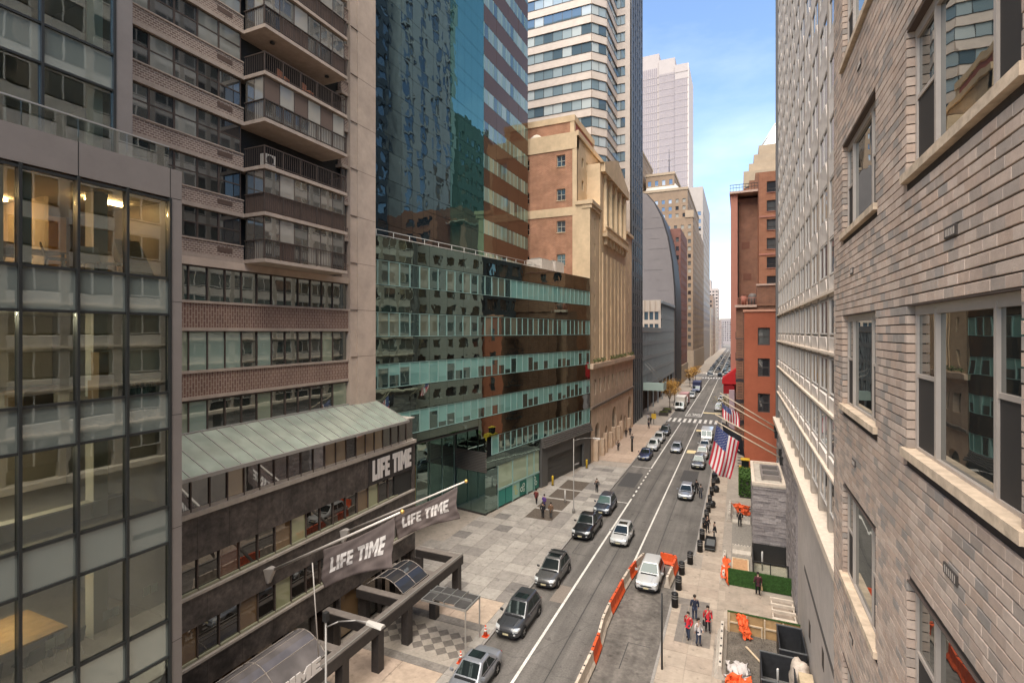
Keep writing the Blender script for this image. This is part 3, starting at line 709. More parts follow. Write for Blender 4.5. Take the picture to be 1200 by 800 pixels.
for k in range(3): bx('bar', rack, M('galv_frame', (0.24, 0.21, 0.19), 0.5, metal=0.3), 1.9, 3.2, 50.8 + k * 1.9, 51.3 + k * 1.9, 6.86, 7.25)
bx('side_rail', rack, MATS['galv_frame'], 1.75, 1.9, 50.6, 55.3, 6.86, 7.2); bx('side_rail', rack, MATS['galv_frame'], 3.2, 3.35, 50.6, 55.3, 6.86, 7.2)
bx('pan', rack, dark_steel, 1.92, 3.18, 51.35, 54.5, 6.86, 6.95)
# ------------------------------------------------------------------ left: near glass office building
OX = -17.5
clad = M('bronze_cladding', (0.17, 0.145, 0.128), 0.55, var=0.07, vscale=1.5, var2=0.08, vscale2=0.3, spec=0.4)
mull = M('curtain_mullion', (0.018, 0.019, 0.018), 0.4, spec=0.5)
vision = MT('office_vision_glass', (0.84, 0.90, 0.84), 0.09, 0.006, 1.0)
spand = MG('office_spandrel_glass', (0.14, 0.155, 0.135), (0.85, 0.9, 0.86), 0.22, 0.02, 0.008, 1.0)
seam = M('panel_seam', (0.02, 0.018, 0.016), 0.8)
ob = thing('glass_office_building', 'glass office building framed in bronze metal at the left edge', 'building', (OX - 5, 6, 0))
ymul = [11.06 - 1.31 * k for k in range(0, 9)]
OY0 = ymul[-1]
wz = [(24.42 - 3.83 * k - 2.62, 24.42 - 3.83 * k) for k in range(0, 7)]
wz = [w for w in wz if w[0] > 0]
bx('corner_cladding', ob, clad, OX - 0.5, OX, 11.06, 11.45, 0.1, 24.5)
for k in range(7): bx('panel_joint', ob, seam, OX - 0.4, OX + 0.003, 11.065, 11.453, 24.42 - 3.83 * k - 3.4, 24.42 - 3.83 * k - 3.385)
bx('fascia', ob, clad, OX - 0.5, OX, OY0, 11.45, 24.52, 25.5)
for y in ymul[::2] + [11.06]: bx('panel_joint', ob, seam, OX - 0.3, OX + 0.004, y - 0.012, y + 0.012, 24.5, 25.52)
bx('end_wall', ob, clad, -34, OX - 0.5, 11.2, 11.4, 0.1, 25.4)
for (a, b) in wz:
    bx('transom', ob, mull, OX - 0.16, OX - 0.02, OY0, 11.06, b - 0.04, b + 0.04)
    bx('transom', ob, mull, OX - 0.16, OX - 0.02, OY0, 11.06, a - 0.04, a + 0.04)
for y in ymul: bx('mullion', ob, mull, OX - 0.20, OX + 0.03, y - 0.035, y + 0.035, 0.1, 24.5)
for i in range(len(ymul) - 1):
    y1, y0 = ymul[i] - 0.035, ymul[i + 1] + 0.035
    for k, (a, b) in enumerate(wz):
        bx('glass_pane', ob, vision, OX - 0.10, OX - 0.085, y0, y1, a + 0.04, b - 0.04)
        bx('spandrel_panel', ob, spand, OX - 0.12, OX - 0.08, y0, y1, a - 1.21 + 0.04, a - 0.04)
# interior: floors, ceilings, back wall, columns (seen through the glass)
flo = M('office_floor', (0.20, 0.175, 0.145), 0.6, var=0.15, vscale=2); ceil = M('office_ceiling', (0.55, 0.50, 0.43), 0.9)
wallp = M('office_partition', (0.42, 0.34, 0.25), 0.9, var=0.06); wallo = M('office_ochre_wall', (0.55, 0.30, 0.12), 0.85)
for k, (a, b) in enumerate(wz):
    bx('floor_slab', ob, flo, -30, OX - 0.2, OY0, 11.18, a - 0.35, a - 0.03)
    bx('ceiling_panel', ob, ceil, -30, OX - 0.22, OY0, 11.18, b + 0.02, b + 0.12)
    bx('partition', ob, wallo if k == 0 else wallp, -24.2 - (k % 2), -24.0 - (k % 2), OY0, 11.18, a - 0.02, b + 0.01)
    bx('column', ob, ceil, OX - 1.6, OX - 1.15, 9.4, 9.8, a - 0.02, b + 0.015); bx('column', ob, ceil, OX - 1.6, OX - 1.15, 3.6, 4.0, a - 0.02, b + 0.015)
bx('partition', ob, wallp, -24, OX - 3.2, 9.05, 9.15, wz[0][0] - 0.02, wz[0][1] + 0.01)
# window recess on the end wall lets the neighbour show at the corner rooms
strip_l = ME('warm_light_strip', (1.0, 0.60, 0.28), 26.0)
for (x0, y0) in [(-20.6, 6.4), (-22.2, 7.6), (-21.4, 4.4), (-19.5, 9.6)]:  # the corner room strip is added only to brighten that room
    tag(MB().box(x0 - 0.06, x0 + 0.06, y0, y0 + 1.1, wz[0][1] - 0.10, wz[0][1] - 0.03).build('ceiling_or_fill_strip', strip_l), {-20.6: 'warm ceiling light strip nearest the glass in the top office', -22.2: 'warm ceiling light strip deep in the top office', -21.4: 'warm ceiling light strip at the left of the top office', -19.5: 'warm light strip added to brighten the corner room of the top office'}[x0], 'ceiling light', 'office ceiling lights')
for k in (1, 2, 3):  # added fill strips, no lamps known on these floors
    a, b = wz[k]
    tag(MB().box(-20.3, -20.2, 6.0, 7.6, b - 0.05, b + 0.0).build('ceiling_or_fill_strip', ME('added_fill_strip', (1.0, 0.84, 0.64), 42.0)), 'light strip added to brighten the office floor with ' + {1: 'cardboard boxes', 2: 'the long pale counter', 3: 'the wooden table'}[k], 'ceiling light', 'office ceiling lights')
# roller blinds / white piers by the glass on the top floor
bx('blind', ob, M('white_blind', (0.60, 0.56, 0.48), 0.9), OX - 0.5, OX - 0.42, 7.2, 7.55, wz[0][0], wz[0][1]); bx('blind', ob, MATS['white_blind'], OX - 0.5, OX - 0.42, 6.1, 6.95, wz[0][0], wz[0][1])
# set-back upper block with its own frame, and the glass balustrade of the terrace
UX = -19.2
bx('terrace_deck', ob, flo, UX, OX - 0.1, OY0, 11.3, 25.3, 25.44)
bx('corner_cladding', ob, clad, UX - 0.5, UX, 10.32, 10.85, 25.45, 46)
uy = [10.3 - 1.95 * k for k in range(0, 7)]
uz = [(25.5, 28.1), (29.3, 32.0), (33.2, 35.9), (37.1, 39.8)]
for y in uy: bx('mullion', ob, mull, UX - 0.16, UX + 0.02, y - 0.035, y + 0.035, 25.45, 46)
for (a, b) in uz:
    for z in (a, b): bx('transom', ob, mull, UX - 0.14, UX - 0.01, uy[-1], 10.3, z - 0.035, z + 0.035)
    for i in range(len(uy) - 1):
        bx('glass_pane', ob, vision, UX - 0.10, UX - 0.085, uy[i + 1] + 0.035, uy[i] - 0.035, a + 0.035, b - 0.035)
        bx('spandrel_panel', ob, spand, UX - 0.12, UX - 0.08, uy[i + 1] + 0.035, uy[i] - 0.035, b + 0.035, b + 1.165)
    bx('floor_slab', ob, flo, -30, UX - 0.2, uy[-1], 10.7, a - 0.3, a - 0.04); bx('ceiling_panel', ob, ceil, -30, UX - 0.2, uy[-1], 10.7, b + 0.04, b + 0.14)
    bx('partition', ob, wallp, -24.2, -24, uy[-1], 10.7, a - 0.02, b + 0.03)
    bx('curtain', ob, MATS['white_blind'], UX - 0.55, UX - 0.5, 9.75, 10.2, a, b) 
bx('end_wall', ob, clad, -34, UX - 0.5, 10.72, 10.84, 25.45, 46)
bal_g = MT('balustrade_glass', (0.86, 0.9, 0.88), 0.10)
yb = [11.2 - 1.31 * k for k in range(0, 9)]
for i in range(8): bx('balustrade_pane', ob, bal_g, OX - 0.30, OX - 0.285, yb[i + 1] + 0.01, yb[i] - 0.01, 25.5, 26.28)
bx('balustrade_rail', ob, M('brushed_steel', (0.5, 0.48, 0.45), 0.35, metal=0.7), OX - 0.32, OX - 0.265, yb[-1], yb[0], 26.28, 26.32)
bx('balustrade_pane', ob, bal_g, OX - 1.4, OX - 0.31, 11.19, 11.205, 25.5, 26.28)
# furniture
def chair(x, y, z, rz, col, label):
    t = thing('office_chair', label, 'chair', (x, y, z), rz, 'office chairs behind the glass', world=False)
    m = MB()
    for i in range(6):
        a = i / 5; zz = 0.42 + a * 0.45; xx = -0.22 - 0.12 * a; hw = 0.25 - 0.03 * a
        if i: m.add([(px_, -ph, pz), (px_, ph, pz), (xx, hw, zz), (xx, -hw, zz), (px_ - 0.03, -ph, pz), (px_ - 0.03, ph, pz), (xx - 0.03, hw, zz), (xx - 0.03, -hw, zz)], [(0, 1, 2, 3), (7, 6, 5, 4), (0, 3, 7, 4), (1, 5, 6, 2), (3, 2, 6, 7), (0, 4, 5, 1)])
        px_, ph, pz = xx, hw, zz
    m.build('backrest', col, t); MB().box(-0.24, 0.24, -0.25, 0.25, 0.40, 0.45).build('seat', col, t)
    for sx in (-1, 1):
        for sy in (-1, 1): MB().tube((0.18 * sx, 0.18 * sy, 0.40), (0.24 * sx, 0.24 * sy, 0), 0.016, 0.012, 6).build('leg', alu, t)
    return t
white_pl = M('white_shell', (0.62, 0.57, 0.50), 0.5); grey_pl = M('taupe_upholstery', (0.16, 0.125, 0.095), 0.8); oak = M('oak_board', (0.42, 0.25, 0.10), 0.6, var=0.2, vscale=3, stretch=(1, 1, 6))
z1 = wz[0][0] - 0.03
chair(-18.7, 9.35, z1, 2.6, white_pl, 'white shell chair in the top office beside the leaning board')
chair(-18.55, 10.0, z1, 0.4, white_pl, 'white shell chair half behind the mullion, next to the leaning board')
chair(-18.8, 8.5, z1, 1.2, grey_pl, 'taupe chair at the window of the top office, right of the orange room')
chair(-19.2, 7.75, z1, 0.2, grey_pl, 'taupe high-backed chair in front of the orange lit room')
bd = MB(); bd.hull8([(-18.3, 10.15, z1 + 0.01), (-18.0, 10.9, z1 + 0.01), (-18.03, 10.92, z1 + 0.01), (-18.33, 10.17, z1 + 0.01)], [(-18.6, 9.95, z1 + 1.25), (-18.4, 10.6, z1 + 1.25), (-18.43, 10.62, z1 + 1.25), (-18.63, 9.97, z1 + 1.25)])
tag(bd.build('leaning_board', oak), 'tan wooden board leaning by the corner window of the top office', 'board')
tb = thing('meeting_table', 'low meeting table in the orange lit top office', 'table', (-19.8, 8.1, z1))
bx('top', tb, M('table_dark', (0.16, 0.12, 0.09), 0.4), -20.4, -19.2, 7.0, 9.0, z1 + 0.66, z1 + 0.70)
for (x, y) in [(-20.3, 7.1), (-19.3, 7.1), (-20.3, 8.9), (-19.3, 8.9)]: bx('leg', tb, mull, x - 0.03, x + 0.03, y - 0.03, y + 0.03, z1, z1 + 0.66)
z2 = wz[1][0] - 0.03
card = M('cardboard', (0.40, 0.25, 0.125), 0.85, var=0.1, vscale=3)
def carton(x, y, z, w, d, h, label, flaps=True):
    t = thing('cardboard_box', label, 'box', (x, y, z), 0.2, 'cartons on the second office floor', world=False)
    m = MB(); th = 0.012
    m.box(-w / 2, w / 2, -d / 2, d / 2, 0, th); m.box(-w / 2, -w / 2 + th, -d / 2, d / 2, th, h); m.box(w / 2 - th, w / 2, -d / 2, d / 2, th, h); m.box(-w / 2 + th, w / 2 - th, -d / 2, -d / 2 + th, th, h); m.box(-w / 2 + th, w / 2 - th, d / 2 - th, d / 2, th, h)
    m.build('carton', card, t)
    if flaps:
        f = MB(); f.hull8([(-w / 2, -d / 2, h), (-w / 2, d / 2, h), (-w / 2, d / 2, h + th), (-w / 2, -d / 2, h + th)], [(-w / 2 - 0.22, -d / 2, h - 0.1), (-w / 2 - 0.22, d / 2, h - 0.1), (-w / 2 - 0.22, d / 2, h - 0.09), (-w / 2 - 0.22, -d / 2, h - 0.09)]); f.build('flap', card, t)
        f = MB(); f.hull8([(w / 2, -d / 2, h), (w / 2, d / 2, h), (w / 2, d / 2, h + th), (w / 2, -d / 2, h + th)], [(w / 2 + 0.2, -d / 2, h + 0.12), (w / 2 + 0.2, d / 2, h + 0.12), (w / 2 + 0.2, d / 2, h + 0.13), (w / 2 + 0.2, -d / 2, h + 0.13)]); f.build('flap', card, t)
    else: MB().box(-w / 2, w / 2, -d / 2, d / 2, h, h + 0.02).build('lid', card, t)
carton(-18.4, 7.7, z2, 0.7, 0.75, 0.42, 'open cardboard box with raised flaps on the office floor')
carton(-18.2, 9.35, z2, 0.42, 0.42, 0.55, 'lower of two stacked closed cardboard boxes by the window', False)
carton(-18.2, 9.35, z2 + 0.57, 0.30, 0.30, 0.85, 'tall slim carton standing on another by the window', False)
carton(-18.3, 6.6, z2, 0.5, 0.6, 0.3, 'low cardboard box at the left of the open one', False)
cr = thing('slatted_crate', 'low dark slatted crate by the corner window', 'crate', (-18.2, 10.4, z2))
for k in range(6): bx('slat', cr, mull, -18.5, -17.9, 10.02 + k * 0.15, 10.08 + k * 0.15, z2, z2 + 0.42)
bx('lid', cr, ceil, -18.55, -17.85, 9.98, 10.92, z2 + 0.42, z2 + 0.47)
z3 = wz[2][0] - 0.03
ct = thing('long_counter', 'long pale counter along the third floor windows', 'counter', (-18.6, 8.5, z3))
bx('front', ct, M('counter_pale', (0.40, 0.33, 0.25), 0.7), -18.9, -18.75, OY0, 10.3, z3, z3 + 0.5); bx('top', ct, ceil, -19.0, -18.6, OY0, 10.3, z3 + 0.5, z3 + 0.55)
z4 = wz[3][0] - 0.03
wt = thing('wooden_table', 'large wooden plank table seen through the lower office glass', 'table', (-19.6, 7.2, z4))
for k in range(7): bx('plank', wt, oak, -20.9 + k * 0.33, -20.58 + k * 0.33, 4.2, 8.7, z4 + 0.78, z4 + 0.83)
for (x, y) in [(-20.7, 4.5), (-18.9, 4.5), (-20.7, 8.4), (-18.9, 8.4)]: bx('leg', wt, mull, x - 0.05, x + 0.05, y - 0.05, y + 0.05, z4, z4 + 0.78)
for k in range(5):
    y = 4.8 + k * 0.95
    chair(-18.35, y, z4, 3.4, mull, 'dark chair tucked at the wooden table, ' + ['first', 'second', 'third', 'fourth', 'fifth'][k] + ' from the left')
paper = M('paper_notice', (0.62, 0.59, 0.55), 0.8)
for (y, z, lb) in [(7.95, 11.15, 'pair of white paper notices stuck inside the pane left of the table end'), (9.35, 11.25, 'pair of white paper notices on the middle pane'), (10.5, 11.45, 'pair of white paper notices on the corner pane')]:
    t = thing('window_notice', lb, 'notice', (OX - 0.12, y, z), 0, 'paper notices on the office glass')
    for s in (-1, 1): bx('sheet', t, paper, OX - 0.126, OX - 0.122, y + s * 0.115 - 0.105, y + s * 0.115 + 0.105, z, z + 0.28)
# ------------------------------------------------------------------ left: apartment tower over the health-club podium
AX = -25.8
conc_p = M('apartment_concrete', (0.46, 0.36, 0.285), 0.88, var=0.10, vscale=1.2, var2=0.14, vscale2=0.25, bump=0.2, bscale=15)
conc_e = M('slab_edge_concrete', (0.36, 0.285, 0.23), 0.88, var=0.15, vscale=2.0, bump=0.2)
flem = MBRICK('flemish_brick', (0.155, 0.100, 0.078), (0.235, 0.165, 0.132), (0.40, 0.325, 0.265), 0.23, 0.115, 0.020)
soldier = MBRICK('soldier_brick', (0.155, 0.088, 0.07), (0.20, 0.12, 0.09), (0.33, 0.25, 0.195), 0.40, 0.15, 0.022, vertical=True)
ap_glass = [MG('apt_glass_dark', (0.016, 0.016, 0.016), (0.8, 0.85, 0.85), 0.10, 0.02, 0.01), MG('apt_glass_dark2', (0.035, 0.034, 0.034), (0.8, 0.85, 0.85), 0.14, 0.03), MG('apt_glass_curtain', (0.22, 0.215, 0.185), (0.8, 0.85, 0.85), 0.12, 0.02), MG('apt_glass_mid', (0.085, 0.08, 0.07), (0.8, 0.85, 0.85), 0.2, 0.02, 0.01)]
of_glass = [MG('club_glass_%d' % i, c, (0.85, 0.92, 0.88), r_, 0.015, 0.012, 0.9) for i, (c, r_) in enumerate([((0.028, 0.032, 0.028), 0.26), ((0.05, 0.055, 0.045), 0.24), ((0.24, 0.27, 0.19), 0.16), ((0.26, 0.33, 0.27), 0.16), ((0.032, 0.036, 0.034), 0.30)])]
win_bronze = M('bronze_frame', (0.075, 0.055, 0.045), 0.5)
at = thing('apartment_tower', 'brown brick and concrete apartment tower with balconies above the health club', 'building', (-32, 23, 0))
bx('core', at, core_m, -45, AX - 0.5, 8.0, 31.4, 0.1, 60)
FZ = [24.1 + 2.61 * k for k in range(-0, 10)]
# brick and window bays left of the balconies
def flat_bay(y0, y1, wins, limit=300):
    for k, z in enumerate(FZ):
        top = z + 2.61
        bx('slab_edge', at, conc_e, AX - 0.5, AX + 0.06, y0, y1, z - 0.22, z)
        m = MB(); m.box(AX - 0.3, AX, y0, y1, z, z + 0.72); m.build('brick_band', flem, at)
        bx('sill', at, conc_e, AX - 0.3, AX + 0.05, y0, y1, z + 0.72, z + 0.79)
        for i in range(len(wins) - 1):
            a, b = wins[i], wins[i + 1]
            w = MB(); hz0, hz1 = z + 0.79, top - 0.22
            for (p, q, r_, s_) in [(a, a + 0.05, hz0, hz1), (b - 0.05, b, hz0, hz1), (a + 0.05, b - 0.05, hz0, hz0 + 0.05), (a + 0.05, b - 0.05, hz1 - 0.05, hz1), (a + 0.05, b - 0.05, (hz0 + hz1) / 2 - 0.03, (hz0 + hz1) / 2 + 0.03)]: w.box(AX - 0.16, AX - 0.08, p, q, r_, s_)
            o = w.build('window', win_bronze, at)
            g1 = rnd.choice(ap_glass); g2 = g1 if rnd.random() < 0.6 else rnd.choice(ap_glass)
            bx('pane', o, g1, AX - 0.14, AX - 0.12, a + 0.05, b - 0.05, (hz0 + hz1) / 2 + 0.03, hz1 - 0.05); bx('pane', o, g2, AX - 0.125, AX - 0.105, a + 0.05, b - 0.05, hz0 + 0.05, (hz0 + hz1) / 2 - 0.03)
rnd = random.Random(31)
flat_bay(14.0, 20.4, [14.1, 15.35, 16.55, 17.75, 18.95, 20.3])
for k, z in enumerate(FZ): bx('vent_grille', at, M('grille_brown', (0.10, 0.065, 0.05), 0.7), AX - 0.1, AX + 0.02, 18.8, 19.7, z + 0.26, z + 0.52)
flat_bay(28.2, 28.9, [28.3, 28.85])
# recessed wall behind the balconies
bx('recess_wall', at, M('recess_brown', (0.13, 0.105, 0.088), 0.8, var=0.15), AX - 0.9, AX - 0.6, 20.4, 28.3, 23.9, 52)
rail_m = M('railing_bronze', (0.07, 0.052, 0.043), 0.5); panel_m = M('balcony_panel_brown', (0.105, 0.072, 0.057), 0.7, var=0.1); soff = M('balcony_soffit', (0.44, 0.34, 0.27), 0.9, var=0.1, vscale=1)
BX0 = -24.1; BYa, BYb = 20.4, 26.95
kinds = {0: 'glass', 1: 'panel', 2: 'open', 3: 'mixed', 4: 'open', 5: 'glass', 6: 'panel', 7: 'glass', 8: 'open', 9: 'panel'}
light_pan = MG('balcony_glass_pale', (0.30, 0.275, 0.235), (0.85, 0.88, 0.86), 0.16, 0.02); refl_pan = MG('balcony_glass_refl', (0.13, 0.115, 0.095), (0.85, 0.88, 0.86), 0.3, 0.02, 0.02, 0.8)
brown_pan = M('brown_pan', (0.13, 0.09, 0.07), 0.7)
for k, z in enumerate(FZ):
    kd = kinds[k]
    bal = MB().box(AX - 0.6, BX0, BYa, BYb, z - 0.20, z).build('balcony', soff if False else conc_e, at)
    bx('wall_panel', at, ap_glass[0] if kd == 'open' else brown_pan, AX - 0.6, AX - 0.55, BYa + 0.2, 28.2, z + 0.02, z + 2.38)
    # railing: posts + balusters round three sides
    r = MB()
    for y in [BYa + 0.05 + (BYb - BYa - 0.1) * i / 5 for i in range(6)]: r.box(BX0 - 0.12, BX0 - 0.06, y - 0.025, y + 0.025, z, z + 1.05)
    r.box(BX0 - 0.12, BX0 - 0.06, BYa, BYb, z + 1.05, z + 1.10); r.box(AX, BX0 - 0.12, BYa + 0.03, BYa + 0.08, z + 1.05, z + 1.10); r.box(AX, BX0 - 0.12, BYb - 0.08, BYb - 0.03, z + 1.05, z + 1.10); r.box(BX0 - 0.115, BX0 - 0.065, BYa, BYb, z + 0.10, z + 0.14)
    n_ = 46
    for i in range(n_): y = BYa + 0.1 + (BYb - BYa - 0.2) * i / (n_ - 1); r.box(BX0 - 0.10, BX0 - 0.08, y - 0.008, y + 0.008, z + 0.14, z + 1.05)
    for i in range(11): x = AX + 0.1 + i * 0.145; r.box(x - 0.008, x + 0.008, BYa + 0.045, BYa + 0.065, z + 0.02, z + 1.05); r.box(x - 0.008, x + 0.008, BYb - 0.065, BYb - 0.045, z + 0.02, z + 1.05)
    r.build('railing', rail_m, at)
    if kd != 'open':
        lo = {'panel': panel_m, 'glass': None, 'mixed': None}[kd]
        ys = [BYa + 0.12 + (BYb - BYa - 0.24) * i / 6 for i in range(7)]
        for i in range(6):
            low = panel_m if kd == 'panel' else rnd.choice([ap_glass[1], ap_glass[3], light_pan, panel_m])
            bx('lower_panel', at, low, BX0 - 0.20, BX0 - 0.16, ys[i], ys[i + 1] - 0.04, z + 0.02, z + 1.05)
            up = rnd.choice([refl_pan, refl_pan, light_pan, ap_glass[3]]) if kd != 'mixed' else (light_pan if i % 2 else brown_pan)
            bx('enclosure_pane', at, up, BX0 - 0.20, BX0 - 0.17, ys[i], ys[i + 1] - 0.04, z + 1.10, z + 2.36)
        for y in ys: bx('enclosure_post', at, win_bronze, BX0 - 0.22, BX0 - 0.15, y - 0.04, y, z, z + 2.38)
        for i in range(2):
            xa = AX + 0.05 + i * 0.72
            bx('enclosure_pane', at, rnd.choice([light_pan, ap_glass[3], refl_pan]), xa, xa + 0.66, BYa + 0.10, BYa + 0.13, z + 1.10, z + 2.36); bx('lower_panel', at, panel_m if kd == 'panel' else rnd.choice([light_pan, ap_glass[3]]), xa, xa + 0.66, BYa + 0.10, BYa + 0.14, z + 0.02, z + 1.05)
        bx('enclosure_post', at, win_bronze, AX + 0.72, AX + 0.77, BYa + 0.09, BYa + 0.15, z, z + 2.38)
for (y, z) in [(21.6, 36.9), (25.9, 36.9)]: tag(MB().lathe([(0.02, z), (0.13, z - 0.03), (0.15, z - 0.10), (0.09, z - 0.13)], -24.9, y, 14).build('soffit_lamp', dark_steel), 'dark round lamp on the balcony underside, ' + ('left one' if y < 23 else 'right one'), 'lamp', 'balcony soffit lamps')
ac = thing('air_conditioner', 'white air conditioner unit standing on an open balcony', 'air conditioner', (-24.6, 20.9, 29.42))
bx('case', ac, M('ac_white', (0.5, 0.46, 0.4), 0.6), -24.75, -24.35, 20.62, 21.35, 29.42, 30.05); tag(MB().tube((-24.345, 20.95, 29.74), (-24.33, 20.95, 29.74), 0.24, 0.24, 16).build('fan_grille', dark_steel, ac))
terra = M('terracotta', (0.36, 0.15, 0.085), 0.8)
for i, (y, z, h, lb) in enumerate([(22.3, 34.62, 0.75, 'reddish chair at the left of the upper open balcony'), (24.2, 34.62, 0.8, 'reddish chair at the middle of the upper open balcony')]):
    t = thing('balcony_chair', lb, 'chair', (-24.8, y, z), 0.3, 'balcony chairs', world=False)
    MB().box(-0.25, 0.25, -0.25, 0.25, 0.38, 0.43).build('seat', terra, t); MB().box(-0.27, -0.22, -0.25, 0.25, 0.43, 0.95).build('backrest', terra, t)
    for sx in (-1, 1):
        for sy in (-1, 1): MB().box(sx * 0.22 - 0.02, sx * 0.22 + 0.02, sy * 0.22 - 0.02, sy * 0.22 + 0.02, 0, 0.38).build('leg', terra, t)
# concrete end pier with joints
bx('end_pier', at, conc_p, AX - 0.4, AX + 0.20, 28.92, 29.62, 14.6, 60); bx('end_pier', at, conc_p, AX - 0.4, AX + 0.26, 29.64, 31.65, 14.6, 60)
for k in range(9): bx('pier_joint', at, M('joint_dark', (0.13, 0.10, 0.08), 0.9), AX - 0.2, AX + 0.264, 28.93, 31.66, 18.2 + k * 3.4, 18.225 + k * 3.4)  # plain dark strips mark the pier joints
# office floors of the tower: three window bands between soldier-brick bands
bx('soffit_band', at, conc_p, AX - 0.4, AX + 0.06, 13.0, 28.92, 23.47, 23.88)
yy = [13.2 + 1.02 * i for i in range(16)]; yy[-1] = 28.9
for bi, (z0, z1) in enumerate([(21.67, 23.45), (18.03, 20.06), (14.75, 16.43)]):
    bx('head', at, win_bronze, AX - 0.3, AX - 0.02, 13.0, 28.92, z1 - 0.05, z1 + 0.03); bx('window_sill', at, conc_e, AX - 0.3, AX + 0.07, 13.0, 28.92, z0 - 0.16, z0 - 0.03)
    for i in range(15):
        w = MB(); w.box(AX - 0.2, AX - 0.06, yy[i] - 0.03, yy[i] + 0.03, z0, z1 - 0.05); o = w.build('mullion', win_bronze, at)
        g = of_glass[{0: [0, 0, 1, 0, 4][i % 5], 1: [0, 0, 2, 2, 3, 3, 3, 1, 3, 0, 1, 0, 4, 2, 0][i], 2: [1, 0, 4, 2, 3, 0, 1, 0, 2, 1, 0, 4, 0, 1, 2][i]}[bi]]
        bx('glass_pane', at, g, AX - 0.15, AX - 0.13, yy[i] + 0.03, yy[i + 1] - 0.03, z0 - 0.02, z1 - 0.05)
    if bi < 2:
        zb0 = (20.24, 16.67)[bi]
        bx('brick_band', at, soldier, AX - 0.3, AX, 13.0, 28.92, zb0, z0 - 0.16); bx('band_ledge', at, conc_e, AX - 0.3, AX + 0.08, 13.0, 28.92, zb0 - 0.18, zb0)
# ------------------------------------------------------------------ podium front: glass lean-to, clerestory, marble, sign
PX_ = -23.2; PYE = 33.5
marble = M('dark_marble', (0.062, 0.050, 0.043), 0.45, var=0.65, vscale=0.9, var2=0.55, vscale2=4.0, spec=0.5, detail=10)
ledge_w = M('podium_ledge', (0.36, 0.31, 0.26), 0.6, var=0.15)
cn_glass = MG('canopy_glass', (0.29, 0.315, 0.255), (0.9, 0.95, 0.90), 0.10, 0.06, 0.05, 1.2, var=0.14)
galv = M('canopy_steel', (0.30, 0.28, 0.25), 0.5, metal=0.3)
zt, zb_, xt, xb = 14.78, 13.42, AX + 0.1, PX_ + 0.55
n_ = 22; ys = [12.6 + (31.75 - 12.6) * i / n_ for i in range(n_ + 1)]
for i in range(n_):
    m = MB(); a, b = ys[i] + 0.03, ys[i + 1] - 0.03
    m.hull8([(xt, a, zt), (xb, a, zb_), (xb, a, zb_ - 0.03), (xt, a, zt - 0.03)], [(xt, b, zt), (xb, b, zb_), (xb, b, zb_ - 0.03), (xt, b, zt - 0.03)]); m.build('canopy_pane', cn_glass, at)
for y in ys:
    m = MB(); m.hull8([(xt, y - 0.03, zt + 0.04), (xb, y - 0.03, zb_ + 0.04), (xb, y - 0.03, zb_ - 0.05), (xt, y - 0.03, zt - 0.05)], [(xt, y + 0.03, zt + 0.04), (xb, y + 0.03, zb_ + 0.04), (xb, y + 0.03, zb_ - 0.05), (xt, y + 0.03, zt - 0.05)]); m.build('canopy_rafter', galv, at)
bx('canopy_gutter', at, galv, xb, xb + 0.14, 12.6, 31.8, zb_ - 0.14, zb_ + 0.03); bx('canopy_head', at, galv, xt - 0.3, xt, 12.6, 31.8, zt - 0.06, zt + 0.07)
m = MB(); m.face([(xt, 31.76, zt), (xb, 31.76, zb_), (xt, 31.76, zb_)]); m.face([(xt, 31.78, zb_), (xb, 31.78, zb_), (xt, 31.78, zt)]); m.build('canopy_gable', of_glass[1], at)
# clerestory
bx('coping', at, ledge_w, PX_ - 0.4, PX_ + 0.16, 12.6, 33.45, 11.42, 11.66)
cy = [12.8 + 0.93 * i for i in range(23)]
cw = [M('club_interior_warm', (0.34, 0.24, 0.13), 0.8)]
cl_g = [MG('clerestory_warm', (0.30, 0.215, 0.125), (0.9, 0.92, 0.9), 0.2, 0.02, 0.01), MG('clerestory_dark', (0.02, 0.018, 0.016), (0.9, 0.92, 0.9), 0.26, 0.02, 0.01), MG('clerestory_mauve', (0.10, 0.075, 0.068), (0.9, 0.92, 0.9), 0.26, 0.02, 0.01)]
pat = [1, 1, 1, 1, 1, 0, 1, 2, 2, 2, 1, 2, 0, 0, 1, 0, 0, 0, 1, 1, 1, 1]
for i in range(22):
    if i < 22: bx('mullion', at, win_bronze, PX_ - 0.1, PX_ + 0.02, cy[i] - 0.035, cy[i] + 0.035, 11.66, zb_ - 0.13)
    bx('clerestory_pane', at, cl_g[pat[i]], PX_ - 0.06, PX_ - 0.04, cy[i] + 0.035, min(cy[i + 1] - 0.035, 33.2), 11.80, zb_ - 0.13); bx('pane_sill', at, ledge_w, PX_ - 0.08, PX_ + 0.01, cy[i] + 0.035, min(cy[i + 1] - 0.035, 33.2), 11.66, 11.80)
bx('podium_roof', at, roof_gr, AX - 0.3, PX_ - 0.05, 12.6, PYE, zb_ - 0.14, zb_ - 0.05)
bx('podium_core', at, core_m, AX - 3, PX_ - 0.45, 12.0, PYE - 0.2, 0.1, zb_ - 0.16)
bx('podium_end', at, marble, AX - 2, PX_ - 0.002, PYE - 0.2, PYE, 0.1, 11.42)
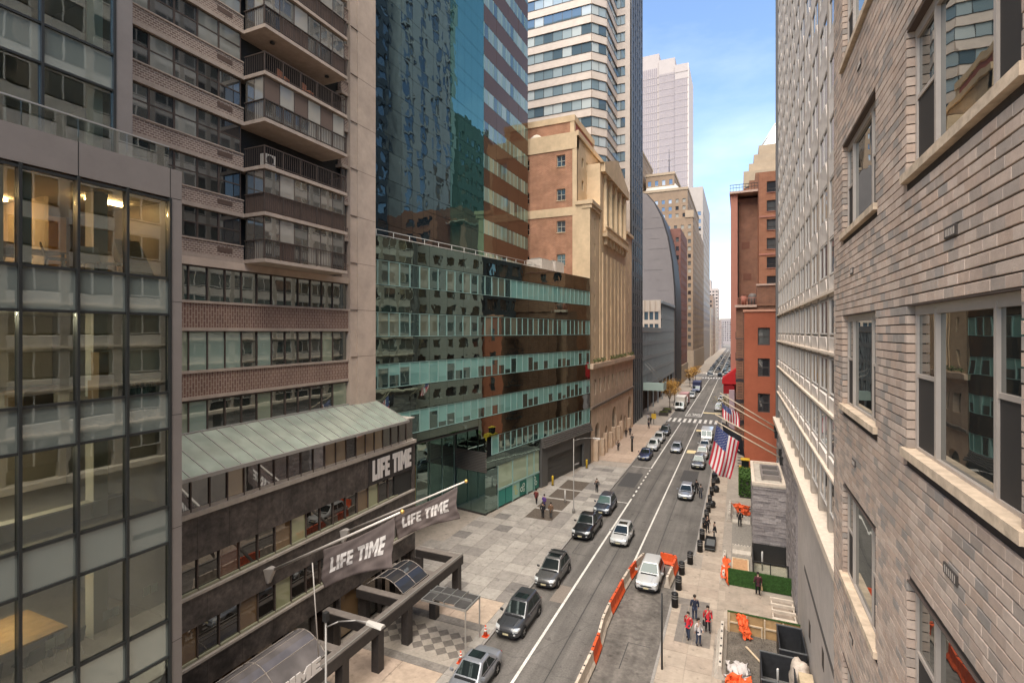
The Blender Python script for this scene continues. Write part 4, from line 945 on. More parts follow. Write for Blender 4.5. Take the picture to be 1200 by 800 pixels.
# marble slabs (each a panel) and window bands
def slab_row(y0, y1, z0, z1, w):
    y = y0
    while y < y1 - 0.05:
        e = min(y + w, y1); bx('marble_slab', at, marble, PX_ - 0.35, PX_ + rnd.uniform(-0.004, 0.004), y + 0.006, e - 0.006, z0, z1); y = e
slab_row(12.6, 27.6, 9.38, 11.40, 1.65); slab_row(12.6, PYE, 6.25, 7.68, 1.9); slab_row(12.6, PYE, 3.15, 4.45, 1.9)
slab_row(33.1, PYE, 7.9, 11.40, 1); slab_row(27.62, 28.0, 9.38, 11.4, 1)
bx('ledge', at, ledge_w, PX_ - 0.35, PX_ + 0.10, 12.6, PYE - 0.1, 7.70, 7.82); bx('ledge', at, ledge_w, PX_ - 0.35, PX_ + 0.10, 12.6, PYE - 0.1, 4.47, 4.59)
low_g = [MG('club_low_%d' % i, c, (0.8, 0.8, 0.78), 0.13, 0.015, 0.01) for i, c in enumerate([(0.020, 0.017, 0.014), (0.16, 0.10, 0.05), (0.03, 0.02, 0.016), (0.30, 0.30, 0.17), (0.10, 0.04, 0.025)])]
for (z0, z1, pt) in [(7.84, 9.36, [0, 1, 0, 0, 4, 0, 0, 1, 3, 0, 0, 2, 0, 1, 3, 0, 0, 0, 2]), (4.61, 6.23, [0, 0, 1, 0, 0, 1, 0, 3, 0, 2, 0, 0, 1, 0, 0, 0, 0, 0, 0])]:
    ys = [12.7 + 1.1 * i for i in range(20)]
    for i in range(19):
        if z0 > 7 and ys[i] > 31.3: continue
        bx('mullion', at, win_bronze, PX_ - 0.25, PX_ - 0.1, ys[i] - 0.03, ys[i] + 0.03, z0, z1); bx('glass_pane', at, low_g[pt[i]], PX_ - 0.2, PX_ - 0.18, ys[i] + 0.03, min(ys[i + 1] - 0.03, 33.4), z0, z1); bx('pane_sill', at, M('pale_green_sill', (0.26, 0.25, 0.17), 0.6), PX_ - 0.18, PX_ - 0.06, ys[i] + 0.03, min(ys[i + 1] - 0.03, 33.4), z0, z0 + 0.10)
bx('louvre_panel', at, mull, PX_ - 0.2, PX_ - 0.1, 31.0, 33.1, 7.84, 9.36)
# ground floor
for i in range(10):
    y = 13 + 2.05 * i; bx('shop_pane', at, low_g[[0, 2, 1, 0][i % 4]], PX_ - 0.3, PX_ - 0.28, y + 0.06, y + 1.95, 0.35, 3.1); bx('shop_pier', at, marble, PX_ - 0.35, PX_ - 0.02, y - 0.06, y + 0.06, 0.1, 3.14)
# block-letter sign
def letters(word, w=1.0, gap=0.16, wide=None):
    """boxes (x0,x1,z0,z1) or quads for heavy block capitals; height 1."""
    t = 0.30; out = []; x = 0.0
    for ch in word:
        if ch == ' ': x += 0.42; continue
        W = {'L': 0.62, 'I': 0.34, 'F': 0.66, 'E': 0.66, 'T': 0.78, 'M': 1.08}[ch]
        q = lambda a, b, c_, d_: out.append([(x + a, c_), (x + b, c_), (x + b, d_), (x + a, d_)])
        if ch == 'L': q(0, t, 0, 1); q(t, W, 0, 0.27)
        elif ch == 'I': q(0, W, 0, 1)
        elif ch == 'F': q(0, t, 0, 1); q(t, W, 0.75, 1); q(t, W - 0.06, 0.36, 0.58)
        elif ch == 'E': q(0, t, 0, 1); q(t, W, 0.77, 1); q(t, W - 0.05, 0.39, 0.61); q(t, W, 0, 0.23)
        elif ch == 'T': q(0.24, 0.24 + t, 0, 0.74); q(0, W, 0.74, 1)
        elif ch == 'M':
            q(0, t, 0, 1); q(W - t, W, 0, 1); out.append([(x + t, 0.62), (x + W / 2, 0.22), (x + W / 2, 0.62), (x + t, 1)]); out.append([(x + W / 2, 0.22), (x + W - t, 0.62), (x + W - t, 1), (x + W / 2, 0.62)])
        x += W + 0.10
    return out, x - 0.10
LT, LTW = letters('LIFE TIME')
sign_w = M('sign_letter_white', (0.58, 0.53, 0.49), 0.6); sign_k = M('sign_backing', (0.035, 0.030, 0.028), 0.5)
def block_sign(t, P, width, height, mat, th=0.05):
    for quad in LT:
        f = [P(x / LTW * width, z * height, th) for x, z in quad]; b = [P(x / LTW * width, z * height, 0.0) for x, z in quad]
        m = MB(); m.hull8(b, f); m.build('letter', mat, t)
bx('sign_backing', at, sign_k, PX_ - 0.34, PX_ + 0.05, 28.0, 33.1, 9.45, 11.38)
sg = thing('wall_sign', 'white LIFE TIME block letter sign on the dark podium corner', 'sign', (PX_, 30.4, 10.4))
block_sign(sg, lambda s, z, o: (PX_ + 0.055 + o, 28.35 + s, 9.72 + z), 4.5, 1.4, sign_w)
# ------------------------------------------------------------------ left: black glass building, podium askew to the street and tower above
bk_sp = MG('black_spandrel_glass', (0.012, 0.011, 0.010), (0.58, 0.78, 0.70), 0.45, 0.015, 0.05, 0.55)
bk_win = [MG('teal_window_%d' % i, c, (0.72, 0.95, 0.88), r_, 0.02, 0.02, 0.7) for i, (c, r_) in enumerate([((0.20, 0.39, 0.345), 0.16), ((0.025, 0.045, 0.042), 0.30), ((0.16, 0.33, 0.29), 0.18), ((0.035, 0.06, 0.055), 0.28), ((0.14, 0.15, 0.11), 0.26)])]
teal_fr = M('teal_frame', (0.24, 0.36, 0.32), 0.5)
bp = thing('black_glass_building', 'black glass office building with teal window bands and a corner tower', 'building', (-25, 55, 0))
A0 = Vector((-28.0, 33.5)); B0 = Vector((-20.7, 75.5)); LBK = (B0 - A0).length; dB = (B0 - A0) / LBK; nB = Vector((dB.y, -dB.x)); angB = math.atan2(dB.y, dB.x)
def PB(s, z, o=0.0): q = A0 + dB * s + nB * o; return (q.x, q.y, z)
def pbx(name, par, mat, s0, s1, o0, o1, z0, z1):
    c_ = PB((s0 + s1) / 2, (z0 + z1) / 2, (o0 + o1) / 2); return piece(name, par, mat, c_, (s1 - s0, abs(o1 - o0), z1 - z0), angB)
S_C = 16.3       # where the recessed entrance ends and the full-height part begins
bands = [(24.0, 26.1), (19.6, 21.7), (15.2, 17.3), (10.8, 12.9), (6.4, 8.5)]
# solid body: upper floors over all, lower floors only right of the recess
m = MB(); q = [PB(0, 0, -0.5), PB(LBK, 0, -0.5), PB(LBK, 0, -16), PB(0, 0, -16)]; m.prism([(a[0], a[1]) for a in q], 9.9, 27.8); m.build('core', core_m, bp)
m = MB(); q = [PB(S_C + 0.3, 0, -0.5), PB(LBK, 0, -0.5), PB(LBK, 0, -16), PB(S_C + 0.3, 0, -16)]; m.prism([(a[0], a[1]) for a in q], 0.1, 9.9); m.build('core', core_m, bp)
rnd = random.Random(77)
npan = 34; ps = LBK / npan
# spandrel glass panels, each a piece, two per window module wide
sp_z = [(26.15, 28.1), (21.75, 23.95), (17.35, 19.55), (12.95, 15.15), (8.55, 10.75)]
for zi, (z0, z1) in enumerate(sp_z):
    for i in range(npan // 2):
        s0, s1 = i * 2 * ps, (i + 1) * 2 * ps
        if zi == 4: z0_ = 10.0 if s1 <= S_C else z0
        else: z0_ = z0
        pbx('spandrel_panel', bp, bk_sp, s0 + 0.012, s1 - 0.012, -0.12, rnd.uniform(-0.008, 0.008), z0_, z1)
for bi, (z0, z1) in enumerate(bands):
    for i in range(npan):
        s0, s1 = i * ps, (i + 1) * ps
        if bi == 4 and s0 < S_C: continue
        if bi == 0: g = rnd.choice([4, 3, 4, 1]) if i < 17 else 0
        elif bi == 1: g = rnd.choice([1, 3, 3, 4]) if i < 17 else rnd.choice([1, 4, 2, 1])
        elif bi == 4: g = rnd.choice([1, 1, 3, 1, 2])
        else: g = None
        w = MB(); 
        for (a, b, c_, d_) in [(0, 0.05, z0, z1), (ps - 0.05, ps, z0, z1), (0.05, ps - 0.05, z0, z0 + 0.05), (0.05, ps - 0.05, z1 - 0.05, z1)]:
            lo = PB(s0 + a, 0, -0.14); pts = [PB(s0 + a, 0, -0.14), PB(s0 + b, 0, -0.14), PB(s0 + b, 0, -0.02), PB(s0 + a, 0, -0.02)]
            w.prism([(p_[0], p_[1]) for p_ in pts], c_, d_)
        o = w.build('window', teal_fr, bp)
        if g is None:       # blind drawn part way: pale above, dark below
            h = rnd.choice([0.45, 0.5, 0.5, 0.55, 0.75, 1.0, 0.2]); zm = z1 - (z1 - z0) * h
            pbx('blind', o, bk_win[0], s0 + 0.05, s1 - 0.05, -0.10, -0.07, zm, z1 - 0.05)
            if zm > z0 + 0.1: pbx('pane', o, bk_win[rnd.choice([1, 1, 3, 2])], s0 + 0.05, s1 - 0.05, -0.10, -0.08, z0 + 0.05, zm)
        else: pbx('pane', o, bk_win[g], s0 + 0.05, s1 - 0.05, -0.10, -0.08, z0 + 0.05, z1 - 0.05)
# end face of the podium towards the hotel side, roof edge railing and plant
m = MB(); q = [PB(LBK - 0.05, 0, -0.1), PB(LBK, 0, -0.1), PB(LBK, 0, -16), PB(LBK - 0.05, 0, -16)]; m.prism([(a[0], a[1]) for a in q], 0.1, 28.1); m.build('end_face', bk_sp, bp)
m = MB(); q = [PB(0, 0, -0.12), PB(LBK, 0, -0.12), PB(LBK, 0, -16), PB(0, 0, -16)]; m.prism([(a[0], a[1]) for a in q], 27.82, 27.95); m.build('roof', roof_gr, bp)
rm = MB()
for z in (28.3, 28.75): rm.path([PB(1.5, z, -0.5), PB(27, z, -0.5)], 0.035, 6)
for k in range(14): rm.tube(PB(1.5 + k * 1.96, 27.9, -0.5), PB(1.5 + k * 1.96, 28.75, -0.5), 0.03, 0.03, 6)
rm.build('roof_railing', M('railing_pale', (0.5, 0.48, 0.44), 0.5), bp)
hv_m = M('hvac_white', (0.55, 0.48, 0.41), 0.6, var=0.12, vscale=3)
for k, (s, L, h) in enumerate([(30.5, 1.6, 1.0), (32.6, 3.0, 2.1), (36.4, 2.6, 2.2)]):
    t = thing('rooftop_hvac_unit', ['small pale rooftop unit at the left of the row', 'tall pale rooftop unit in the middle of the row', 'pale rooftop unit with a cowl at the right of the row'][k], 'rooftop unit', PB(s, 27.95, -3), 0, 'air handling units on the black building')
    pbx('case', t, hv_m, s, s + L, -5, -2.5, 27.95, 28.0 + h); pbx('fan_housing', t, galv, s + 0.2, s + L - 0.2, -4.5, -3, 28.0 + h, 28.2 + h)
    if k == 2: m = MB(); m.tube(PB(s + L, 29.2, -3.6), PB(s + L + 0.9, 28.8, -3.6), 0.5, 0.35, 12); m.build('cowl', galv, t)
# recessed entrance: soffit, end wall with louvres, back glazing
DEP = 4.2
m = MB(); q = [PB(0, 0, -0.05), PB(S_C, 0, -0.05), PB(S_C, 0, -DEP - 1), PB(0, 0, -DEP - 1)]; m.prism([(a[0], a[1]) for a in q], 9.7, 9.88); m.build('soffit', mull, bp)
lou = M('louvre_grey', (0.16, 0.145, 0.13), 0.5, metal=0.3)
pbx('return_panel', bp, bk_sp, S_C - 0.02, S_C + 0.28, -DEP, 0.0, 7.0, 9.7)
for k in range(13): pbx('louvre', bp, lou, S_C - 0.06, S_C + 0.2, -DEP + 0.05, 0.02, 4.75 + k * 0.172, 4.85 + k * 0.172)
pbx('louvre_back', bp, mull, S_C, S_C + 0.28, -DEP, -0.01, 4.7, 7.0)
lob_g = MG('lobby_glass', (0.03, 0.055, 0.048), (0.75, 0.95, 0.88), 0.25, 0.02, 0.01)
pbx('lobby_pane', bp, lob_g, S_C - 0.01, S_C + 0.27, -DEP, -2.0, 0.3, 4.68); pbx('lobby_pane', bp, lob_g, S_C - 0.01, S_C + 0.27, -1.96, -0.02, 0.3, 4.68); pbx('base_strip', bp, sign_k, S_C - 0.03, S_C + 0.29, -DEP, 0.01, 0.1, 0.3)
for i in range(8):
    pbx('entrance_pane', bp, lob_g if i not in (4,) else MG('yellow_poster_glass', (0.36, 0.30, 0.12), (0.8, 0.95, 0.88), 0.14, 0.02), 0.1 + i * 2.0, 2.05 + i * 2.0, -DEP - 0.1, -DEP - 0.06, 0.3, 6.3); pbx('entrance_mullion', bp, teal_fr, 2.05 + i * 2.0, 2.1 + i * 2.0, -DEP - 0.15, -DEP + 0.02, 0.1, 9.7)  # one pane coloured as a yellow-green poster
    pbx('entrance_pane', bp, bk_sp, 0.1 + i * 2.0, 2.05 + i * 2.0, -DEP - 0.1, -DEP - 0.06, 6.4, 9.7)
# shop bay: black band, pale windows, green posters
s1_, s2_ = S_C + 0.3, 27.8
for i in range(6):
    a = S_C + (s2_ - S_C) * i / 6; b = S_C + (s2_ - S_C) * (i + 1) / 6
    pbx('spandrel_panel', bp, bk_sp, a + 0.01, b - 0.01, -0.12, 0.0, 5.1 if i == 0 else 5.0, 6.35)
pale_w = MG('shop_pale_glass', (0.34, 0.40, 0.27), (0.8, 0.95, 0.85), 0.14, 0.02, 0.01)
sh = [S_C + 0.05, S_C + 2.4, S_C + 5.4, S_C + 8.6, S_C + 10.2, s2_]
pbx('corner_pane', bp, lob_g, S_C + 0.3, S_C + 2.3, -0.14, -0.02, 0.3, 4.9)
for i in range(1, 5):
    pbx('shop_pane', bp, pale_w, sh[i] + 0.05, sh[i + 1] - 0.05, -0.14, -0.10, 2.35, 4.95); pbx('shop_mullion', bp, teal_fr, sh[i] - 0.05, sh[i] + 0.05, -0.2, 0.0, 0.15, 5.0)
pbx('shop_transom', bp, teal_fr, S_C + 2.4, s2_, -0.18, -0.02, 2.15, 2.33)
po_g = [M('poster_green_dark', (0.015, 0.13, 0.095), 0.4), M('poster_green_pale', (0.25, 0.42, 0.34), 0.4), M('poster_teal', (0.03, 0.20, 0.16), 0.4)]
po_w = M('poster_print_white', (0.55, 0.62, 0.52), 0.5); po_y = M('poster_print_yellow', (0.5, 0.45, 0.12), 0.5)
np_ = 6; pw = (s2_ - S_C - 2.5) / np_
for i in range(np_):
    a = S_C + 2.45 + i * pw
    t = tag(pbx('shop_poster', None, po_g[[2, 2, 1, 0, 1, 0][i]], a + 0.05, a + pw - 0.05, -0.09, -0.06, 0.32, 2.13), ['plain teal poster panel next to the glass corner', 'plain teal poster panel second from the corner', 'pale green poster with yellow ring print', 'dark green poster with curling white print', 'pale green poster without print', 'dark green poster with white ring print beside the garage'][i], 'poster', 'green posters in the shop window')
    if i in (2, 3, 5):
        pr = MB()
        for (cx, cz, r_) in [(0.35, 1.45, 0.26), (0.62, 0.85, 0.28)] if i != 3 else [(0.3, 0.9, 0.3), (0.75, 1.3, 0.26), (0.8, 0.7, 0.2)]:
            n_ = 14
            for k in range(n_):
                t0, t1 = 2 * math.pi * k / n_, 2 * math.pi * (k + 1) / n_
                pts = [PB(a + 0.1 + cx + math.cos(tt) * rr, 0.2 + cz + math.sin(tt) * rr, -0.055) for tt, rr in ((t0, r_), (t1, r_), (t1, r_ * 0.6), (t0, r_ * 0.6))]
                pr.face(pts)
        o = pr.build('ring_print', po_y if i == 2 else po_w, t); o.matrix_parent_inverse = Matrix.Rotation(-angB, 4, 'Z') @ Matrix.Translation(-t.location)
# garage bay
gar = M('garage_grey', (0.105, 0.10, 0.092), 0.6, var=0.06, vscale=1); gard = M('garage_door_grey', (0.075, 0.072, 0.066), 0.55, var=0.05)
g0, g1 = 28.2, LBK
pbx('garage_wall', bp, gar, g0, g0 + 1.6, -0.3, 0.05, 0.1, 4.6); pbx('garage_wall', bp, gar, g1 - 2.2, g1, -0.3, 0.05, 0.1, 4.6); pbx('garage_lintel', bp, gar, g0 + 1.6, g1 - 2.2, -0.3, 0.05, 3.6, 4.6); pbx('garage_band', bp, gar, g0, g1, -0.3, 0.04, 4.6, 5.2)
for k in range(12): pbx('door_panel', bp, gard, g0 + 1.6, g1 - 2.2, -0.55, -0.45 + (k % 2) * 0.012, 0.12 + k * 0.29, 0.40 + k * 0.29)
m = MB()
for k in range(5):      # sloping ribbed canopy over the garage
    z0 = 5.2 + k * 0.24; m2 = MB(); o0 = 0.55 - k * 0.1
    pbx('canopy_rib', bp, lou, g0, g1, -0.3, o0, z0, z0 + 0.17)
pbx('canopy_back', bp, gar, g0, g1, -0.35, 0.0, 5.2, 6.4)
yel = M('bollard_yellow', (0.55, 0.36, 0.03), 0.5, var=0.1)
for k, s in enumerate((g0 + 1.7, g1 - 2.6)):
    p_ = PB(s, 0.13, 0.7); t = thing('yellow_bollard', 'yellow bollard at the ' + ('near' if k == 0 else 'far') + ' jamb of the garage door', 'bollard', p_, 0, 'yellow garage bollards', world=False)
    MB().lathe([(0.14, 0), (0.14, 1.15), (0.11, 1.24), (0.03, 1.28)], 0, 0, 14).build('post', yel, t); MB().lathe([(0.2, 0), (0.2, 0.03)], 0, 0, 14).build('base_plate', dark_steel, t)
# tower of the black glass building: dark and green tints painting in differing reflections, and a banded part
TWX = -30.6
tg_a = MG('dark_reflection_glass', (0.012, 0.018, 0.024), (0.55, 0.74, 0.72), 0.24, 0.012, 0.10, 0.35); tg_b = MG('green_reflection_glass', (0.02, 0.055, 0.05), (0.34, 0.60, 0.53), 0.30, 0.012, 0.06, 0.35)
bd_sp = MG('tower_brown_spandrel', (0.105, 0.058, 0.036), (0.55, 0.46, 0.40), 0.03, 0.03, 0.08, 0.5); bd_w = [MG('tower_band_win_%d' % i, c, (0.85, 0.95, 0.88), 0.10, 0.02, 0.04, 0.6) for i, c in enumerate([(0.19, 0.235, 0.175), (0.11, 0.145, 0.115), (0.035, 0.045, 0.038), (0.27, 0.31, 0.24)])]
bx('tower_core', bp, core_m, -55, TWX - 0.3, 34.0, 75.0, 27.9, 96)
ST2 = 4.3; tz = [28.6 + ST2 * k for k in range(16)]
yA = [34.0 + 1.95 * i for i in range(10)]; yA[-1] = 51.2
def tower_pane(y0, y1, z0, z1, mat, nm='glass_panel', tilt=0.012):
    o = bx(nm, bp, mat, TWX - 0.1, TWX, y0 + 0.015, y1 - 0.015, z0 + 0.02, z1 - 0.02)
    o.rotation_euler = (0, rnd.uniform(-tilt, tilt), rnd.uniform(-tilt, tilt)); return o
bx('backing', bp, mull, TWX - 0.3, TWX - 0.12, 34.0, 75.0, 28, 95)
for zi in range(13):
    z = tz[zi]
    for i in range(len(yA) - 1):
        for h0, h1 in ((0, 1.6), (1.6, 4.3)): tower_pane(yA[i], yA[i + 1], z + h0, z + h1, tg_a, tilt=0.004)
    for i in range(5):
        y0 = 51.2 + 1.7 * i
        for h0, h1 in ((0, 1.6), (1.6, 4.3)): tower_pane(y0, y0 + 1.7, z + h0, z + h1, tg_b, tilt=0.004)
    for i in range(4): tower_pane(59.75 + 3.8 * i, 59.75 + 3.8 * (i + 1), z + 1.9, z + ST2, bd_sp, 'spandrel_panel', 0.006)
    for i in range(11):
        y0 = 59.75 + 15.2 * i / 11; w = MB(); y1 = 59.75 + 15.2 * (i + 1) / 11
        w.box(TWX - 0.08, TWX + 0.03, y0 - 0.04, y0 + 0.04, z, z + 1.9); w.build('mullion', teal_fr, bp)
        tower_pane(y0 + 0.04, y1 - 0.03, z, z + 1.9, bd_w[rnd.choice([0, 0, 1, 1, 2, 3])], 'glass_panel', 0.006)
# ------------------------------------------------------------------ cream and brick hotel
h_brick = MBRICK('hotel_brick', (0.40, 0.185, 0.105), (0.33, 0.145, 0.085), (0.42, 0.28, 0.19), 0.45, 0.16, 0.02, var=0.22)
cream = M('hotel_limestone', (0.62, 0.46, 0.29), 0.85, var=0.12, vscale=0.8, var2=0.15, vscale2=0.15, bump=0.2, bscale=6)
pink_l = M('hotel_base_stone', (0.55, 0.41, 0.29), 0.85, var=0.15, vscale=1.0, var2=0.15, vscale2=0.2)
h_gl = [MG('hotel_glass_a', (0.03, 0.034, 0.034), (0.9, 0.95, 0.95), 0.2), MG('hotel_glass_b', (0.10, 0.12, 0.115), (0.9, 0.95, 0.95), 0.2)]
h_fr = M('hotel_sash', (0.35, 0.33, 0.27), 0.6)
ht = thing('cream_hotel', 'tall cream stone and red brick hotel with a pedimented street front', 'building', (-28, 92, 0))
HY0 = 76.4
# camera-facing side: brick with pale top and band
hz_w = [(45.9, 47.7), (40.6, 42.4), (35.6, 37.4), (30.4, 32.2), (25.4, 27.2)]
LS = 14.0      # from x=-36.2 to -22.2
facade(ht, (-36.2, HY0), (-23.1, HY0), 24.0, [(a, b) for a, b in sorted(hz_w)], [(3.8, 5.25), (9.9, 11.3)], h_brick, h_gl, depth=0.3, frame=h_fr, fr=0.10, rail=(('h', 0.5), ('v', 0.5)), sill=cream, zlast=48.4)
bx('pale_top', ht, cream, -36.2, -23.0, HY0 - 0.12, HY0 + 1, 48.4, 51.0); bx('pale_band', ht, cream, -36.25, -23.0, HY0 - 0.10, HY0 + 0.2, 38.1, 39.4)
bx('quoin', ht, cream, -23.7, -23.0, HY0 - 0.08, HY0 + 0.3, 24.0, 48.38)
bx('quoin', ht, cream, -23.1, -20.9, HY0 - 0.05, HY0 + 0.2, 0.1, 40.0)
bx('core', ht, core_m, -36.1, -23.6, HY0 + 0.5, 108.8, 0.1, 50.3)
bx('roof', ht, roof_gr, -36.2, -23.0, HY0, 109, 50.3, 50.6)
facade(ht, (-23.0, HY0), (-23.0, 109.2), 39.5, [(42.6, 44.2), (46.2, 47.8)], [(2.6, 3.7), (5.2, 6.3), (24.5, 25.6), (28, 29.1)], cream, h_gl, depth=0.3, frame=h_fr, fr=0.08, rail=(('h', 0.5),), zlast=51.0)
bx('roof_cornice', ht, cream, -23.1, -22.75, HY0, 109.2, 50.4, 51.2)
# shoulder bays and main shaft on the street line
SX = -20.9
shaft_cols = [1.6, 30.6]
facade(ht, (SX, HY0), (SX, 82.0), 15.0, rows_even(15.0, 6, 4.0, 1.0, 2.9), [(2.4, 3.0)], cream, h_gl, depth=0.25, zlast=39.6)
bx('shoulder_core', ht, cream, -23.2, SX - 0.35, HY0 + 0.3, 109, 0.1, 39.0)
bx('shoulder_cornice', ht, cream, -23.2, SX + 0.45, HY0 - 0.3, 82.2, 39.6, 40.2); bx('shoulder_cornice', ht, cream, -22.2, SX + 0.3, HY0 - 0.15, 82.1, 39.0, 39.6)
facade(ht, (SX, 103.0), (SX, 109.2), 15.0, rows_even(15.0, 6, 4.0, 1.0, 2.9), [(2.6, 3.2)], cream, h_gl, depth=0.25, zlast=39.6)
bx('shoulder_cornice', ht, cream, -22.2, SX + 0.4, 103, 109.3, 39.6, 40.2)
MXF = -20.75
bx('shaft_core', ht, cream, -23.2, MXF - 0.02, 82.0, 103.0, 15.0, 47.5)
for k in range(7):      # shallow vertical ribs of the blank shaft
    y = 83.0 + k * 2.95; bx('shaft_rib', ht, cream, MXF - 0.02, MXF + 0.22, y, y + 1.6, 15.2, 33.0)
bx('balcony_ledge', ht, cream, MXF, MXF + 0.8, 83.5, 101.5, 35.8, 36.4)
for k in range(7): bx('bracket', ht, cream, MXF, MXF + 0.55, 84.4 + k * 2.55, 85.1 + k * 2.55, 34.6, 35.8)
for k in range(16): bx('baluster', ht, cream, MXF + 0.5, MXF + 0.72, 83.8 + k * 1.12, 84.15 + k * 1.12, 36.4, 37.3)
bx('balustrade_rail', ht, cream, MXF + 0.42, MXF + 0.8, 83.5, 101.5, 37.3, 37.55)
for k in range(5):
    y = 84.6 + k * 3.9; m = MB(); m.lathe([(0.5, 36.4), (0.5, 37.0), (0.38, 37.1), (0.34, 45.6), (0.5, 46.2)], MXF + 0.1, y, 12); m.build('column', cream, ht)
for k in range(4): bx('loggia_pane', ht, h_gl[0], MXF - 0.015, MXF + 0.01, 85.4 + k * 3.9, 87.7 + k * 3.9, 38.0, 44.5)
bx('entablature', ht, cream, -22.2, MXF + 0.7, 82.4, 102.6, 46.2, 47.6)
pd = MB(); z0, z1 = 47.6, 51.0
pd.add([(-22.2, 82.0, z0), (-22.2, 103.0, z0), (-22.2, 92.5, z1), (MXF + 0.6, 82.0, z0), (MXF + 0.6, 103.0, z0), (MXF + 0.6, 92.5, z1)], [(0, 1, 2), (5, 4, 3), (0, 3, 4, 1), (1, 4, 5, 2), (2, 5, 3, 0)]); pd.build('pediment', cream, ht)
# base: frieze of small windows and arched openings
facade(ht, (SX + 0.25, 75.7), (SX + 0.25, 109.2), 8.6, [(10.2, 12.6)], [(2.2 + 3.0 * k, 3.3 + 3.0 * k) for k in range(10)], pink_l, h_gl, depth=0.3, zlast=14.4)
bx('string_course', ht, pink_l, SX, SX + 0.7, 75.6, 109.2, 14.4, 15.1); bx('string_course', ht, M('dark_course', (0.16, 0.125, 0.095), 0.9), SX, SX + 0.5, 75.6, 109.2, 8.2, 8.6)
planting = M('balcony_planting', (0.10, 0.11, 0.04), 0.9, var=0.4, vscale=4, bump=0.8)
for (y0, y1) in [(76.5, 84), (88, 101), (103, 108.5)]:
    pb = MB()
    for k in range(int((y1 - y0) * 10)):
        c_ = Vector((SX + 0.45 + rnd.uniform(-0.2, 0.25), rnd.uniform(y0, y1), 15.3 + rnd.uniform(0, 0.55))); r_ = rnd.uniform(0.12, 0.25)
        a_ = Vector((rnd.uniform(-1, 1), rnd.uniform(-1, 1), rnd.uniform(-1, 1))).normalized(); b_ = a_.orthogonal().normalized(); pb.face([c_ + a_ * r_, c_ + b_ * r_ * 0.6, c_ - a_ * r_, c_ - b_ * r_ * 0.6])
    o = tag(pb.build('ledge_planting', planting, ht), kind='stuff')
def arch_wall(t, x, y0, y1, z0, z1, arches, mat, glass, depth=0.5):
    """wall in plane x facing +X with round-headed openings"""
    m = MB(); n = 10
    edges = sorted(arches); y = y0
    for (c_, w, zs) in edges:
        a, b = c_ - w / 2, c_ + w / 2
        m.face([(x, y, z0), (x, a, z0), (x, a, z1), (x, y, z1)])
        pts = [(c_ - w / 2 * math.cos(math.pi * i / n), zs + w / 2 * math.sin(math.pi * i / n)) for i in range(n + 1)]
        for i in range(n):
            (ya, za), (yb, zb) = pts[i], pts[i + 1]
            m.face([(x, ya, za), (x, yb, zb), (x, yb, z1), (x, ya, z1)]); m.face([(x, yb, zb), (x, ya, za), (x - depth, ya, za), (x - depth, yb, zb)])
        m.face([(x, a, z0), (x - depth, a, z0), (x - depth, a, zs), (x, a, zs)][::-1]); m.face([(x, b, z0), (x - depth, b, z0), (x - depth, b, zs), (x, b, zs)])
        y = b
        g = MB(); g.face([(x - depth + 0.02, yy_, zz_) for yy_, zz_ in [(a, z0), (b, z0)] + pts[::-1]]); g.build('arched_window', glass, t)
    m.face([(x, y, z0), (x, y1, z0), (x, y1, z1), (x, y, z1)]); m.build('arcade_wall', mat, t)
arch_wall(ht, SX + 0.3, 75.7, 109.2, 0.13, 8.2, [(79.5, 3.0, 4.2), (85.5, 1.8, 3.4), (91.5, 3.4, 5.0), (97.5, 1.8, 3.4), (100.8, 1.6, 3.0), (105.5, 3.6, 5.2)], pink_l, h_gl[0])
for k, y in enumerate((77.6, 81.6, 83.6, 87.4, 89.4, 93.8, 95.8, 103.2)): bx('plinth', ht, pink_l, SX + 0.3, SX + 0.95, y - 0.35, y + 0.35, 0.13, 2.8 if k % 2 else 3.3)
pent = thing('rooftop_penthouse', 'red brick penthouse with pale stone corners on the hotel roof', 'penthouse', (-29, 84, 51))
bx('brick_wall', pent, h_brick, -35, -24.6, 80.0, 92, 50.6, 54.2); bx('corner', pent, cream, -25.2, -24.5, 79.9, 80.6, 50.6, 54.2); bx('coping', pent, cream, -35.1, -24.4, 79.85, 92.2, 54.2, 55.2); bx('corner', pent, cream, -24.62, -24.5, 91.4, 92.1, 50.6, 54.2)
bx('red_panel', pent, M('red_panel', (0.36, 0.10, 0.06), 0.7, var=0.1), -24.6, -24.55, 80.7, 91.3, 50.6, 54.1)
tag(MB().lathe([(0.02, 51.0), (1.2, 51.0), (1.1, 51.7), (0.5, 52.2), (0.05, 52.3)], -30.5, 78.6, 16).build('roof_tarpaulin', M('tarp_pale', (0.5, 0.42, 0.33), 0.8)), 'pale rounded cover on the hotel roof edge', 'roof cover')
# ------------------------------------------------------------------ banded tower with folded corner and dark slab side
b_st = M('banded_stone', (0.50, 0.425, 0.37), 0.75, var=0.08, vscale=1.0, var2=0.06)
b_gl = [MG('banded_glass_%d' % i, c, (0.85, 0.93, 1.0), r_, 0.02, 0.01, ior=1.3) for i, (c, r_) in enumerate([((0.30, 0.36, 0.38), 0.12), ((0.08, 0.12, 0.15), 0.16), ((0.42, 0.46, 0.46), 0.08), ((0.17, 0.23, 0.26), 0.14)])]
btw = thing('banded_tower', 'tall tower with pinkish stone bands, strip windows and a folded corner', 'building', (-30, 110, 0))
pl = [(-46, 97), (-26.3, 97), (-24.1, 99.6), (-24.1, 109), (-22.2, 109)]
m = MB(); ins = [(-46, 97.4), (-26.5, 97.4), (-24.5, 99.8), (-24.5, 109.4), (-21.6, 109.4), (-21.6, 122), (-46, 122)]; m.prism(ins, 0.1, 128); m.build('core', core_m, btw)
bandz = [51.0 + 3.62 * k for k in range(0, 18)]
wm = 2.05
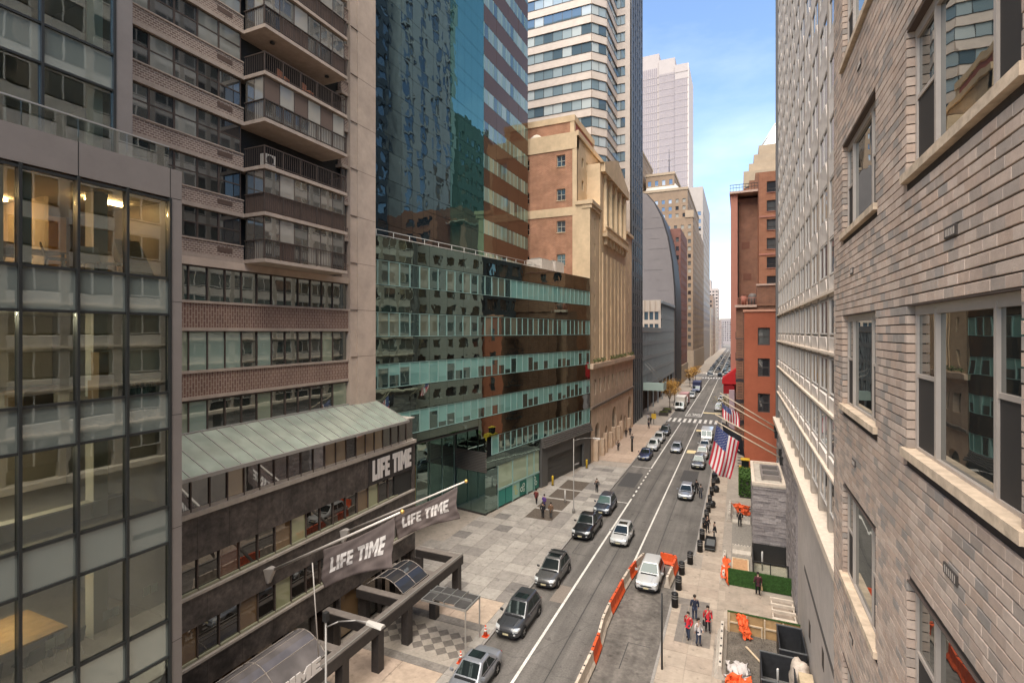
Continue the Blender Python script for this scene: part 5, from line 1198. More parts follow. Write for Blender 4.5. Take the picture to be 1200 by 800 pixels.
for i in range(4):
    a, b = Vector(pl[i]), Vector(pl[i + 1]); L = (b - a).length; d = (b - a) / L; nn = Vector((d.y, -d.x)); an = math.atan2(d.y, d.x); n_ = max(1, round(L / (wm if i != 3 else 1.0)))
    for z in bandz:
        if z > 116: continue
        if z > 100 and i == 0: pass
        c_ = (a + b) / 2
        piece('stone_band', btw, b_st, (c_.x, c_.y, z + 0.75), (L, 0.5, 1.5), an); piece('sill_line', btw, mull, (c_.x + nn.x * 0.05, c_.y + nn.y * 0.05, z + 1.55), (L, 0.5, 0.10), an)
        for k in range(n_):
            q = a + d * (L * (k + 0.5) / n_); w = piece('window', btw, mull, (q.x - nn.x * 0.12, q.y - nn.y * 0.12, z + 2.61), (L / n_, 0.3, 2.02), an)
            link('pane', boxmesh(L / n_ - 0.12, 0.02, 1.90, rnd.choice([b_gl[0], b_gl[0], b_gl[2], b_gl[1], b_gl[3]])), w, (0, -0.155, 0))
bx('corner_pier', btw, b_st, -22.2, -21.2, 108.8, 110, 0.1, 128)
fin_m = M('dark_metal_fin', (0.105, 0.105, 0.108), 0.5, var=0.1, metal=0.2); fin_g = MG('dark_slab_glass', (0.02, 0.023, 0.027), (0.6, 0.68, 0.75), 0.03, 0.06, ior=1.2)
bx('dark_face', btw, fin_g, -21.5, -20.95, 109.2, 122.2, 0.1, 128)
for k in range(6): bx('fin', btw, fin_m, -20.95, -20.83, 109.25 + 2.5 * k, 110.2 + 2.5 * k if k < 5 else 122.3, 0.1, 128)
for k in range(33): bx('spandrel', btw, M('dark_spandrel', (0.06, 0.063, 0.07), 0.5), -20.95, -20.90, 109.3, 122.2, 14 + 3.6 * k, 15.0 + 3.6 * k)
bx('end_fin', btw, fin_m, -45, -21.0, 122.0, 122.3, 20, 128)
# ------------------------------------------------------------------ long low block clad in blue-grey metal fins
lb = thing('finned_low_block', 'long blue-grey office block with vertical metal fins along the street', 'building', (-30, 160, 0))
lf = M('fin_bluegrey', (0.24, 0.26, 0.27), 0.5, var=0.1, metal=0.2); lg = MG('fin_glass', (0.06, 0.072, 0.082), (0.7, 0.8, 0.88), 0.05, 0.06, ior=1.25)
bx('body', lb, lg, -50, -21.2, 122.4, 187, 6.2, 20.0); bx('upper_body', lb, lg, -50, -21.2, 155, 187, 20.0, 28.4)
for k in range(30):
    y = 122.5 + k * 2.16; bx('fin', lb, lf, -21.2, -20.98, y, y + 0.6, 0.13 if k % 4 == 0 else 6.0, 28.6 if y > 155 else 20.2)
for z in (6.0, 9.6, 13.2, 16.8, 20.2, 24.0): bx('spandrel', lb, lf, -21.2, -21.05, 122.4 if z < 21 else 155, 187, z, z + 1.0)
bx('parapet', lb, lf, -50, -20.7, 155.0, 187.2, 28.4, 29.2); bx('roof', lb, roof_gr, -50, -21, 122.4, 155, 20.0, 20.15)
bx('ground_floor', lb, M('arcade_dark', (0.05, 0.042, 0.036), 0.8), -50, -22.6, 122.4, 187, 0.1, 6.2)
for k in range(5): bx('arcade_panel', lb, M('arcade_brown', (0.10, 0.075, 0.06), 0.8), -22.6, -22.2, 125 + k * 12, 131 + k * 12, 0.13, 6.1)
pw_ = M('pale_window_wall', (0.50, 0.42, 0.35), 0.8)
facade(lb, (-33, 154.6), (-21.1, 154.6), 20.1, [(20.6, 22.4), (23.6, 26.0)], [(5.6 + 1.5 * k, 6.7 + 1.5 * k) for k in range(4)], pw_, [b_gl[1]], depth=0.3, zlast=29.4)
for k in range(5): bx('pale_post', lb, pw_, -27.7 + k * 1.5, -27.3 + k * 1.5, 154.3, 154.6, 26.1, 29.3)
# ------------------------------------------------------------------ grey stone building with a swooping curved front
cv = thing('curved_front_building', 'grey stone slab building with a curved swooping street front', 'building', (-27, 195, 0))
prof = [(-20.9, 0.1), (-20.9, 28), (-21.2, 36), (-22.0, 45), (-23.4, 53.5), (-25.4, 60.5), (-28.0, 66.0), (-30.5, 69.2), (-33, 70.6)]
cvs = M('curved_stone', (0.15, 0.13, 0.125), 0.8, var=0.06, vscale=0.4, var2=0.08, vscale2=0.08)
pts = prof + [(-46, 70.6), (-46, 0.1)]
m = MB(); n_ = len(pts); vs = [(x, 187.3, z) for x, z in pts] + [(x, 206, z) for x, z in pts]
m.add(vs, [tuple(range(n_)), tuple(range(2 * n_ - 1, n_ - 1, -1))] + [(i, n_ + i, n_ + (i + 1) % n_, (i + 1) % n_) for i in range(n_)]); m.build('stone_body', cvs, cv)
for i in range(len(prof) - 1):
    (x0, z0), (x1, z1) = prof[i], prof[i + 1]; m = MB(); m.hull8([(x0, 188.2, z0), (x0 + 0.5, 188.2, z0), (x0 + 0.5, 205, z0), (x0, 205, z0)], [(x1, 188.2, z1), (x1 + 0.5, 188.2, z1), (x1 + 0.5, 205, z1), (x1, 205, z1)]); m.build('dark_front', M('curved_dark_front', (0.03, 0.028, 0.03), 0.6), cv)
for k in range(9): bx('stone_seam', cv, M('seam_grey', (0.12, 0.104, 0.10), 0.9), -30 + rnd.uniform(-3, 4), -27 + rnd.uniform(-1, 5) if k % 2 else -26, 187.26, 187.3, 31 + k * 3.7, 31.08 + k * 3.7)
# ------------------------------------------------------------------ far left row
def slab_building(name, label, x0, x1, y0, y1, H, wallm, glasses, pitch, ww, wh, colp, sides='SE', base=5.0, zmin=0.0, frac=None, limit=300, cap=None, cat='building', par=None):
    t = par or thing(name, label, cat, ((x0 + x1) / 2, (y0 + y1) / 2, 0))
    bx('core', t, core_m, x0 + 0.4, x1 - 0.4, y0 + 0.4, y1 - 0.4, max(zmin, 0.1), H - 0.3)
    z0 = max(zmin, base); n = int((H - 1.2 - z0) / pitch); rows = [(z0 + pitch * k + (pitch - wh) * 0.5, z0 + pitch * k + (pitch - wh) * 0.5 + wh) for k in range(n)]
    segs = {'S': ((x0, y0), (x1, y0)), 'E': ((x1, y0), (x1, y1)), 'W': ((x0, y1), (x0, y0)), 'N': ((x1, y1), (x0, y1))}
    for s_, (a, b) in segs.items():
        L = math.hypot(b[0] - a[0], b[1] - a[1])
        if s_ in sides:
            nc = max(1, int((L - 0.6) / colp)); f = ww / (L / nc)
            facade(t, a, b, max(zmin, 0.1), rows, cols_even(L, nc, f), wallm, glasses, depth=0.3, zlast=H, limit=limit)
        else:
            m = MB(); m.face([(a[0], a[1], max(zmin, 0.1)), (b[0], b[1], max(zmin, 0.1)), (b[0], b[1], H), (a[0], a[1], H)]); m.build('side_wall', wallm, t)
    m = MB(); m.face([(x0, y0, H), (x1, y0, H), (x1, y1, H), (x0, y1, H)]); m.build('roof', roof_gr, t)
    if cap: 
        for (a0, a1, b0, b1) in [(x0 - 0.3, x1 + 0.3, y0 - 0.3, y0 + 0.3), (x1 - 0.3, x1 + 0.3, y0 + 0.3, y1), (x0 - 0.3, x0 + 0.3, y0 + 0.3, y1)]: bx('cornice', t, cap, a0, a1, b0, b1, H - 0.7, H + 0.5)
    return t
fg = [MG('far_glass_%d' % i, c, (0.9, 0.95, 1.0), 0.2, 0.03) for i, c in enumerate([(0.03, 0.03, 0.032), (0.10, 0.10, 0.095), (0.30, 0.28, 0.24)])]
dk_red = M('far_maroon_brick', (0.16, 0.075, 0.060), 0.85, var=0.1, vscale=0.6, var2=0.12, vscale2=0.1); tan = M('far_tan_brick', (0.20, 0.138, 0.092), 0.85, var=0.08, vscale=0.6, var2=0.12, vscale2=0.08); tan_l = M('far_tan_stone', (0.28, 0.21, 0.145), 0.85, var=0.1, vscale=0.6)
slab_building('maroon_brick_building', 'dark maroon brick building beyond the curved front', -40, -20.9, 207, 234, 60, dk_red, [fg[1], fg[2], fg[0]], 3.5, 1.1, 1.7, 2.3)
bx('storefront', bpy.data.objects['maroon_brick_building'], tan_l, -21, -20.5, 207, 234, 0.13, 7)
tt = slab_building('tan_setback_tower', 'tan brick setback tower with paired windows left of the sky', -60, -20.9, 264, 345, 76, tan, [fg[2], fg[0], fg[1]], 3.6, 1.4, 1.9, 3.1)
slab_building('', '', -60, -23.5, 265.5, 340, 91, tan, [fg[2], fg[2], fg[0]], 3.6, 1.5, 1.9, 3.2, zmin=76, base=76, par=tt, cap=tan_l)
slab_building('', '', -44, -30, 268, 300, 100, tan, [fg[0], fg[2]], 6.0, 1.6, 2.6, 3.0, zmin=91, base=92.5, par=tt, cap=tan_l)
m = MB(); m.add([(-44.5, 267, 91), (-27, 267, 91), (-27, 300, 91), (-44.5, 300, 91), (-43, 268.5, 95), (-30, 268.5, 95), (-30, 298, 95), (-43, 298, 95)], [(0, 1, 5, 4), (1, 2, 6, 5), (2, 3, 7, 6), (3, 0, 4, 7), (4, 5, 6, 7)]); m.build('sloped_roof', M('slate_roof', (0.36, 0.32, 0.27), 0.8, var=0.1), tt)
bx('corner_turret', tt, tan_l, -24.5, -20.6, 263.7, 270, 76, 79.5); bx('base_storey', tt, tan_l, -58, -20.6, 263.7, 345, 0.13, 11)
bt = slab_building('tan_rear_tower', 'tan brick tower with white-framed windows half behind the dark slab', -80, -45.5, 262, 300, 112, tan, [fg[2], fg[2], fg[0]], 4.6, 1.3, 2.4, 3.6, base=60, zmin=20, cap=tan_l)
slab_building('', '', -80, -49, 264, 300, 118, tan, [fg[0], fg[2]], 5, 1.4, 2.6, 3.6, base=112.4, zmin=112, par=bt, cap=tan_l)
pole_m = MB(); pole_m.tube((-34, 280, 100), (-34, 280, 116), 0.25, 0.12, 8); pole_m.tube((-33, 280, 110), (-35, 280, 110), 0.1, 0.1, 6); pole_m.build('antenna', dark_steel, tt)
# tall ribbed white tower with stepped top
wt_m = M('ribbed_white', (0.345, 0.30, 0.283), 0.8, var=0.05, vscale=0.3); wt_g = MG('ribbed_glass', (0.25, 0.20, 0.185), (0.95, 0.95, 1), 0.06, 0.1)
wt_ = thing('ribbed_white_tower', 'tall pinkish white ribbed skyscraper with a stepped top', 'building', (-50, 400, 0))
for (xa, xb, ya, H) in [(-75, -56.2, 402.0, 232), (-56.2, -44.5, 400.8, 226), (-44.5, -34.8, 399.6, 219.5)]:
    bx('shaft', wt_, wt_m, xa, xb, ya, 440, 0.1, H)
    n_ = int((xb - xa) / 1.45)
    for k in range(n_): bx('window_strip', wt_, wt_g, xa + 0.45 + k * 1.45, xa + 1.25 + k * 1.45, ya - 0.25, ya, 30, H - 11)
    for k in range(30): bx('floor_line', wt_, wt_m, xa, xb, ya - 0.32, ya - 0.2, 60 + k * 5.3, 60.25 + k * 5.3)
bx('lit_edge', wt_, M('ribbed_lit_edge', (0.52, 0.44, 0.40), 0.8), -35.2, -34.6, 399.4, 440, 0.1, 219)  # side face coloured lighter to stand for the light on it
# pale gridded tower
pg = M('grid_pale', (0.31, 0.27, 0.24), 0.8, var=0.06, vscale=0.4)
pt_ = slab_building('pale_grid_tower', 'pale tower with dark square windows at the end of the left row', -36, -22.0, 356, 440, 106, pg, [fg[0], fg[0], fg[1]], 5.0, 2.2, 2.6, 3.4, base=20)
slab_building('', '', -36, -22.0, 356, 440, 115, pg, [pg], 9, 1.0, 4.0, 2.0, base=106, zmin=106, par=pt_)
# dim lower buildings along the far street
rnd = random.Random(91)
fcols = [(0.42, 0.34, 0.27), (0.30, 0.215, 0.165), (0.46, 0.385, 0.32), (0.36, 0.27, 0.20), (0.40, 0.30, 0.25), (0.33, 0.27, 0.235)]
fl_ = [(446, 475, 40, 'beige far building after the pale grid tower'), (476, 520, 52, 'brown far building, sixth along the left row'), (521, 560, 44, 'pale far block beside the distant tower'), (562, 604, 36, 'low tan far block before the distant tower'), (640, 690, 34, 'small far building near the street end'), (692, 760, 28, 'last low building at the far end of the left row')]
for k, (a, b, h, lbl) in enumerate(fl_):
    slab_building('far_street_building', lbl, -48, -20.9 + rnd.uniform(-0.5, 0.3), a, b, h, M('far_wall_%d' % k, fcols[k], 0.85, var=0.1, vscale=0.3), [fg[0], fg[1]], 3.6, 1.3, 1.9, 3.0, limit=60)['group'] = 'far street row'
dt = slab_building('distant_tower', 'distant grey-brown tower closing the street view', -42, -21.5, 605, 638, 68, M('far_tower_wall', (0.34, 0.285, 0.26), 0.85, var=0.08), [fg[0], fg[1]], 3.6, 2.2, 1.6, 3.2, limit=100)
slab_building('', '', -38, -29, 607, 630, 78, MATS['far_tower_wall'], [fg[0]], 4, 1.5, 1.6, 3, base=68.5, zmin=68, par=dt)
slab_building('street_end_building', 'hazy block closing the far end of the street', -30, 60, 900, 940, 42, M('far_end_wall', (0.24, 0.21, 0.205), 0.9, var=0.08), [fg[1], fg[0]], 3.6, 1.6, 1.9, 3.4, limit=60, sides='S')
# ------------------------------------------------------------------ far right row
red_p = M('painted_red_wall', (0.33, 0.095, 0.05), 0.85, var=0.10, vscale=0.8, var2=0.12, vscale2=0.15); org = MBRICK('orange_brick', (0.36, 0.145, 0.078), (0.30, 0.115, 0.065), (0.36, 0.22, 0.15), 0.5, 0.2, 0.02, var=0.12)
pink_r = M('rose_brick', (0.42, 0.185, 0.135), 0.85, var=0.06, vscale=0.6); brn = MBRICK('brown_brick', (0.25, 0.115, 0.07), (0.20, 0.09, 0.06), (0.26, 0.17, 0.12), 0.5, 0.2, 0.02, var=0.15)
rp_ = thing('red_painted_building', 'red painted building with three sash windows behind the flags', 'building', (5, 90, 0))
bx('core', rp_, core_m, 1.0, 19.5, 78.5, 93.5, 0.1, 22.5)
facade(rp_, (0.55, 78.0), (20, 78.0), 0.1, [(9.0, 11.6), (13.9, 16.4), (18.2, 20.6)], [(1.7, 3.2), (6.0, 7.4)], red_p, [fg[0], fg[1]], depth=0.25, frame=M('sash_dark', (0.06, 0.05, 0.045), 0.6), fr=0.14, rail=(('h', 0.5),), zlast=22.8)
m = MB(); m.face([(0.55, 94, 0.1), (0.55, 78, 0.1), (0.55, 78, 22.8), (0.55, 94, 22.8)]); m.face([(0.55, 78, 22.8), (20, 78, 22.8), (20, 94, 22.8), (0.55, 94, 22.8)]); m.build('side_wall', brn, rp_)
bx('parapet', rp_, M('parapet_pink', (0.5, 0.25, 0.17), 0.8), 0.4, 20, 77.85, 78.15, 22.8, 23.1)
fe = thing('fire_escape', 'black iron fire escape stair on the side of the red building', 'fire escape', (0.2, 80, 0))
for z in range(4, 22, 3):
    bx('landing', fe, dark_steel, -0.55, 0.5, 78.6, 82.6, z, z + 0.08)
    r = MB(); 
    for q in range(9): r.box(-0.55, -0.51, 78.6 + q * 0.5, 78.64 + q * 0.5, z + 0.08, z + 1.0)
    r.box(-0.56, -0.50, 78.6, 82.64, z + 0.98, z + 1.03); r.build('guard_rail', dark_steel, fe)
    s = MB(); 
    for q in range(9): s.box(-0.3, 0.3, 79.2 + q * 0.32, 79.5 + q * 0.32, z - 3 + q * 0.34, z - 2.95 + q * 0.34)
    s.build('stair', dark_steel, fe)
rb = thing('red_brick_tower', 'tall red brick building with a recessed brown wall and rooftop railings', 'building', (3, 112, 0))
facade(rb, (3.1, 100.0), (16, 100.0), 22, rows_even(24.0, 7, 3.3, 0.6, 2.5), [(1.2, 3.4), (5.0, 7.0)], org, [fg[0], fg[1]], depth=0.3, frame=MATS['sash_dark'], fr=0.12, rail=(('h', 0.35),), sill=pink_r, zlast=48.0)
bx('core', rb, core_m, 3.3, 16, 100.5, 125, 0.1, 47.5); m = MB(); m.face([(3.1, 125, 0.1), (3.1, 100, 0.1), (3.1, 100, 48), (3.1, 125, 48)]); m.build('side_wall', org, rb)
bx('recessed_wall', rb, brn, -0.4, 3.1, 108.0, 125, 0.1, 45.6); bx('rose_pilaster', rb, pink_r, -1.6, -0.4, 106.2, 125, 0.1, 46.2); bx('drain_pipe', rb, dark_steel, -0.35, -0.2, 107.8, 107.98, 20, 45)
bx('roof_slab', rb, M('roof_edge_pink', (0.5, 0.36, 0.29), 0.8), -1.8, 3.1, 105.6, 125, 46.2, 46.6); 
r = MB()
for k in range(10): r.box(-1.7 + k * 0.52, -1.64 + k * 0.52, 105.7, 105.76, 46.6, 47.8)
r.box(-1.75, 3.1, 105.69, 105.77, 47.75, 47.85); r.box(-1.75, 3.1, 105.69, 105.77, 47.2, 47.28); r.build('roof_railing', dark_steel, rb)
for k in range(3): bx('stepped_wall', rb, brn, 0.6 + k * 1.1, 1.7 + k * 1.1 if k < 2 else 9, 112, 122, 46.6, 48.6 + 1.4 * k)
for (x, z) in [(1.0, 36), (1.3, 30), (1.2, 26)]: bx('blocked_window', rb, M('bricked_up', (0.17, 0.075, 0.05), 0.9), x - 0.7, x + 0.7, 107.95, 108, z, z + 1.2)
for z in (27, 33.6, 40.2): bx('band', rb, pink_r, 3.05, 16, 99.9, 100.02, z - 0.15, z + 0.15)
# ledge with rooftop plant behind the red painted building
mid = thing('brown_ledge_building', 'brown brick building with a plant terrace behind the red one', 'building', (3, 97, 0))
bx('wall', mid, brn, -0.6, 20, 96.0, 99.5, 0.1, 24.4); bx('terrace_edge', mid, MATS['roof_edge_pink'], -0.8, 2.6, 95.3, 96, 24.2, 24.6); bx('terrace_upper', mid, brn, 2.6, 20, 95.8, 99.4, 24.4, 27.8); bx('terrace_edge', mid, MATS['roof_edge_pink'], 2.5, 20, 95.6, 96.0, 27.8, 28.1)
rr = MB(); 
for k in range(8): rr.box(-0.7 + k * 0.45, -0.65 + k * 0.45, 95.35, 95.4, 24.6, 25.8)
rr.box(-0.75, 2.6, 95.34, 95.41, 25.75, 25.83); rr.build('terrace_rail', pink_r, mid)
tk = MB(); tk.tube((0.2, 97, 25.4), (1.0, 97, 25.4), 0.8, 0.8, 14); tag(tk.build('rooftop_fan', M('fan_red', (0.28, 0.10, 0.07), 0.7)), 'round reddish fan drum on the brown terrace', 'rooftop unit')
tk = MB(); tk.lathe([(0.7, 24.45), (0.7, 26.2), (0.4, 26.6)], 2.0, 97.2, 14); tag(tk.build('rooftop_tank', M('tank_grey', (0.12, 0.1, 0.09), 0.6)), 'dark cylindrical tank on the brown terrace', 'rooftop unit')
bg = M('beige_step_wall', (0.27, 0.205, 0.14), 0.85, var=0.1, vscale=0.5)
sbg = slab_building('beige_stepped_building', 'beige stepped building topped by a glass pyramid behind the red tower', 1.2, 30, 200, 235, 77, bg, [fg[0], fg[1]], 3.6, 2.4, 1.8, 3.4, base=40, zmin=0.1, sides='SW', limit=120)
for k in range(3): bx('setback', sbg, bg, 3.0 + k * 1.6, 28, 203 + k, 233, 77 + k * 3.4, 80.4 + k * 3.4)
m = MB(); a = [(7.2, 206, 87.2), (16, 206, 87.2), (16, 218, 87.2), (7.2, 218, 87.2)]; ap = (12.5, 210, 97)
for i in range(4): m.face([a[i], a[(i + 1) % 4], ap])
m.build('glass_pyramid', MG('pyramid_glass', (0.22, 0.25, 0.25), (0.95, 1, 1), 0.05), sbg)
for i in range(4): MB().tube(a[i], ap, 0.3, 0.25, 6).build('pyramid_rib', M('pyramid_rib', (0.42, 0.4, 0.37), 0.6), sbg)
far_r = [(126, 165, 40, 'rose brick building beyond the red brick tower'), (166, 198, 34, 'pale building past the rose one on the right'), (263, 330, 46, 'right row building beyond the avenue'), (331, 420, 40, 'second right row building beyond the avenue'), (421, 560, 36, 'long far building closing the right row')]
for k, (a, b, h, lbl) in enumerate(far_r):
    slab_building('far_right_building', lbl, -0.4, 24, a, b, h, M('far_rwall_%d' % k, fcols[(k * 2 + 1) % 6], 0.85, var=0.1, vscale=0.3), [fg[0], fg[1]], 3.6, 1.4, 1.9, 3.0, limit=40, sides='W')['group'] = 'far right row'
# red awning and banner column by the right pavement
aw = thing('red_awning', 'bright red awning canopy projecting over the right pavement', 'awning', (-2.2, 104, 9))
aw_m = M('awning_red', (0.45, 0.018, 0.02), 0.7, var=0.1)
m = MB(); m.hull8([(-3.0, 102.5, 10.4), (-3.0, 107, 10.4), (-3.0, 107, 11.4), (-3.0, 102.5, 11.4)], [(-0.5, 102.5, 10.4), (-0.5, 107, 10.4), (-0.5, 107, 13.4), (-0.5, 102.5, 13.4)]); m.build('canopy', aw_m, aw); bx('valance', aw, M('awning_red_dark', (0.27, 0.012, 0.015), 0.8), -2.8, -0.9, 102.7, 106.8, 8.6, 10.4)
bx('mast', aw, dark_steel, -1.2, -1.0, 104.6, 104.8, 0.13, 10.4)
cb_ = thing('mauve_banner_column', 'tall pale mauve column below the red awning', 'column', (-1.4, 102, 0))
bx('shaft', cb_, M('mauve_stucco', (0.40, 0.29, 0.31), 0.8, var=0.1), -1.8, -0.9, 101.4, 102.4, 0.13, 9.4); bx('plinth', cb_, kerb_stone, -1.95, -0.75, 101.25, 102.55, 0.13, 1.0)

# tall neighbours set back behind the right row: hidden from here, mirrored in the glass across the street
lilac = M('lilac_concrete', (0.40, 0.40, 0.40), 0.8, var=0.1, vscale=0.5); navy_w = M('navy_cladding', (0.06, 0.07, 0.085), 0.6)
slab_building('grey_rear_tower', 'tall grey tower behind the concrete tower, mirrored in the glass opposite', 5.2, 24, 62.2, 77.4, 112, M('rear_concrete', (0.46, 0.43, 0.39), 0.8, var=0.1), [fg[0]], 2.9, 1.7, 1.6, 2.9, limit=60, sides='W')
slab_building('dark_rear_tower', 'tall dark tower behind the red buildings, mirrored in the glass opposite', 14, 34, 79, 98, 125, navy_w, [fg[0], fg[0], fg[1]], 3.8, 2.6, 2.4, 3.2, limit=60, sides='W')
slab_building('lilac_rear_tower', 'tall lilac-grey tower farther behind the right row, mirrored in the glass opposite', 14, 34, 103, 128, 118, lilac, [fg[0], fg[1]], 4.6, 2.6, 4.2, 5.4, limit=60, sides='W')
slab_building('teal_rear_building', 'broad dark teal building behind the right row, mirrored in the green glass opposite', 14, 34, 131, 162, 84, M('teal_cladding', (0.10, 0.12, 0.115), 0.7, var=0.1, vscale=0.4), [fg[0], fg[1]], 4.2, 2.0, 2.2, 3.4, limit=60, sides='W')
# ------------------------------------------------------------------ pergola, canopy, flagpoles and banners of the health club
pg_m = M('pergola_granite', (0.036, 0.030, 0.027), 0.55, var=0.25, vscale=5, var2=0.2, spec=0.4); pg_t = M('pergola_top', (0.185, 0.155, 0.132), 0.8, var=0.2, vscale=3)
pe = thing('entrance_pergola', 'dark granite pergola of beams and square columns in front of the health club', 'pergola', (-20.5, 25, 0))
bx('edge_beam', pe, pg_m, -19.75, -19.17, 12.5, 34.0, 2.45, 3.06); bx('beam_cap', pe, pg_t, -19.73, -19.2, 12.5, 34.02, 3.06, 3.11); bx('top_rail', pe, galv, -19.32, -19.24, 12.5, 34.0, 3.11, 3.2)
for y in (17.6, 20.9, 23.7, 26.7, 30.3, 33.45):
    bx('cross_beam', pe, pg_m, -23.15, -19.76, y, y + 0.55, 2.5, 3.04); bx('beam_cap', pe, pg_t, -23.15, -19.76, y + 0.01, y + 0.54, 3.04, 3.09)
for y in (15.0, 18.3, 21.35, 24.3, 27.2, 30.4, 33.5):
    bx('column', pe, pg_m, -19.72, -19.2, y - 0.25, y + 0.25, 0.13, 2.45); bx('column', pe, pg_m, -23.1, -22.6, y - 0.25, y + 0.25, 0.13, 2.5)
sm_glass = MG('smoked_glass', (0.035, 0.035, 0.038), (0.8, 0.85, 0.9), 0.02, 0.03, ior=1.3)
def vault(y0, y1, zc, rise, label, mat):
    t = thing('barrel_skylight', label, 'skylight', (-21.3, (y0 + y1) / 2, zc))
    n = 8; xs = [-22.9 + 3.05 * i / n for i in range(n + 1)]; zs = [zc + rise * math.sin(math.pi * i / n) for i in range(n + 1)]
    for i in range(n):
        for (a, b) in [(y0, (y0 + y1) / 2 - 0.01), ((y0 + y1) / 2 + 0.01, y1)]:
            m = MB(); m.face([(xs[i], a, zs[i]), (xs[i + 1], a, zs[i + 1]), (xs[i + 1], b, zs[i + 1]), (xs[i], b, zs[i])]); m.build('glass_pane', mat, t)
    for i in range(0, n + 1, 2): MB().box(xs[i] - 0.018, xs[i] + 0.018, y0, y1, zs[i] - 0.02, zs[i] + 0.025).build('purlin', alu, t)
    for y in (y0, (y0 + y1) / 2, y1):
        m = MB(); m.path([(xs[i], y, zs[i] + 0.01) for i in range(n + 1)], 0.022, 6); m.build('rib', alu, t)
vault(27.35, 30.2, 3.1, 0.75, 'curved smoked glass skylight over the far pergola bay', sm_glass)
vault(14.4, 20.6, 3.1, 0.95, 'large curved glass skylight at the near end of the pergola', MG('frosted_roof', (0.15, 0.132, 0.125), (0.8, 0.85, 0.9), 0.02, 0.08, ior=1.35, var=0.25))
ps_ = thing('pergola_sign', 'white LIFE TIME letters standing along the pergola edge beam', 'sign', (-19.2, 17.5, 3.2))
block_sign(ps_, lambda s, z, o: (-19.2 + o, 14.3 + s, 3.12 + z * 0.95), 5.2, 0.72, sign_w, 0.06)
bx('rail', ps_, sign_w, -19.21, -19.15, 14.2, 19.6, 3.10, 3.15)
# flat sidewalk canopy from the pergola to the kerb
sc = thing('sidewalk_canopy', 'small flat canopy of glass panels on steel posts over the chequered paving', 'canopy', (-17, 28.7, 0))
steel = MATS['brushed_steel']; cx0, cx1, cy0, cy1, cz = -18.75, -15.45, 27.7, 29.65, 2.85
for (a0, a1, b0, b1) in [(cx0, cx1, cy0, cy0 + 0.08), (cx0, cx1, cy1 - 0.08, cy1), (cx0, cx0 + 0.08, cy0 + 0.08, cy1 - 0.08), (cx1 - 0.08, cx1, cy0 + 0.08, cy1 - 0.08)]: bx('edge_frame', sc, steel, a0, a1, b0, b1, cz - 0.12, cz)
for i in range(4):
    for j in range(2):
        xa = cx0 + 0.1 + i * 0.79; ya = cy0 + 0.1 + j * 0.88; z_ = cz + 0.02 + 0.10 * (1.5 - abs(i - 1.5))
        bx('roof_panel', sc, M('canopy_panel_grey', (0.065, 0.06, 0.056), 0.5, var=0.2, vscale=3), xa, xa + 0.74, ya, ya + 0.84, z_ - 0.03, z_)
    if i: bx('rafter', sc, steel, cx0 + 0.06 + i * 0.79, cx0 + 0.10 + i * 0.79, cy0 + 0.05, cy1 - 0.05, cz - 0.02, cz + 0.16)
bx('ridge', sc, steel, cx0 + 0.08, cx1 - 0.08, (cy0 + cy1) / 2 - 0.03, (cy0 + cy1) / 2 + 0.03, cz, cz + 0.165)
for y in (cy0 + 0.04, cy1 - 0.04): bx('post', sc, steel, cx1 - 0.08, cx1 - 0.005, y - 0.035, y + 0.035, 0.13, cz - 0.12)
# projecting flagpoles with hanging banners
banner_m = M('banner_taupe', (0.125, 0.097, 0.088), 0.8, var=0.10, vscale=2, bump=0.6, bscale=5, stretch=(2.5, 1, 0.6)); gold = M('gold_ball', (0.65, 0.40, 0.12), 0.3, metal=0.6); pole_p = M('pole_pale', (0.50, 0.45, 0.40), 0.45, metal=0.2)
def flagpole(base, tip, label, r0=0.08, r1=0.05, ball=True, group=None, mat=pole_p):
    t = thing('flagpole', label, 'flagpole', base, 0, group); MB().tube(base, tip, r0, r1, 10).build('pole', mat, t)
    d = (Vector(tip) - Vector(base)).normalized()
    if ball:
        c_ = Vector(tip) + d * 0.08; s = MB(); s.lathe([(0.02, -0.11), (0.08, -0.07), (0.11, 0), (0.08, 0.07), (0.02, 0.11)], 0, 0, 12); s.build('finial', gold, t, tuple(c_))
    return t
t1 = (-14.5, 19.8, 11.57); t2 = (-14.27, 25.5, 11.51); b1 = (-23.1, 19.8, 7.15); b2 = (-23.1, 25.5, 7.2)
for (b, tp, nm) in [(b1, t1, 'near'), (b2, t2, 'far')]:
    t = flagpole(b, tp, 'pale angled flagpole on the podium carrying the %s LIFE TIME banner' % nm, group='podium flagpoles')
    MB().hull8([(b[0] - 0.1, b[1] - 0.1, b[2] - 0.6), (b[0] - 0.1, b[1] + 0.1, b[2] - 0.6), (b[0] + 0.05, b[1] + 0.1, b[2] - 0.6), (b[0] + 0.05, b[1] - 0.1, b[2] - 0.6)], [(b[0] - 0.1, b[1] - 0.28, b[2] + 0.2), (b[0] - 0.1, b[1] + 0.28, b[2] + 0.2), (b[0] + 0.5, b[1] + 0.10, b[2] + 0.28), (b[0] + 0.5, b[1] - 0.10, b[2] + 0.28)]).build('bracket', pole_p, t)
def cloth(name, label, cat, F, nu, nv, mat, group=None, th=0.012):
    """F(a,b)->point for a,b in 0..1; double-sided sheet with thickness"""
    m = MB(); vs = [F(i / nu, j / nv) for j in range(nv + 1) for i in range(nu + 1)]
    m.add(vs, [(j * (nu + 1) + i, j * (nu + 1) + i + 1, (j + 1) * (nu + 1) + i + 1, (j + 1) * (nu + 1) + i) for j in range(nv) for i in range(nu)], 0, True)
    o = m.build(name, mat); so = o.modifiers.new('th', 'SOLIDIFY'); so.thickness = th; so.offset = 0
    return tag(o, label, cat, group)
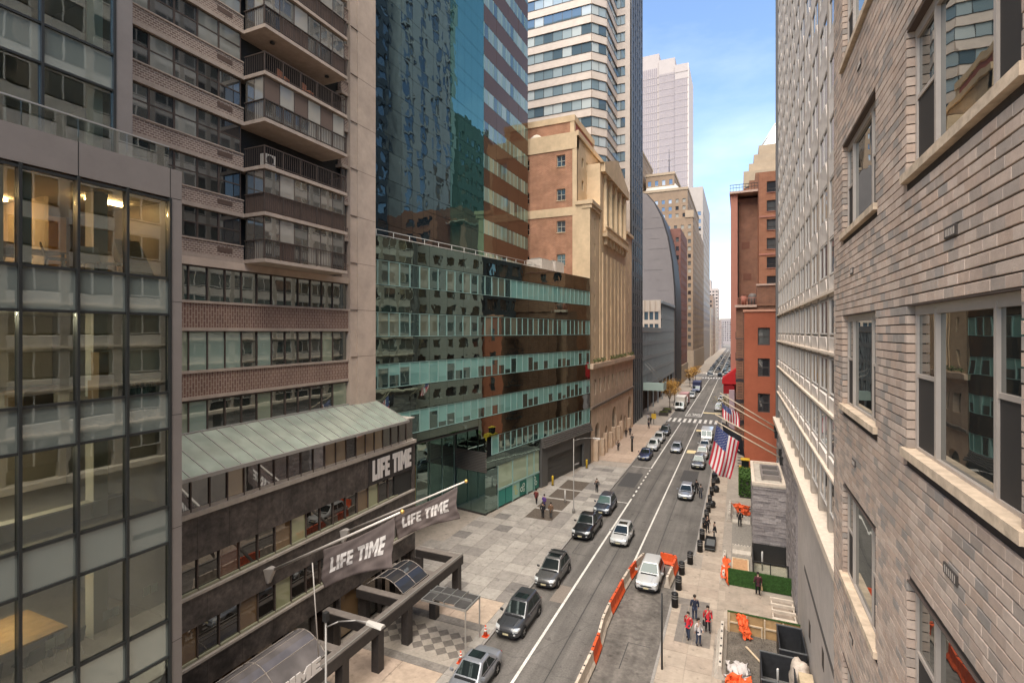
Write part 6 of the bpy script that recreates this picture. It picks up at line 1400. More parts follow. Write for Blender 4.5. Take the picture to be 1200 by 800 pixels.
def banner(base, tip, f0, f1, drop0, drop1, label, ph):
    base, tip = Vector(base), Vector(tip)
    p0 = base.lerp(tip, f0); p1 = base.lerp(tip, f1)
    def F(a, b):
        top = p0.lerp(p1, a); sag = 0.30 * math.sin(math.pi * a); dr = drop0 + (drop1 - drop0) * a
        top = top + Vector((0, 0, -0.10 - sag * (1 - b) * 0.5))
        w = 0.11 * math.sin(5 * a + 3 * b + ph) * (0.25 + 0.75 * b) + 0.035 * math.sin(16 * a - 9 * b + ph * 2) * b + 0.018 * math.sin(26 * b + 14 * a)
        return (top.x + 0.12 * math.sin(6 * b + ph) * b, top.y - w, top.z - b * dr + 0.22 * math.sin(math.pi * a) * b)
    bn = cloth('hanging_banner', label, 'banner', F, 60, 24, banner_m, 'taupe LIFE TIME banners')
    lm = MB()
    for quad in LT:      # print that follows the cloth
        xs = sorted(q[0] for q in quad); zs = sorted(q[1] for q in quad); n = 5
        for i in range(n):
            for j in range(n):
                def bil(u, v):
                    a0 = [quad[0][k] + (quad[1][k] - quad[0][k]) * u for k in (0, 1)]; a1 = [quad[3][k] + (quad[2][k] - quad[3][k]) * u for k in (0, 1)]
                    x = a0[0] + (a1[0] - a0[0]) * v; z = a0[1] + (a1[1] - a0[1]) * v
                    p = Vector(F(0.12 + 0.76 * x / LTW, 0.69 - 0.42 * z)); p.y -= 0.03; return p
                lm.face([bil(i / n, j / n), bil((i + 1) / n, j / n), bil((i + 1) / n, (j + 1) / n), bil(i / n, (j + 1) / n)])
    lm.build('printed_name', sign_w, bn)
banner(b1, t1, 0.447, 0.955, 2.0, 2.35, 'taupe banner with white LIFE TIME print on the near pole', 0.4)
banner(b2, t2, 0.455, 0.945, 1.65, 1.85, 'taupe banner with white LIFE TIME print on the far pole', 2.1)
rp_m = MB(); rp_m.tube((-20.0, 19.8, 8.2), (-19.6, 19.85, 3.15), 0.03, 0.03, 6); tag(rp_m.build('banner_cable', pole_p), 'thin cable dropping from the near banner corner to the pergola', 'cable')
# ------------------------------------------------------------------ street lamps and posts
lamp_m = M('lamp_galvanised', (0.26, 0.24, 0.22), 0.5, metal=0.3)
def cobra(x, y, h, arm, label, head=True, up=0.6, doubles=1):
    t = thing('street_lamp', label, 'street lamp', (x, y, 0.13), 0, 'cobra-head street lamps')
    MB().lathe([(0.18, 0.13), (0.18, 0.5), (0.06, 0.7), (0.045, h)], x, y, 12).build('pole', lamp_m, t)
    pts = [(x, y, h - 0.25), (x + arm * 0.3, y, h - 0.25 + up * 0.55), (x + arm * 0.7, y, h - 0.25 + up * 0.9), (x + arm, y, h - 0.25 + up)]
    m = MB(); m.path(pts, 0.03, 8); m.build('arm', lamp_m, t)
    hd = MB(); hd.hull8([(x + arm - 0.1, y - 0.10, h - 0.33 + up), (x + arm - 0.1, y + 0.10, h - 0.33 + up), (x + arm - 0.1, y + 0.08, h - 0.2 + up), (x + arm - 0.1, y - 0.08, h - 0.2 + up)], [(x + arm + 0.7, y - 0.17, h - 0.33 + up), (x + arm + 0.7, y + 0.17, h - 0.33 + up), (x + arm + 0.7, y + 0.10, h - 0.22 + up), (x + arm + 0.7, y - 0.10, h - 0.22 + up)]); hd.build('lamp_head', M('lamp_head', (0.40, 0.37, 0.33), 0.5), t)
    return t
l1 = cobra(-16.35, 16.95, 7.5, 2.35, 'pale street lamp in front of the pergola', up=0.75)
MB().box(-16.45, -16.25, 16.85, 17.05, 7.52, 7.9).build('photocell', dark_steel, l1)
l2 = cobra(-16.7, 54.2, 8.3, 2.3, 'slim street lamp at the edge of the planting beds', up=0.5)
MB().hull8([(-16.6, 54.1, 5.4), (-16.6, 54.3, 5.4), (-16.6, 54.3, 5.5), (-16.6, 54.1, 5.5)], [(-16.1, 54.05, 5.6), (-16.1, 54.35, 5.6), (-16.1, 54.35, 5.75), (-16.1, 54.05, 5.75)]).build('camera_bracket', lamp_m, l2)
pq = MB(); pq.lathe([(0.06, 0.13), (0.05, 4.6)], -4.2, 31.2, 8); tag(pq.build('sign_post', dark_steel), 'thin bare dark post on the right pavement edge', 'post')
cs = MB(); cs.lathe([(0.09, 0.13), (0.09, 1.5), (0.05, 1.6)], -18.6, 57.0, 12); tag(cs.build('white_post', M('white_post', (0.6, 0.56, 0.52), 0.6)), 'short white post among the planting beds', 'post')
cone_o = M('cone_orange', (0.62, 0.085, 0.03), 0.5); cone_w = M('cone_band', (0.6, 0.55, 0.5), 0.5)
def cone(x, y, label):
    t = thing('traffic_cone', label, 'traffic cone', (x, y, 0.13), 0, 'traffic cones by the kerb', world=False)
    MB().box(-0.2, 0.2, -0.2, 0.2, 0, 0.04).build('base', cone_o, t); MB().lathe([(0.15, 0.04), (0.03, 0.72)], 0, 0, 14).build('body', cone_o, t); MB().lathe([(0.105, 0.32), (0.085, 0.45)], 0, 0, 14).build('band', cone_w, t); MB().lathe([(0.072, 0.52), (0.058, 0.6)], 0, 0, 14).build('band', cone_w, t)
cone(-15.2, 29.9, 'orange traffic cone beside the canopy far post'); cone(-15.35, 26.9, 'orange traffic cone behind the silver sedan')
# ------------------------------------------------------------------ vehicles
def paint(name, c, metal=0.35, rough=0.32): return M('car_paint_' + name, c, rough, metal=metal, spec=0.5, coat=0.7, var2=0.05, vscale2=2.0)
tyre_m = M('tyre_rubber', (0.012, 0.012, 0.012), 0.85); rim_m = M('alloy_rim', (0.42, 0.41, 0.40), 0.35, metal=0.8); car_glass = MG('car_glass', (0.012, 0.016, 0.016), (0.85, 0.95, 0.92), 0.02, 0.02, ior=1.33); trim_k = M('black_trim', (0.015, 0.015, 0.015), 0.55)
lamp_c = M('headlamp_clear', (0.62, 0.62, 0.60), 0.15, metal=0.4); lamp_r = M('tail_lamp_red', (0.30, 0.012, 0.010), 0.2); plate_m = M('number_plate', (0.55, 0.48, 0.30), 0.5)
WH = {}
def wheel_mesh(r):
    if r not in WH:
        t = MB(); n = 20
        pr = [(r * 0.62, -0.11), (r * 0.95, -0.11), (r, -0.07), (r, 0.07), (r * 0.95, 0.11), (r * 0.62, 0.11)]
        k = 0
        for q in range(len(pr) - 1):
            for i in range(n):
                a0, a1 = 2 * math.pi * i / n, 2 * math.pi * (i + 1) / n
                P_ = lambda rr, yy, aa: (rr * math.cos(aa), yy, rr * math.sin(aa))
                t.face([P_(pr[q][0], pr[q][1], a0), P_(pr[q][0], pr[q][1], a1), P_(pr[q + 1][0], pr[q + 1][1], a1), P_(pr[q + 1][0], pr[q + 1][1], a0)], 0, True)
        rm = MB()
        for sgn in (-1, 1):
            y = sgn * 0.085
            for i in range(5):
                a = 2 * math.pi * i / 5; ca, sa = math.cos(a), math.sin(a); w = r * 0.13
                p = [(-sa * w, ca * w), (sa * w, -ca * w)]
                rm.hull8([(p[0][0], y - 0.012, p[0][1]), (p[1][0], y - 0.012, p[1][1]), (p[1][0], y + 0.012, p[1][1]), (p[0][0], y + 0.012, p[0][1])], [(p[0][0] * 0.7 + ca * r * 0.62, y - 0.012, p[0][1] * 0.7 + sa * r * 0.62), (p[1][0] * 0.7 + ca * r * 0.62, y - 0.012, p[1][1] * 0.7 + sa * r * 0.62), (p[1][0] * 0.7 + ca * r * 0.62, y + 0.012, p[1][1] * 0.7 + sa * r * 0.62), (p[0][0] * 0.7 + ca * r * 0.62, y + 0.012, p[0][1] * 0.7 + sa * r * 0.62)])
        rm.tube((0, -0.10, 0), (0, 0.10, 0), r * 0.16, r * 0.16, 10)
        rm.tube((0, -0.05, 0), (0, 0.05, 0), r * 0.60, r * 0.60, 16)
        WH[r] = (t.mesh('tyre', tyre_m), rm.mesh('rim', rim_m))
    return WH[r]
def loft(stations, mat, name, parent, sub=1):
    """stations: (x, half width, z bottom, z shoulder, z top centre)"""
    m = MB(); ring = []
    for (x, w, zb, zs, zt) in stations:
        half = [(0.0, zb), (w * 0.86, zb), (w * 0.985, zb + 0.10), (w, zb + (zs - zb) * 0.55), (w * 0.965, zs), (w * 0.80, zs + (zt - zs) * 0.75 + 0.012), (0.0, zt)]
        pts = [(x, y, z) for y, z in half] + [(x, -y, z) for y, z in half[1:-1][::-1]]
        ring.append(pts)
    n = len(ring[0]); vs = [p for r in ring for p in r]
    fs = [(q * n + i, q * n + (i + 1) % n, (q + 1) * n + (i + 1) % n, (q + 1) * n + i) for q in range(len(ring) - 1) for i in range(n)]
    m.add(vs, fs, 0, True); k = (len(ring) - 1) * n
    m.f.append(tuple(range(n - 1, -1, -1))); m.m.append(0); m.sm.append(True); m.f.append(tuple(k + i for i in range(n))); m.m.append(0); m.sm.append(True)
    o = m.build(name, mat, parent)
    if sub:
        s = o.modifiers.new('sub', 'SUBSURF'); s.levels = sub; s.render_levels = sub
    return o
CARS = {  # L, W, H, wheel r, belt z, hood z, shape params
    'suv': dict(L=4.6, W=1.86, H=1.66, r=0.36, belt=1.02, hood=0.98, wb=(1.38, -1.36), cab=(0.95, -2.12), roof=(0.12, -1.72), zb=0.26),
    'small_suv': dict(L=4.35, W=1.82, H=1.62, r=0.35, belt=1.02, hood=1.0, wb=(1.32, -1.3), cab=(0.85, -2.0), roof=(0.12, -1.6), zb=0.27),
    'big_suv': dict(L=5.0, W=1.98, H=1.80, r=0.39, belt=1.12, hood=1.10, wb=(1.5, -1.5), cab=(0.92, -2.36), roof=(0.25, -2.1), zb=0.30),
    'pickup': dict(L=5.5, W=1.98, H=1.82, r=0.40, belt=1.14, hood=1.12, wb=(1.72, -1.68), cab=(0.95, -1.0), roof=(0.3, -0.72), zb=0.32),
    'sedan': dict(L=4.75, W=1.84, H=1.45, r=0.33, belt=0.93, hood=0.86, wb=(1.42, -1.4), cab=(0.85, -1.75), roof=(0.05, -0.95), zb=0.22),
    'hatch': dict(L=4.05, W=1.74, H=1.47, r=0.31, belt=0.95, hood=0.90, wb=(1.24, -1.24), cab=(0.98, -1.86), roof=(0.12, -1.45), zb=0.22)}
def car(kind, col, x, y, label, rz=-90.0, name=None, sunroof=False, rails=False, cat=None, group=None, z=0.0, detail=True):
    p = CARS[kind]; L, W, H, r, bz, hz = p['L'], p['W'], p['H'], p['r'], p['belt'], p['hood']; h = L / 2; w = W / 2; zb = p['zb']
    names = {'suv': 'parked_suv', 'small_suv': 'compact_suv', 'big_suv': 'large_suv', 'pickup': 'pickup_truck', 'sedan': 'sedan_car', 'hatch': 'hatchback_car'}
    t = thing(name or names[kind], label, cat or {'pickup': 'pickup', 'sedan': 'car', 'hatch': 'car'}.get(kind, 'car'), (x, y, z), R(rz), group, world=False)
    cf, cr_ = p['cab']; rf, rr_ = p['roof']
    tail = bz if kind != 'pickup' else 1.08
    tz = {'sedan': bz + 0.04, 'pickup': tail}.get(kind, bz)
    st = [(-h, w * 0.80, zb + 0.20, tz - 0.24, tz - 0.14), (-h + 0.06, w * 0.90, zb + 0.06, tz - 0.13, tz - 0.02), (-h + 0.35, w * 0.98, zb, tz - 0.08, tz), (-h * 0.4, w, zb - 0.02, bz - 0.06, bz), (0.2, w, zb - 0.02, bz - 0.07, bz - 0.01), (cf, w * 0.995, zb - 0.02, bz - 0.10, bz), (cf + 0.25, w * 0.99, zb - 0.02, hz - 0.14, hz), (h - 0.42, w * 0.96, zb - 0.02, hz - 0.22, hz - 0.06), (h - 0.10, w * 0.86, zb, hz - 0.34, hz - 0.16), (h, w * 0.72, zb + 0.12, hz - 0.46, hz - 0.30)]
    loft(st, col, 'body', t)
    # cabin: tapered greenhouse shell
    wb_, wt = w * 0.90, w * 0.70; zr = H - 0.05
    base = [(cf, wb_ * 0.94), (cf - 0.25, wb_), (cr_ + 0.2, wb_), (cr_, wb_ * 0.9)]; top = [(rf, wt * 0.93), (rf - 0.15, wt), (rr_ + 0.15, wt * 0.98), (rr_, wt * 0.9)]
    zb0 = bz - 0.06
    m = MB(); lo = [(x_, y_, zb0) for x_, y_ in base] + [(x_, -y_, zb0) for x_, y_ in base[::-1]]; hi = [(x_, y_, zr) for x_, y_ in top] + [(x_, -y_, zr) for x_, y_ in top[::-1]]
    crown = [(x_ * 0.98 - 0.01, y_ * 0.84, H) for x_, y_, _ in hi]; n = 8
    m.add(lo + hi + crown, [(i, (i + 1) % n, n + (i + 1) % n, n + i) for i in range(n)] + [(n + i, n + (i + 1) % n, 2 * n + (i + 1) % n, 2 * n + i) for i in range(n)] + [tuple(2 * n + i for i in range(n))], 0, False)
    if m.f:
        cab = m.build('cabin', col, t); bm = bmesh.new(); bm.from_mesh(cab.data); bmesh.ops.recalc_face_normals(bm, faces=bm.faces); bm.to_mesh(cab.data); bm.free()
        bv = cab.modifiers.new('bv', 'BEVEL'); bv.width = 0.07; bv.segments = 3; bv.limit_method = 'ANGLE'; bv.angle_limit = R(15)
        for q_ in cab.data.polygons: q_.use_smooth = True
    def glass(name_, quad, off):
        q = [Vector(v) for v in quad]; nn = (q[1] - q[0]).cross(q[3] - q[0]).normalized(); c_ = sum(q, Vector()) / 4
        if nn.dot(c_ - Vector((c_.x * 0.5, 0, 0.8))) < 0: nn = -nn
        q2 = [v + nn * off for v in q]; m_ = MB(); m_.hull8([v - nn * 0.02 for v in q2], q2); o = m_.build(name_, car_glass, t); bm = bmesh.new(); bm.from_mesh(o.data); bmesh.ops.recalc_face_normals(bm, faces=bm.faces); bm.to_mesh(o.data); bm.free()
    def lerp3(a, b, f): return tuple(a[i] + (b[i] - a[i]) * f for i in range(3))
    # windscreen and rear window
    bl, br = (cf, wb_ * 0.94, zb0), (cf, -wb_ * 0.94, zb0); tl, tr = (rf, wt * 0.93, zr), (rf, -wt * 0.93, zr)
    glass('windscreen', [lerp3(lerp3(bl, br, .05), lerp3(tl, tr, .05), .16), lerp3(lerp3(bl, br, .95), lerp3(tl, tr, .95), .16), lerp3(lerp3(bl, br, .94), lerp3(tl, tr, .94), .95), lerp3(lerp3(bl, br, .06), lerp3(tl, tr, .06), .95)], 0.008)
    bl, br = (cr_, wb_ * 0.9, zb0), (cr_, -wb_ * 0.9, zb0); tl, tr = (rr_, wt * 0.9, zr), (rr_, -wt * 0.9, zr)
    glass('rear_window', [lerp3(lerp3(bl, br, .07), lerp3(tl, tr, .07), .25), lerp3(lerp3(bl, br, .93), lerp3(tl, tr, .93), .25), lerp3(lerp3(bl, br, .92), lerp3(tl, tr, .92), .93), lerp3(lerp3(bl, br, .08), lerp3(tl, tr, .08), .93)], 0.008)
    for s in (1, -1):
        b0, b1 = (cf - 0.25, s * wb_, zb0), (cr_ + 0.2, s * wb_, zb0); t0, t1_ = (rf - 0.15, s * wt, zr), (rr_ + 0.15, s * wt * 0.98, zr)
        for (f0, f1) in [(0.03, 0.46), (0.50, 0.93)]:
            glass('side_window', [lerp3(lerp3(b0, b1, f0), lerp3(t0, t1_, f0), .17), lerp3(lerp3(b0, b1, f1), lerp3(t0, t1_, f1), .17), lerp3(lerp3(b0, b1, f1), lerp3(t0, t1_, f1), .92), lerp3(lerp3(b0, b1, f0), lerp3(t0, t1_, f0), .92)], 0.008)
    ty, ri = wheel_mesh(r)
    for wx in p['wb']:
        for s in (1, -1):
            o = link('wheel', ty, t, (wx, s * (w - 0.09), r)); link('rim', ri, o)
            m = MB(); m.tube((wx, s * (w - 0.30), r + 0.02), (wx, s * (w + 0.004), r + 0.02), r + 0.055, r + 0.055, 20); m.build('wheel_arch', trim_k, t)
    if detail:
        for s in (1, -1):
            m = MB(); m.hull8([(h - 0.40, s * w * 0.93, hz - 0.25), (h - 0.11, s * w * 0.84, hz - 0.33), (h - 0.11, s * w * 0.84, hz - 0.21), (h - 0.42, s * w * 0.92, hz - 0.13)], [(h - 0.15, s * w * 0.50, hz - 0.32), (h - 0.02, s * w * 0.50, hz - 0.36), (h - 0.04, s * w * 0.52, hz - 0.24), (h - 0.2, s * w * 0.55, hz - 0.14)]); m.build('headlight', lamp_c, t)
            m = MB(); m.box(-h - 0.012, -h + 0.22, s * w * 0.50, s * w * 0.80, tz - 0.30, tz - 0.16); m.build('tail_light', lamp_r, t)
            m = MB(); m.hull8([(cf - 0.28, s * (w - 0.02), bz + 0.02), (cf - 0.16, s * (w - 0.02), bz + 0.02), (cf - 0.16, s * (w - 0.02), bz + 0.15), (cf - 0.28, s * (w - 0.02), bz + 0.15)], [(cf - 0.30, s * (w + 0.19), bz + 0.03), (cf - 0.20, s * (w + 0.19), bz + 0.03), (cf - 0.20, s * (w + 0.19), bz + 0.17), (cf - 0.30, s * (w + 0.19), bz + 0.17)]); m.build('wing_mirror', col, t)
            m = MB(); m.box(-h * 0.52, h * 0.5, s * (w - 0.01), s * (w + 0.012), zb + 0.02, zb + 0.14); m.build('sill_trim', trim_k, t)
            for xd in (0.35, -0.75): MB().box(xd - 0.09, xd + 0.09, s * (w - 0.0), s * (w + 0.018), bz - 0.22, bz - 0.18).build('door_handle', rim_m if rails else col, t)
        for s in (1, -1):
            MB().hull8([(cf - 0.30, s * wb_ * 1.005, bz - 0.045), (cf - 0.30, s * wb_ * 1.03, bz - 0.045), (cf - 0.30, s * wb_ * 1.03, bz - 0.015), (cf - 0.30, s * wb_ * 1.005, bz - 0.015)], [(cr_ + 0.25, s * wb_ * 1.005, bz - 0.045), (cr_ + 0.25, s * wb_ * 1.03, bz - 0.045), (cr_ + 0.25, s * wb_ * 1.03, bz - 0.015), (cr_ + 0.25, s * wb_ * 1.005, bz - 0.015)]).build('belt_trim', rim_m if kind in ('suv', 'big_suv', 'pickup') else trim_k, t)
            MB().hull8([(cf + 0.22, s * w * 0.42, hz - 0.03), (cf + 0.22, s * w * 0.50, hz - 0.035), (cf + 0.22, s * w * 0.49, hz + 0.006), (cf + 0.22, s * w * 0.44, hz + 0.008)], [(h - 0.40, s * w * 0.34, hz - 0.12), (h - 0.40, s * w * 0.42, hz - 0.12), (h - 0.40, s * w * 0.40, hz - 0.058), (h - 0.40, s * w * 0.36, hz - 0.056)]).build('hood_crease', col, t)
            MB().box(h - 0.03, h + 0.02, s * w * 0.58, s * w * 0.72, zb + 0.22, zb + 0.30).build('fog_lamp', lamp_c, t)
        MB().hull8([(cf - 0.03, -w * 0.7, bz - 0.02), (cf - 0.03, w * 0.7, bz - 0.02), (cf - 0.03, w * 0.7, bz + 0.012), (cf - 0.03, -w * 0.7, bz + 0.012)], [(cf + 0.14, -w * 0.66, bz - 0.03), (cf + 0.14, w * 0.66, bz - 0.03), (cf + 0.14, w * 0.66, bz + 0.008), (cf + 0.14, -w * 0.66, bz + 0.008)]).build('wiper_cowl', trim_k, t)
        m = MB(); m.hull8([(h - 0.03, -w * 0.46, zb + 0.28), (h - 0.03, w * 0.46, zb + 0.28), (h - 0.03, w * 0.48, hz - 0.34), (h - 0.03, -w * 0.48, hz - 0.34)], [(h + 0.015, -w * 0.44, zb + 0.30), (h + 0.015, w * 0.44, zb + 0.30), (h + 0.005, w * 0.46, hz - 0.36), (h + 0.005, -w * 0.46, hz - 0.36)]); m.build('grille', trim_k, t)
        m = MB(); m.hull8([(h - 0.20, -w * 0.80, zb + 0.02), (h - 0.20, w * 0.80, zb + 0.02), (h - 0.20, w * 0.80, zb + 0.20), (h - 0.20, -w * 0.80, zb + 0.20)], [(h + 0.03, -w * 0.62, zb + 0.05), (h + 0.03, w * 0.62, zb + 0.05), (h + 0.03, w * 0.62, zb + 0.19), (h + 0.03, -w * 0.62, zb + 0.19)]); m.build('bumper', trim_k if kind != 'sedan' else col, t)
        MB().box(h + 0.03, h + 0.04, -0.2, 0.2, zb + 0.16, zb + 0.28).build('licence_plate', plate_m, t)
    if sunroof:
        MB().box(rf - 0.95, rf - 0.28, -wt * 0.66, wt * 0.66, H - 0.02, H + 0.006).build('sunroof', car_glass, t)
    if rails:
        for s in (1, -1):
            m = MB(); m.path([(rf - 0.2, s * wt * 0.9, zr + 0.03), (rf - 0.35, s * wt * 0.9, H + 0.05), (rr_ + 0.35, s * wt * 0.9, H + 0.05), (rr_ + 0.2, s * wt * 0.9, zr + 0.03)], 0.022, 6); m.build('roof_rail', rim_m, t)
        if rails == 2:
            for xx in (rr_ + 0.5, rr_ + 1.1): MB().box(xx - 0.04, xx + 0.04, -wt * 0.95, wt * 0.95, H + 0.06, H + 0.10).build('roof_bar', trim_k, t)
    if kind == 'pickup':
        m = MB(); m.box(-h + 0.12, p['cab'][1] - 0.12, -w * 0.80, w * 0.80, tail - 0.02, tail + 0.025); m.build('bed_cover', trim_k, t)
    return t
pt = {'silver': paint('silver', (0.25, 0.255, 0.27)), 'graphite': paint('graphite', (0.055, 0.055, 0.058)), 'grey': paint('grey', (0.10, 0.095, 0.09)), 'black': paint('black', (0.014, 0.014, 0.016)), 'slate': paint('slate', (0.05, 0.06, 0.078)), 'white': paint('white', (0.42, 0.41, 0.39), 0.0, 0.35), 'navy': paint('navy', (0.022, 0.030, 0.075)), 'beige': paint('beige', (0.32, 0.29, 0.26))}
car('sedan', pt['silver'], -13.85, 25.6, 'silver sedan with black sunroof at the bottom edge by the kerb', sunroof=True)
car('suv', pt['graphite'], -13.85, 32.4, 'dark graphite crossover parked beside the canopy', sunroof=True)
car('suv', pt['grey'], -13.9, 39.5, 'grey crossover with roof bars parked between the dark crossover and the pickup', sunroof=True, rails=2)
car('pickup', pt['black'], -13.95, 50.0, 'black pickup truck parked by the planting beds')
car('suv', pt['slate'], -13.8, 56.9, 'dark slate-blue crossover parked right behind the black pickup', rails=1)
car('hatch', pt['white'], -10.35, 49.4, 'white hatchback driving in the middle lane', sunroof=True)
car('small_suv', pt['white'], -6.55, 42.0, 'white compact crossover parked inside the barrier line')
car('hatch', pt['silver'], -5.95, 65.6, 'silver hatchback stopped by the row of black bollards')
car('hatch', pt['silver'], -9.7, 89.8, 'silver hatchback driving in the middle lane farther off')
car('sedan', pt['navy'], -13.7, 83.2, 'dark blue sedan parked first in the far left row', sunroof=True)
car('suv', pt['white'], -13.5, 90.0, 'white crossover parked behind the dark blue sedan')
car('suv', pt['white'], -13.5, 96.4, 'white crossover parked second behind the dark blue sedan')
car('suv', pt['black'], -13.4, 104.0, 'black crossover parked nearest the zebra crossing')
car('suv', pt['grey'], -5.6, 81.0, 'grey crossover parked on the right, left of the big flag', rails=1)
car('suv', pt['beige'], -5.5, 87.5, 'pale crossover second in the right parked row')
car('sedan', pt['white'], -5.5, 93.6, 'white sedan third in the right parked row')
# vans and trucks
def van(name, label, x, y, L, W, H, col, cab_l, cat='van', box_h=None, rz=-90, boxcol=None):
    t = thing(name, label, cat, (x, y, 0), R(rz), None, world=False); h, w = L / 2, W / 2; H2 = box_h or H
    m = MB(); m.box(-h, h - cab_l, -w, w, 0.55, H2); m.build('cargo_box', boxcol or col, t)
    ch = min(H, 2.3); c0 = h - cab_l
    m = MB(); prof = [(c0, 0.35), (h - 0.02, 0.35), (h, 0.9), (h - 0.25, 1.25), (h - 0.75, ch), (c0, ch + 0.05)]; k = len(prof); wc = w * 0.93
    m.add([(a, -wc, b) for a, b in prof] + [(a, wc, b) for a, b in prof], [tuple(range(k - 1, -1, -1)), tuple(range(k, 2 * k))] + [(i, (i + 1) % k, k + (i + 1) % k, k + i) for i in range(k)]); o = m.build('cab', col, t)
    bm = bmesh.new(); bm.from_mesh(o.data); bmesh.ops.recalc_face_normals(bm, faces=bm.faces); bm.to_mesh(o.data); bm.free()
    for s in (-1, 1):
        m = MB(); a = [(h - 0.27, s * 0.06, 1.31), (h - 0.27, s * wc * 0.92, 1.31), (h - 0.70, s * wc * 0.90, ch - 0.10), (h - 0.70, s * 0.06, ch - 0.10)]; m.hull8([(q[0] - 0.02, q[1], q[2]) for q in a], [(q[0] + 0.03, q[1], q[2] + 0.012) for q in a]); m.build('windscreen', car_glass, t)
        MB().box(c0 + 0.3, h - 0.75, s * wc - 0.01, s * wc + 0.012, 1.25, ch - 0.25).build('side_window', car_glass, t)
        MB().box(h - 0.05, h + 0.02, s * w * 0.55, s * w * 0.85, 0.72, 0.92).build('headlight', lamp_c, t)
        MB().box(h - 0.5, h - 0.4, s * (w + 0.02), s * (w + 0.25), 1.4, 1.75).build('wing_mirror', trim_k, t)
        for wx in (h - 0.9, -h + 1.0):
            ty, ri = wheel_mesh(0.42); o = link('wheel', ty, t, (wx, s * (w - 0.12), 0.42)); link('rim', ri, o)
    MB().box(h - 0.06, h + 0.015, -w * 0.45, w * 0.45, 0.62, 0.86).build('grille', trim_k, t); MB().box(h - 0.08, h + 0.05, -w * 0.9, w * 0.9, 0.36, 0.54).build('bumper', trim_k, t); MB().box(-h, h - 0.3, -w * 0.5, w * 0.5, 0.36, 0.56).build('chassis', trim_k, t)
    return t
van('box_truck', 'white box delivery truck parked by the yellow tree', -14.0, 139.0, 7.6, 2.35, 2.4, pt['white'], 2.1, 'truck', 3.35, boxcol=M('truck_box_cream', (0.58, 0.53, 0.47), 0.5, var=0.06))
van('white_van', 'white panel van at the head of the right parked row', -5.5, 101.0, 5.4, 1.95, 2.2, pt['white'], 1.7)
van('blue_box_truck', 'dark blue box truck farther down on the left', -13.2, 183.0, 8.5, 2.5, 2.4, pt['navy'], 2.0, 'truck', 3.4, boxcol=M('truck_box_navy', (0.035, 0.04, 0.09), 0.5))
van('pink_sided_truck', 'white truck with a pinkish side behind the delivery truck', -14.1, 149.5, 6.8, 2.3, 2.3, pt['white'], 1.8, 'truck', 3.1, boxcol=M('truck_box_rose', (0.45, 0.25, 0.24), 0.5))
car('sedan', pt['slate'], -13.6, 172.0, 'dark car parked ahead of the blue box truck', detail=False)
car('suv', pt['white'], -13.3, 165.0, 'pale car parked behind the pinkish truck', detail=False)
car('suv', pt['white'], -5.0, 141.0, 'white car parked by the small tree on the right', detail=False)
car('suv', pt['white'], -4.9, 152.0, 'second white car parked by the small tree on the right', detail=False)
car('sedan', pt['beige'], -4.9, 161.0, 'pale car parked third by the small tree on the right', detail=False)
# far traffic: one simple mesh each
def far_car_mesh(col):
    m = MB(); m.box(-2.2, 2.2, -0.9, 0.9, 0.3, 0.95, 0); m.hull8([(-1.9, -0.85, 0.95), (-1.9, 0.85, 0.95), (1.0, 0.85, 0.95), (1.0, -0.85, 0.95)][::-1], [(-1.5, -0.65, 1.5), (-1.5, 0.65, 1.5), (0.3, 0.65, 1.5), (0.3, -0.65, 1.5)][::-1], 1); m.box(-1.62, 0.38, -0.68, 0.68, 1.46, 1.54, 0)
    for wx in (-1.35, 1.35):
        for s in (-1, 1): m.tube((wx, s * 0.7, 0.32), (wx, s * 0.93, 0.32), 0.32, 0.32, 10, 2)
    return m.mesh('far_car', [col, car_glass, tyre_m])
fm_ = [far_car_mesh(pt[k]) for k in ('white', 'white', 'silver', 'black', 'beige')]
rnd = random.Random(55)
spots = [(-13.4, y) for y in range(272, 470, 9)] + [(-10.2, y) for y in (276, 290, 305, 325, 348, 380, 420)] + [(-6.9, y) for y in (274, 286, 300, 316, 330, 352, 378, 410, 450)] + [(-4.6, y) for y in (270, 282, 296, 312, 328, 345)] + [(-11.5, 246), (-8.0, 250), (-6.0, 255), (-13, 252)]
for k, (x, y) in enumerate(spots):
    q_ = rnd.randrange(5); o = link('distant_car', fm_[q_], None, (x + rnd.uniform(-0.3, 0.3), y + rnd.uniform(-1, 1), 0), R(-90))
    lane = 'along the left kerb' if x < -13 else 'in the middle lane' if x < -9 else 'along the right kerb' if x > -5 else 'in the right lane'
    where = 'crossing the avenue' if y < 262 else 'just beyond the far crossing' if y < 320 else 'deep in the far traffic'
    tag(o, 'tiny %s car %s, %s' % (['white', 'white', 'silver', 'black', 'pale'][q_], lane, where), 'car', 'far traffic')
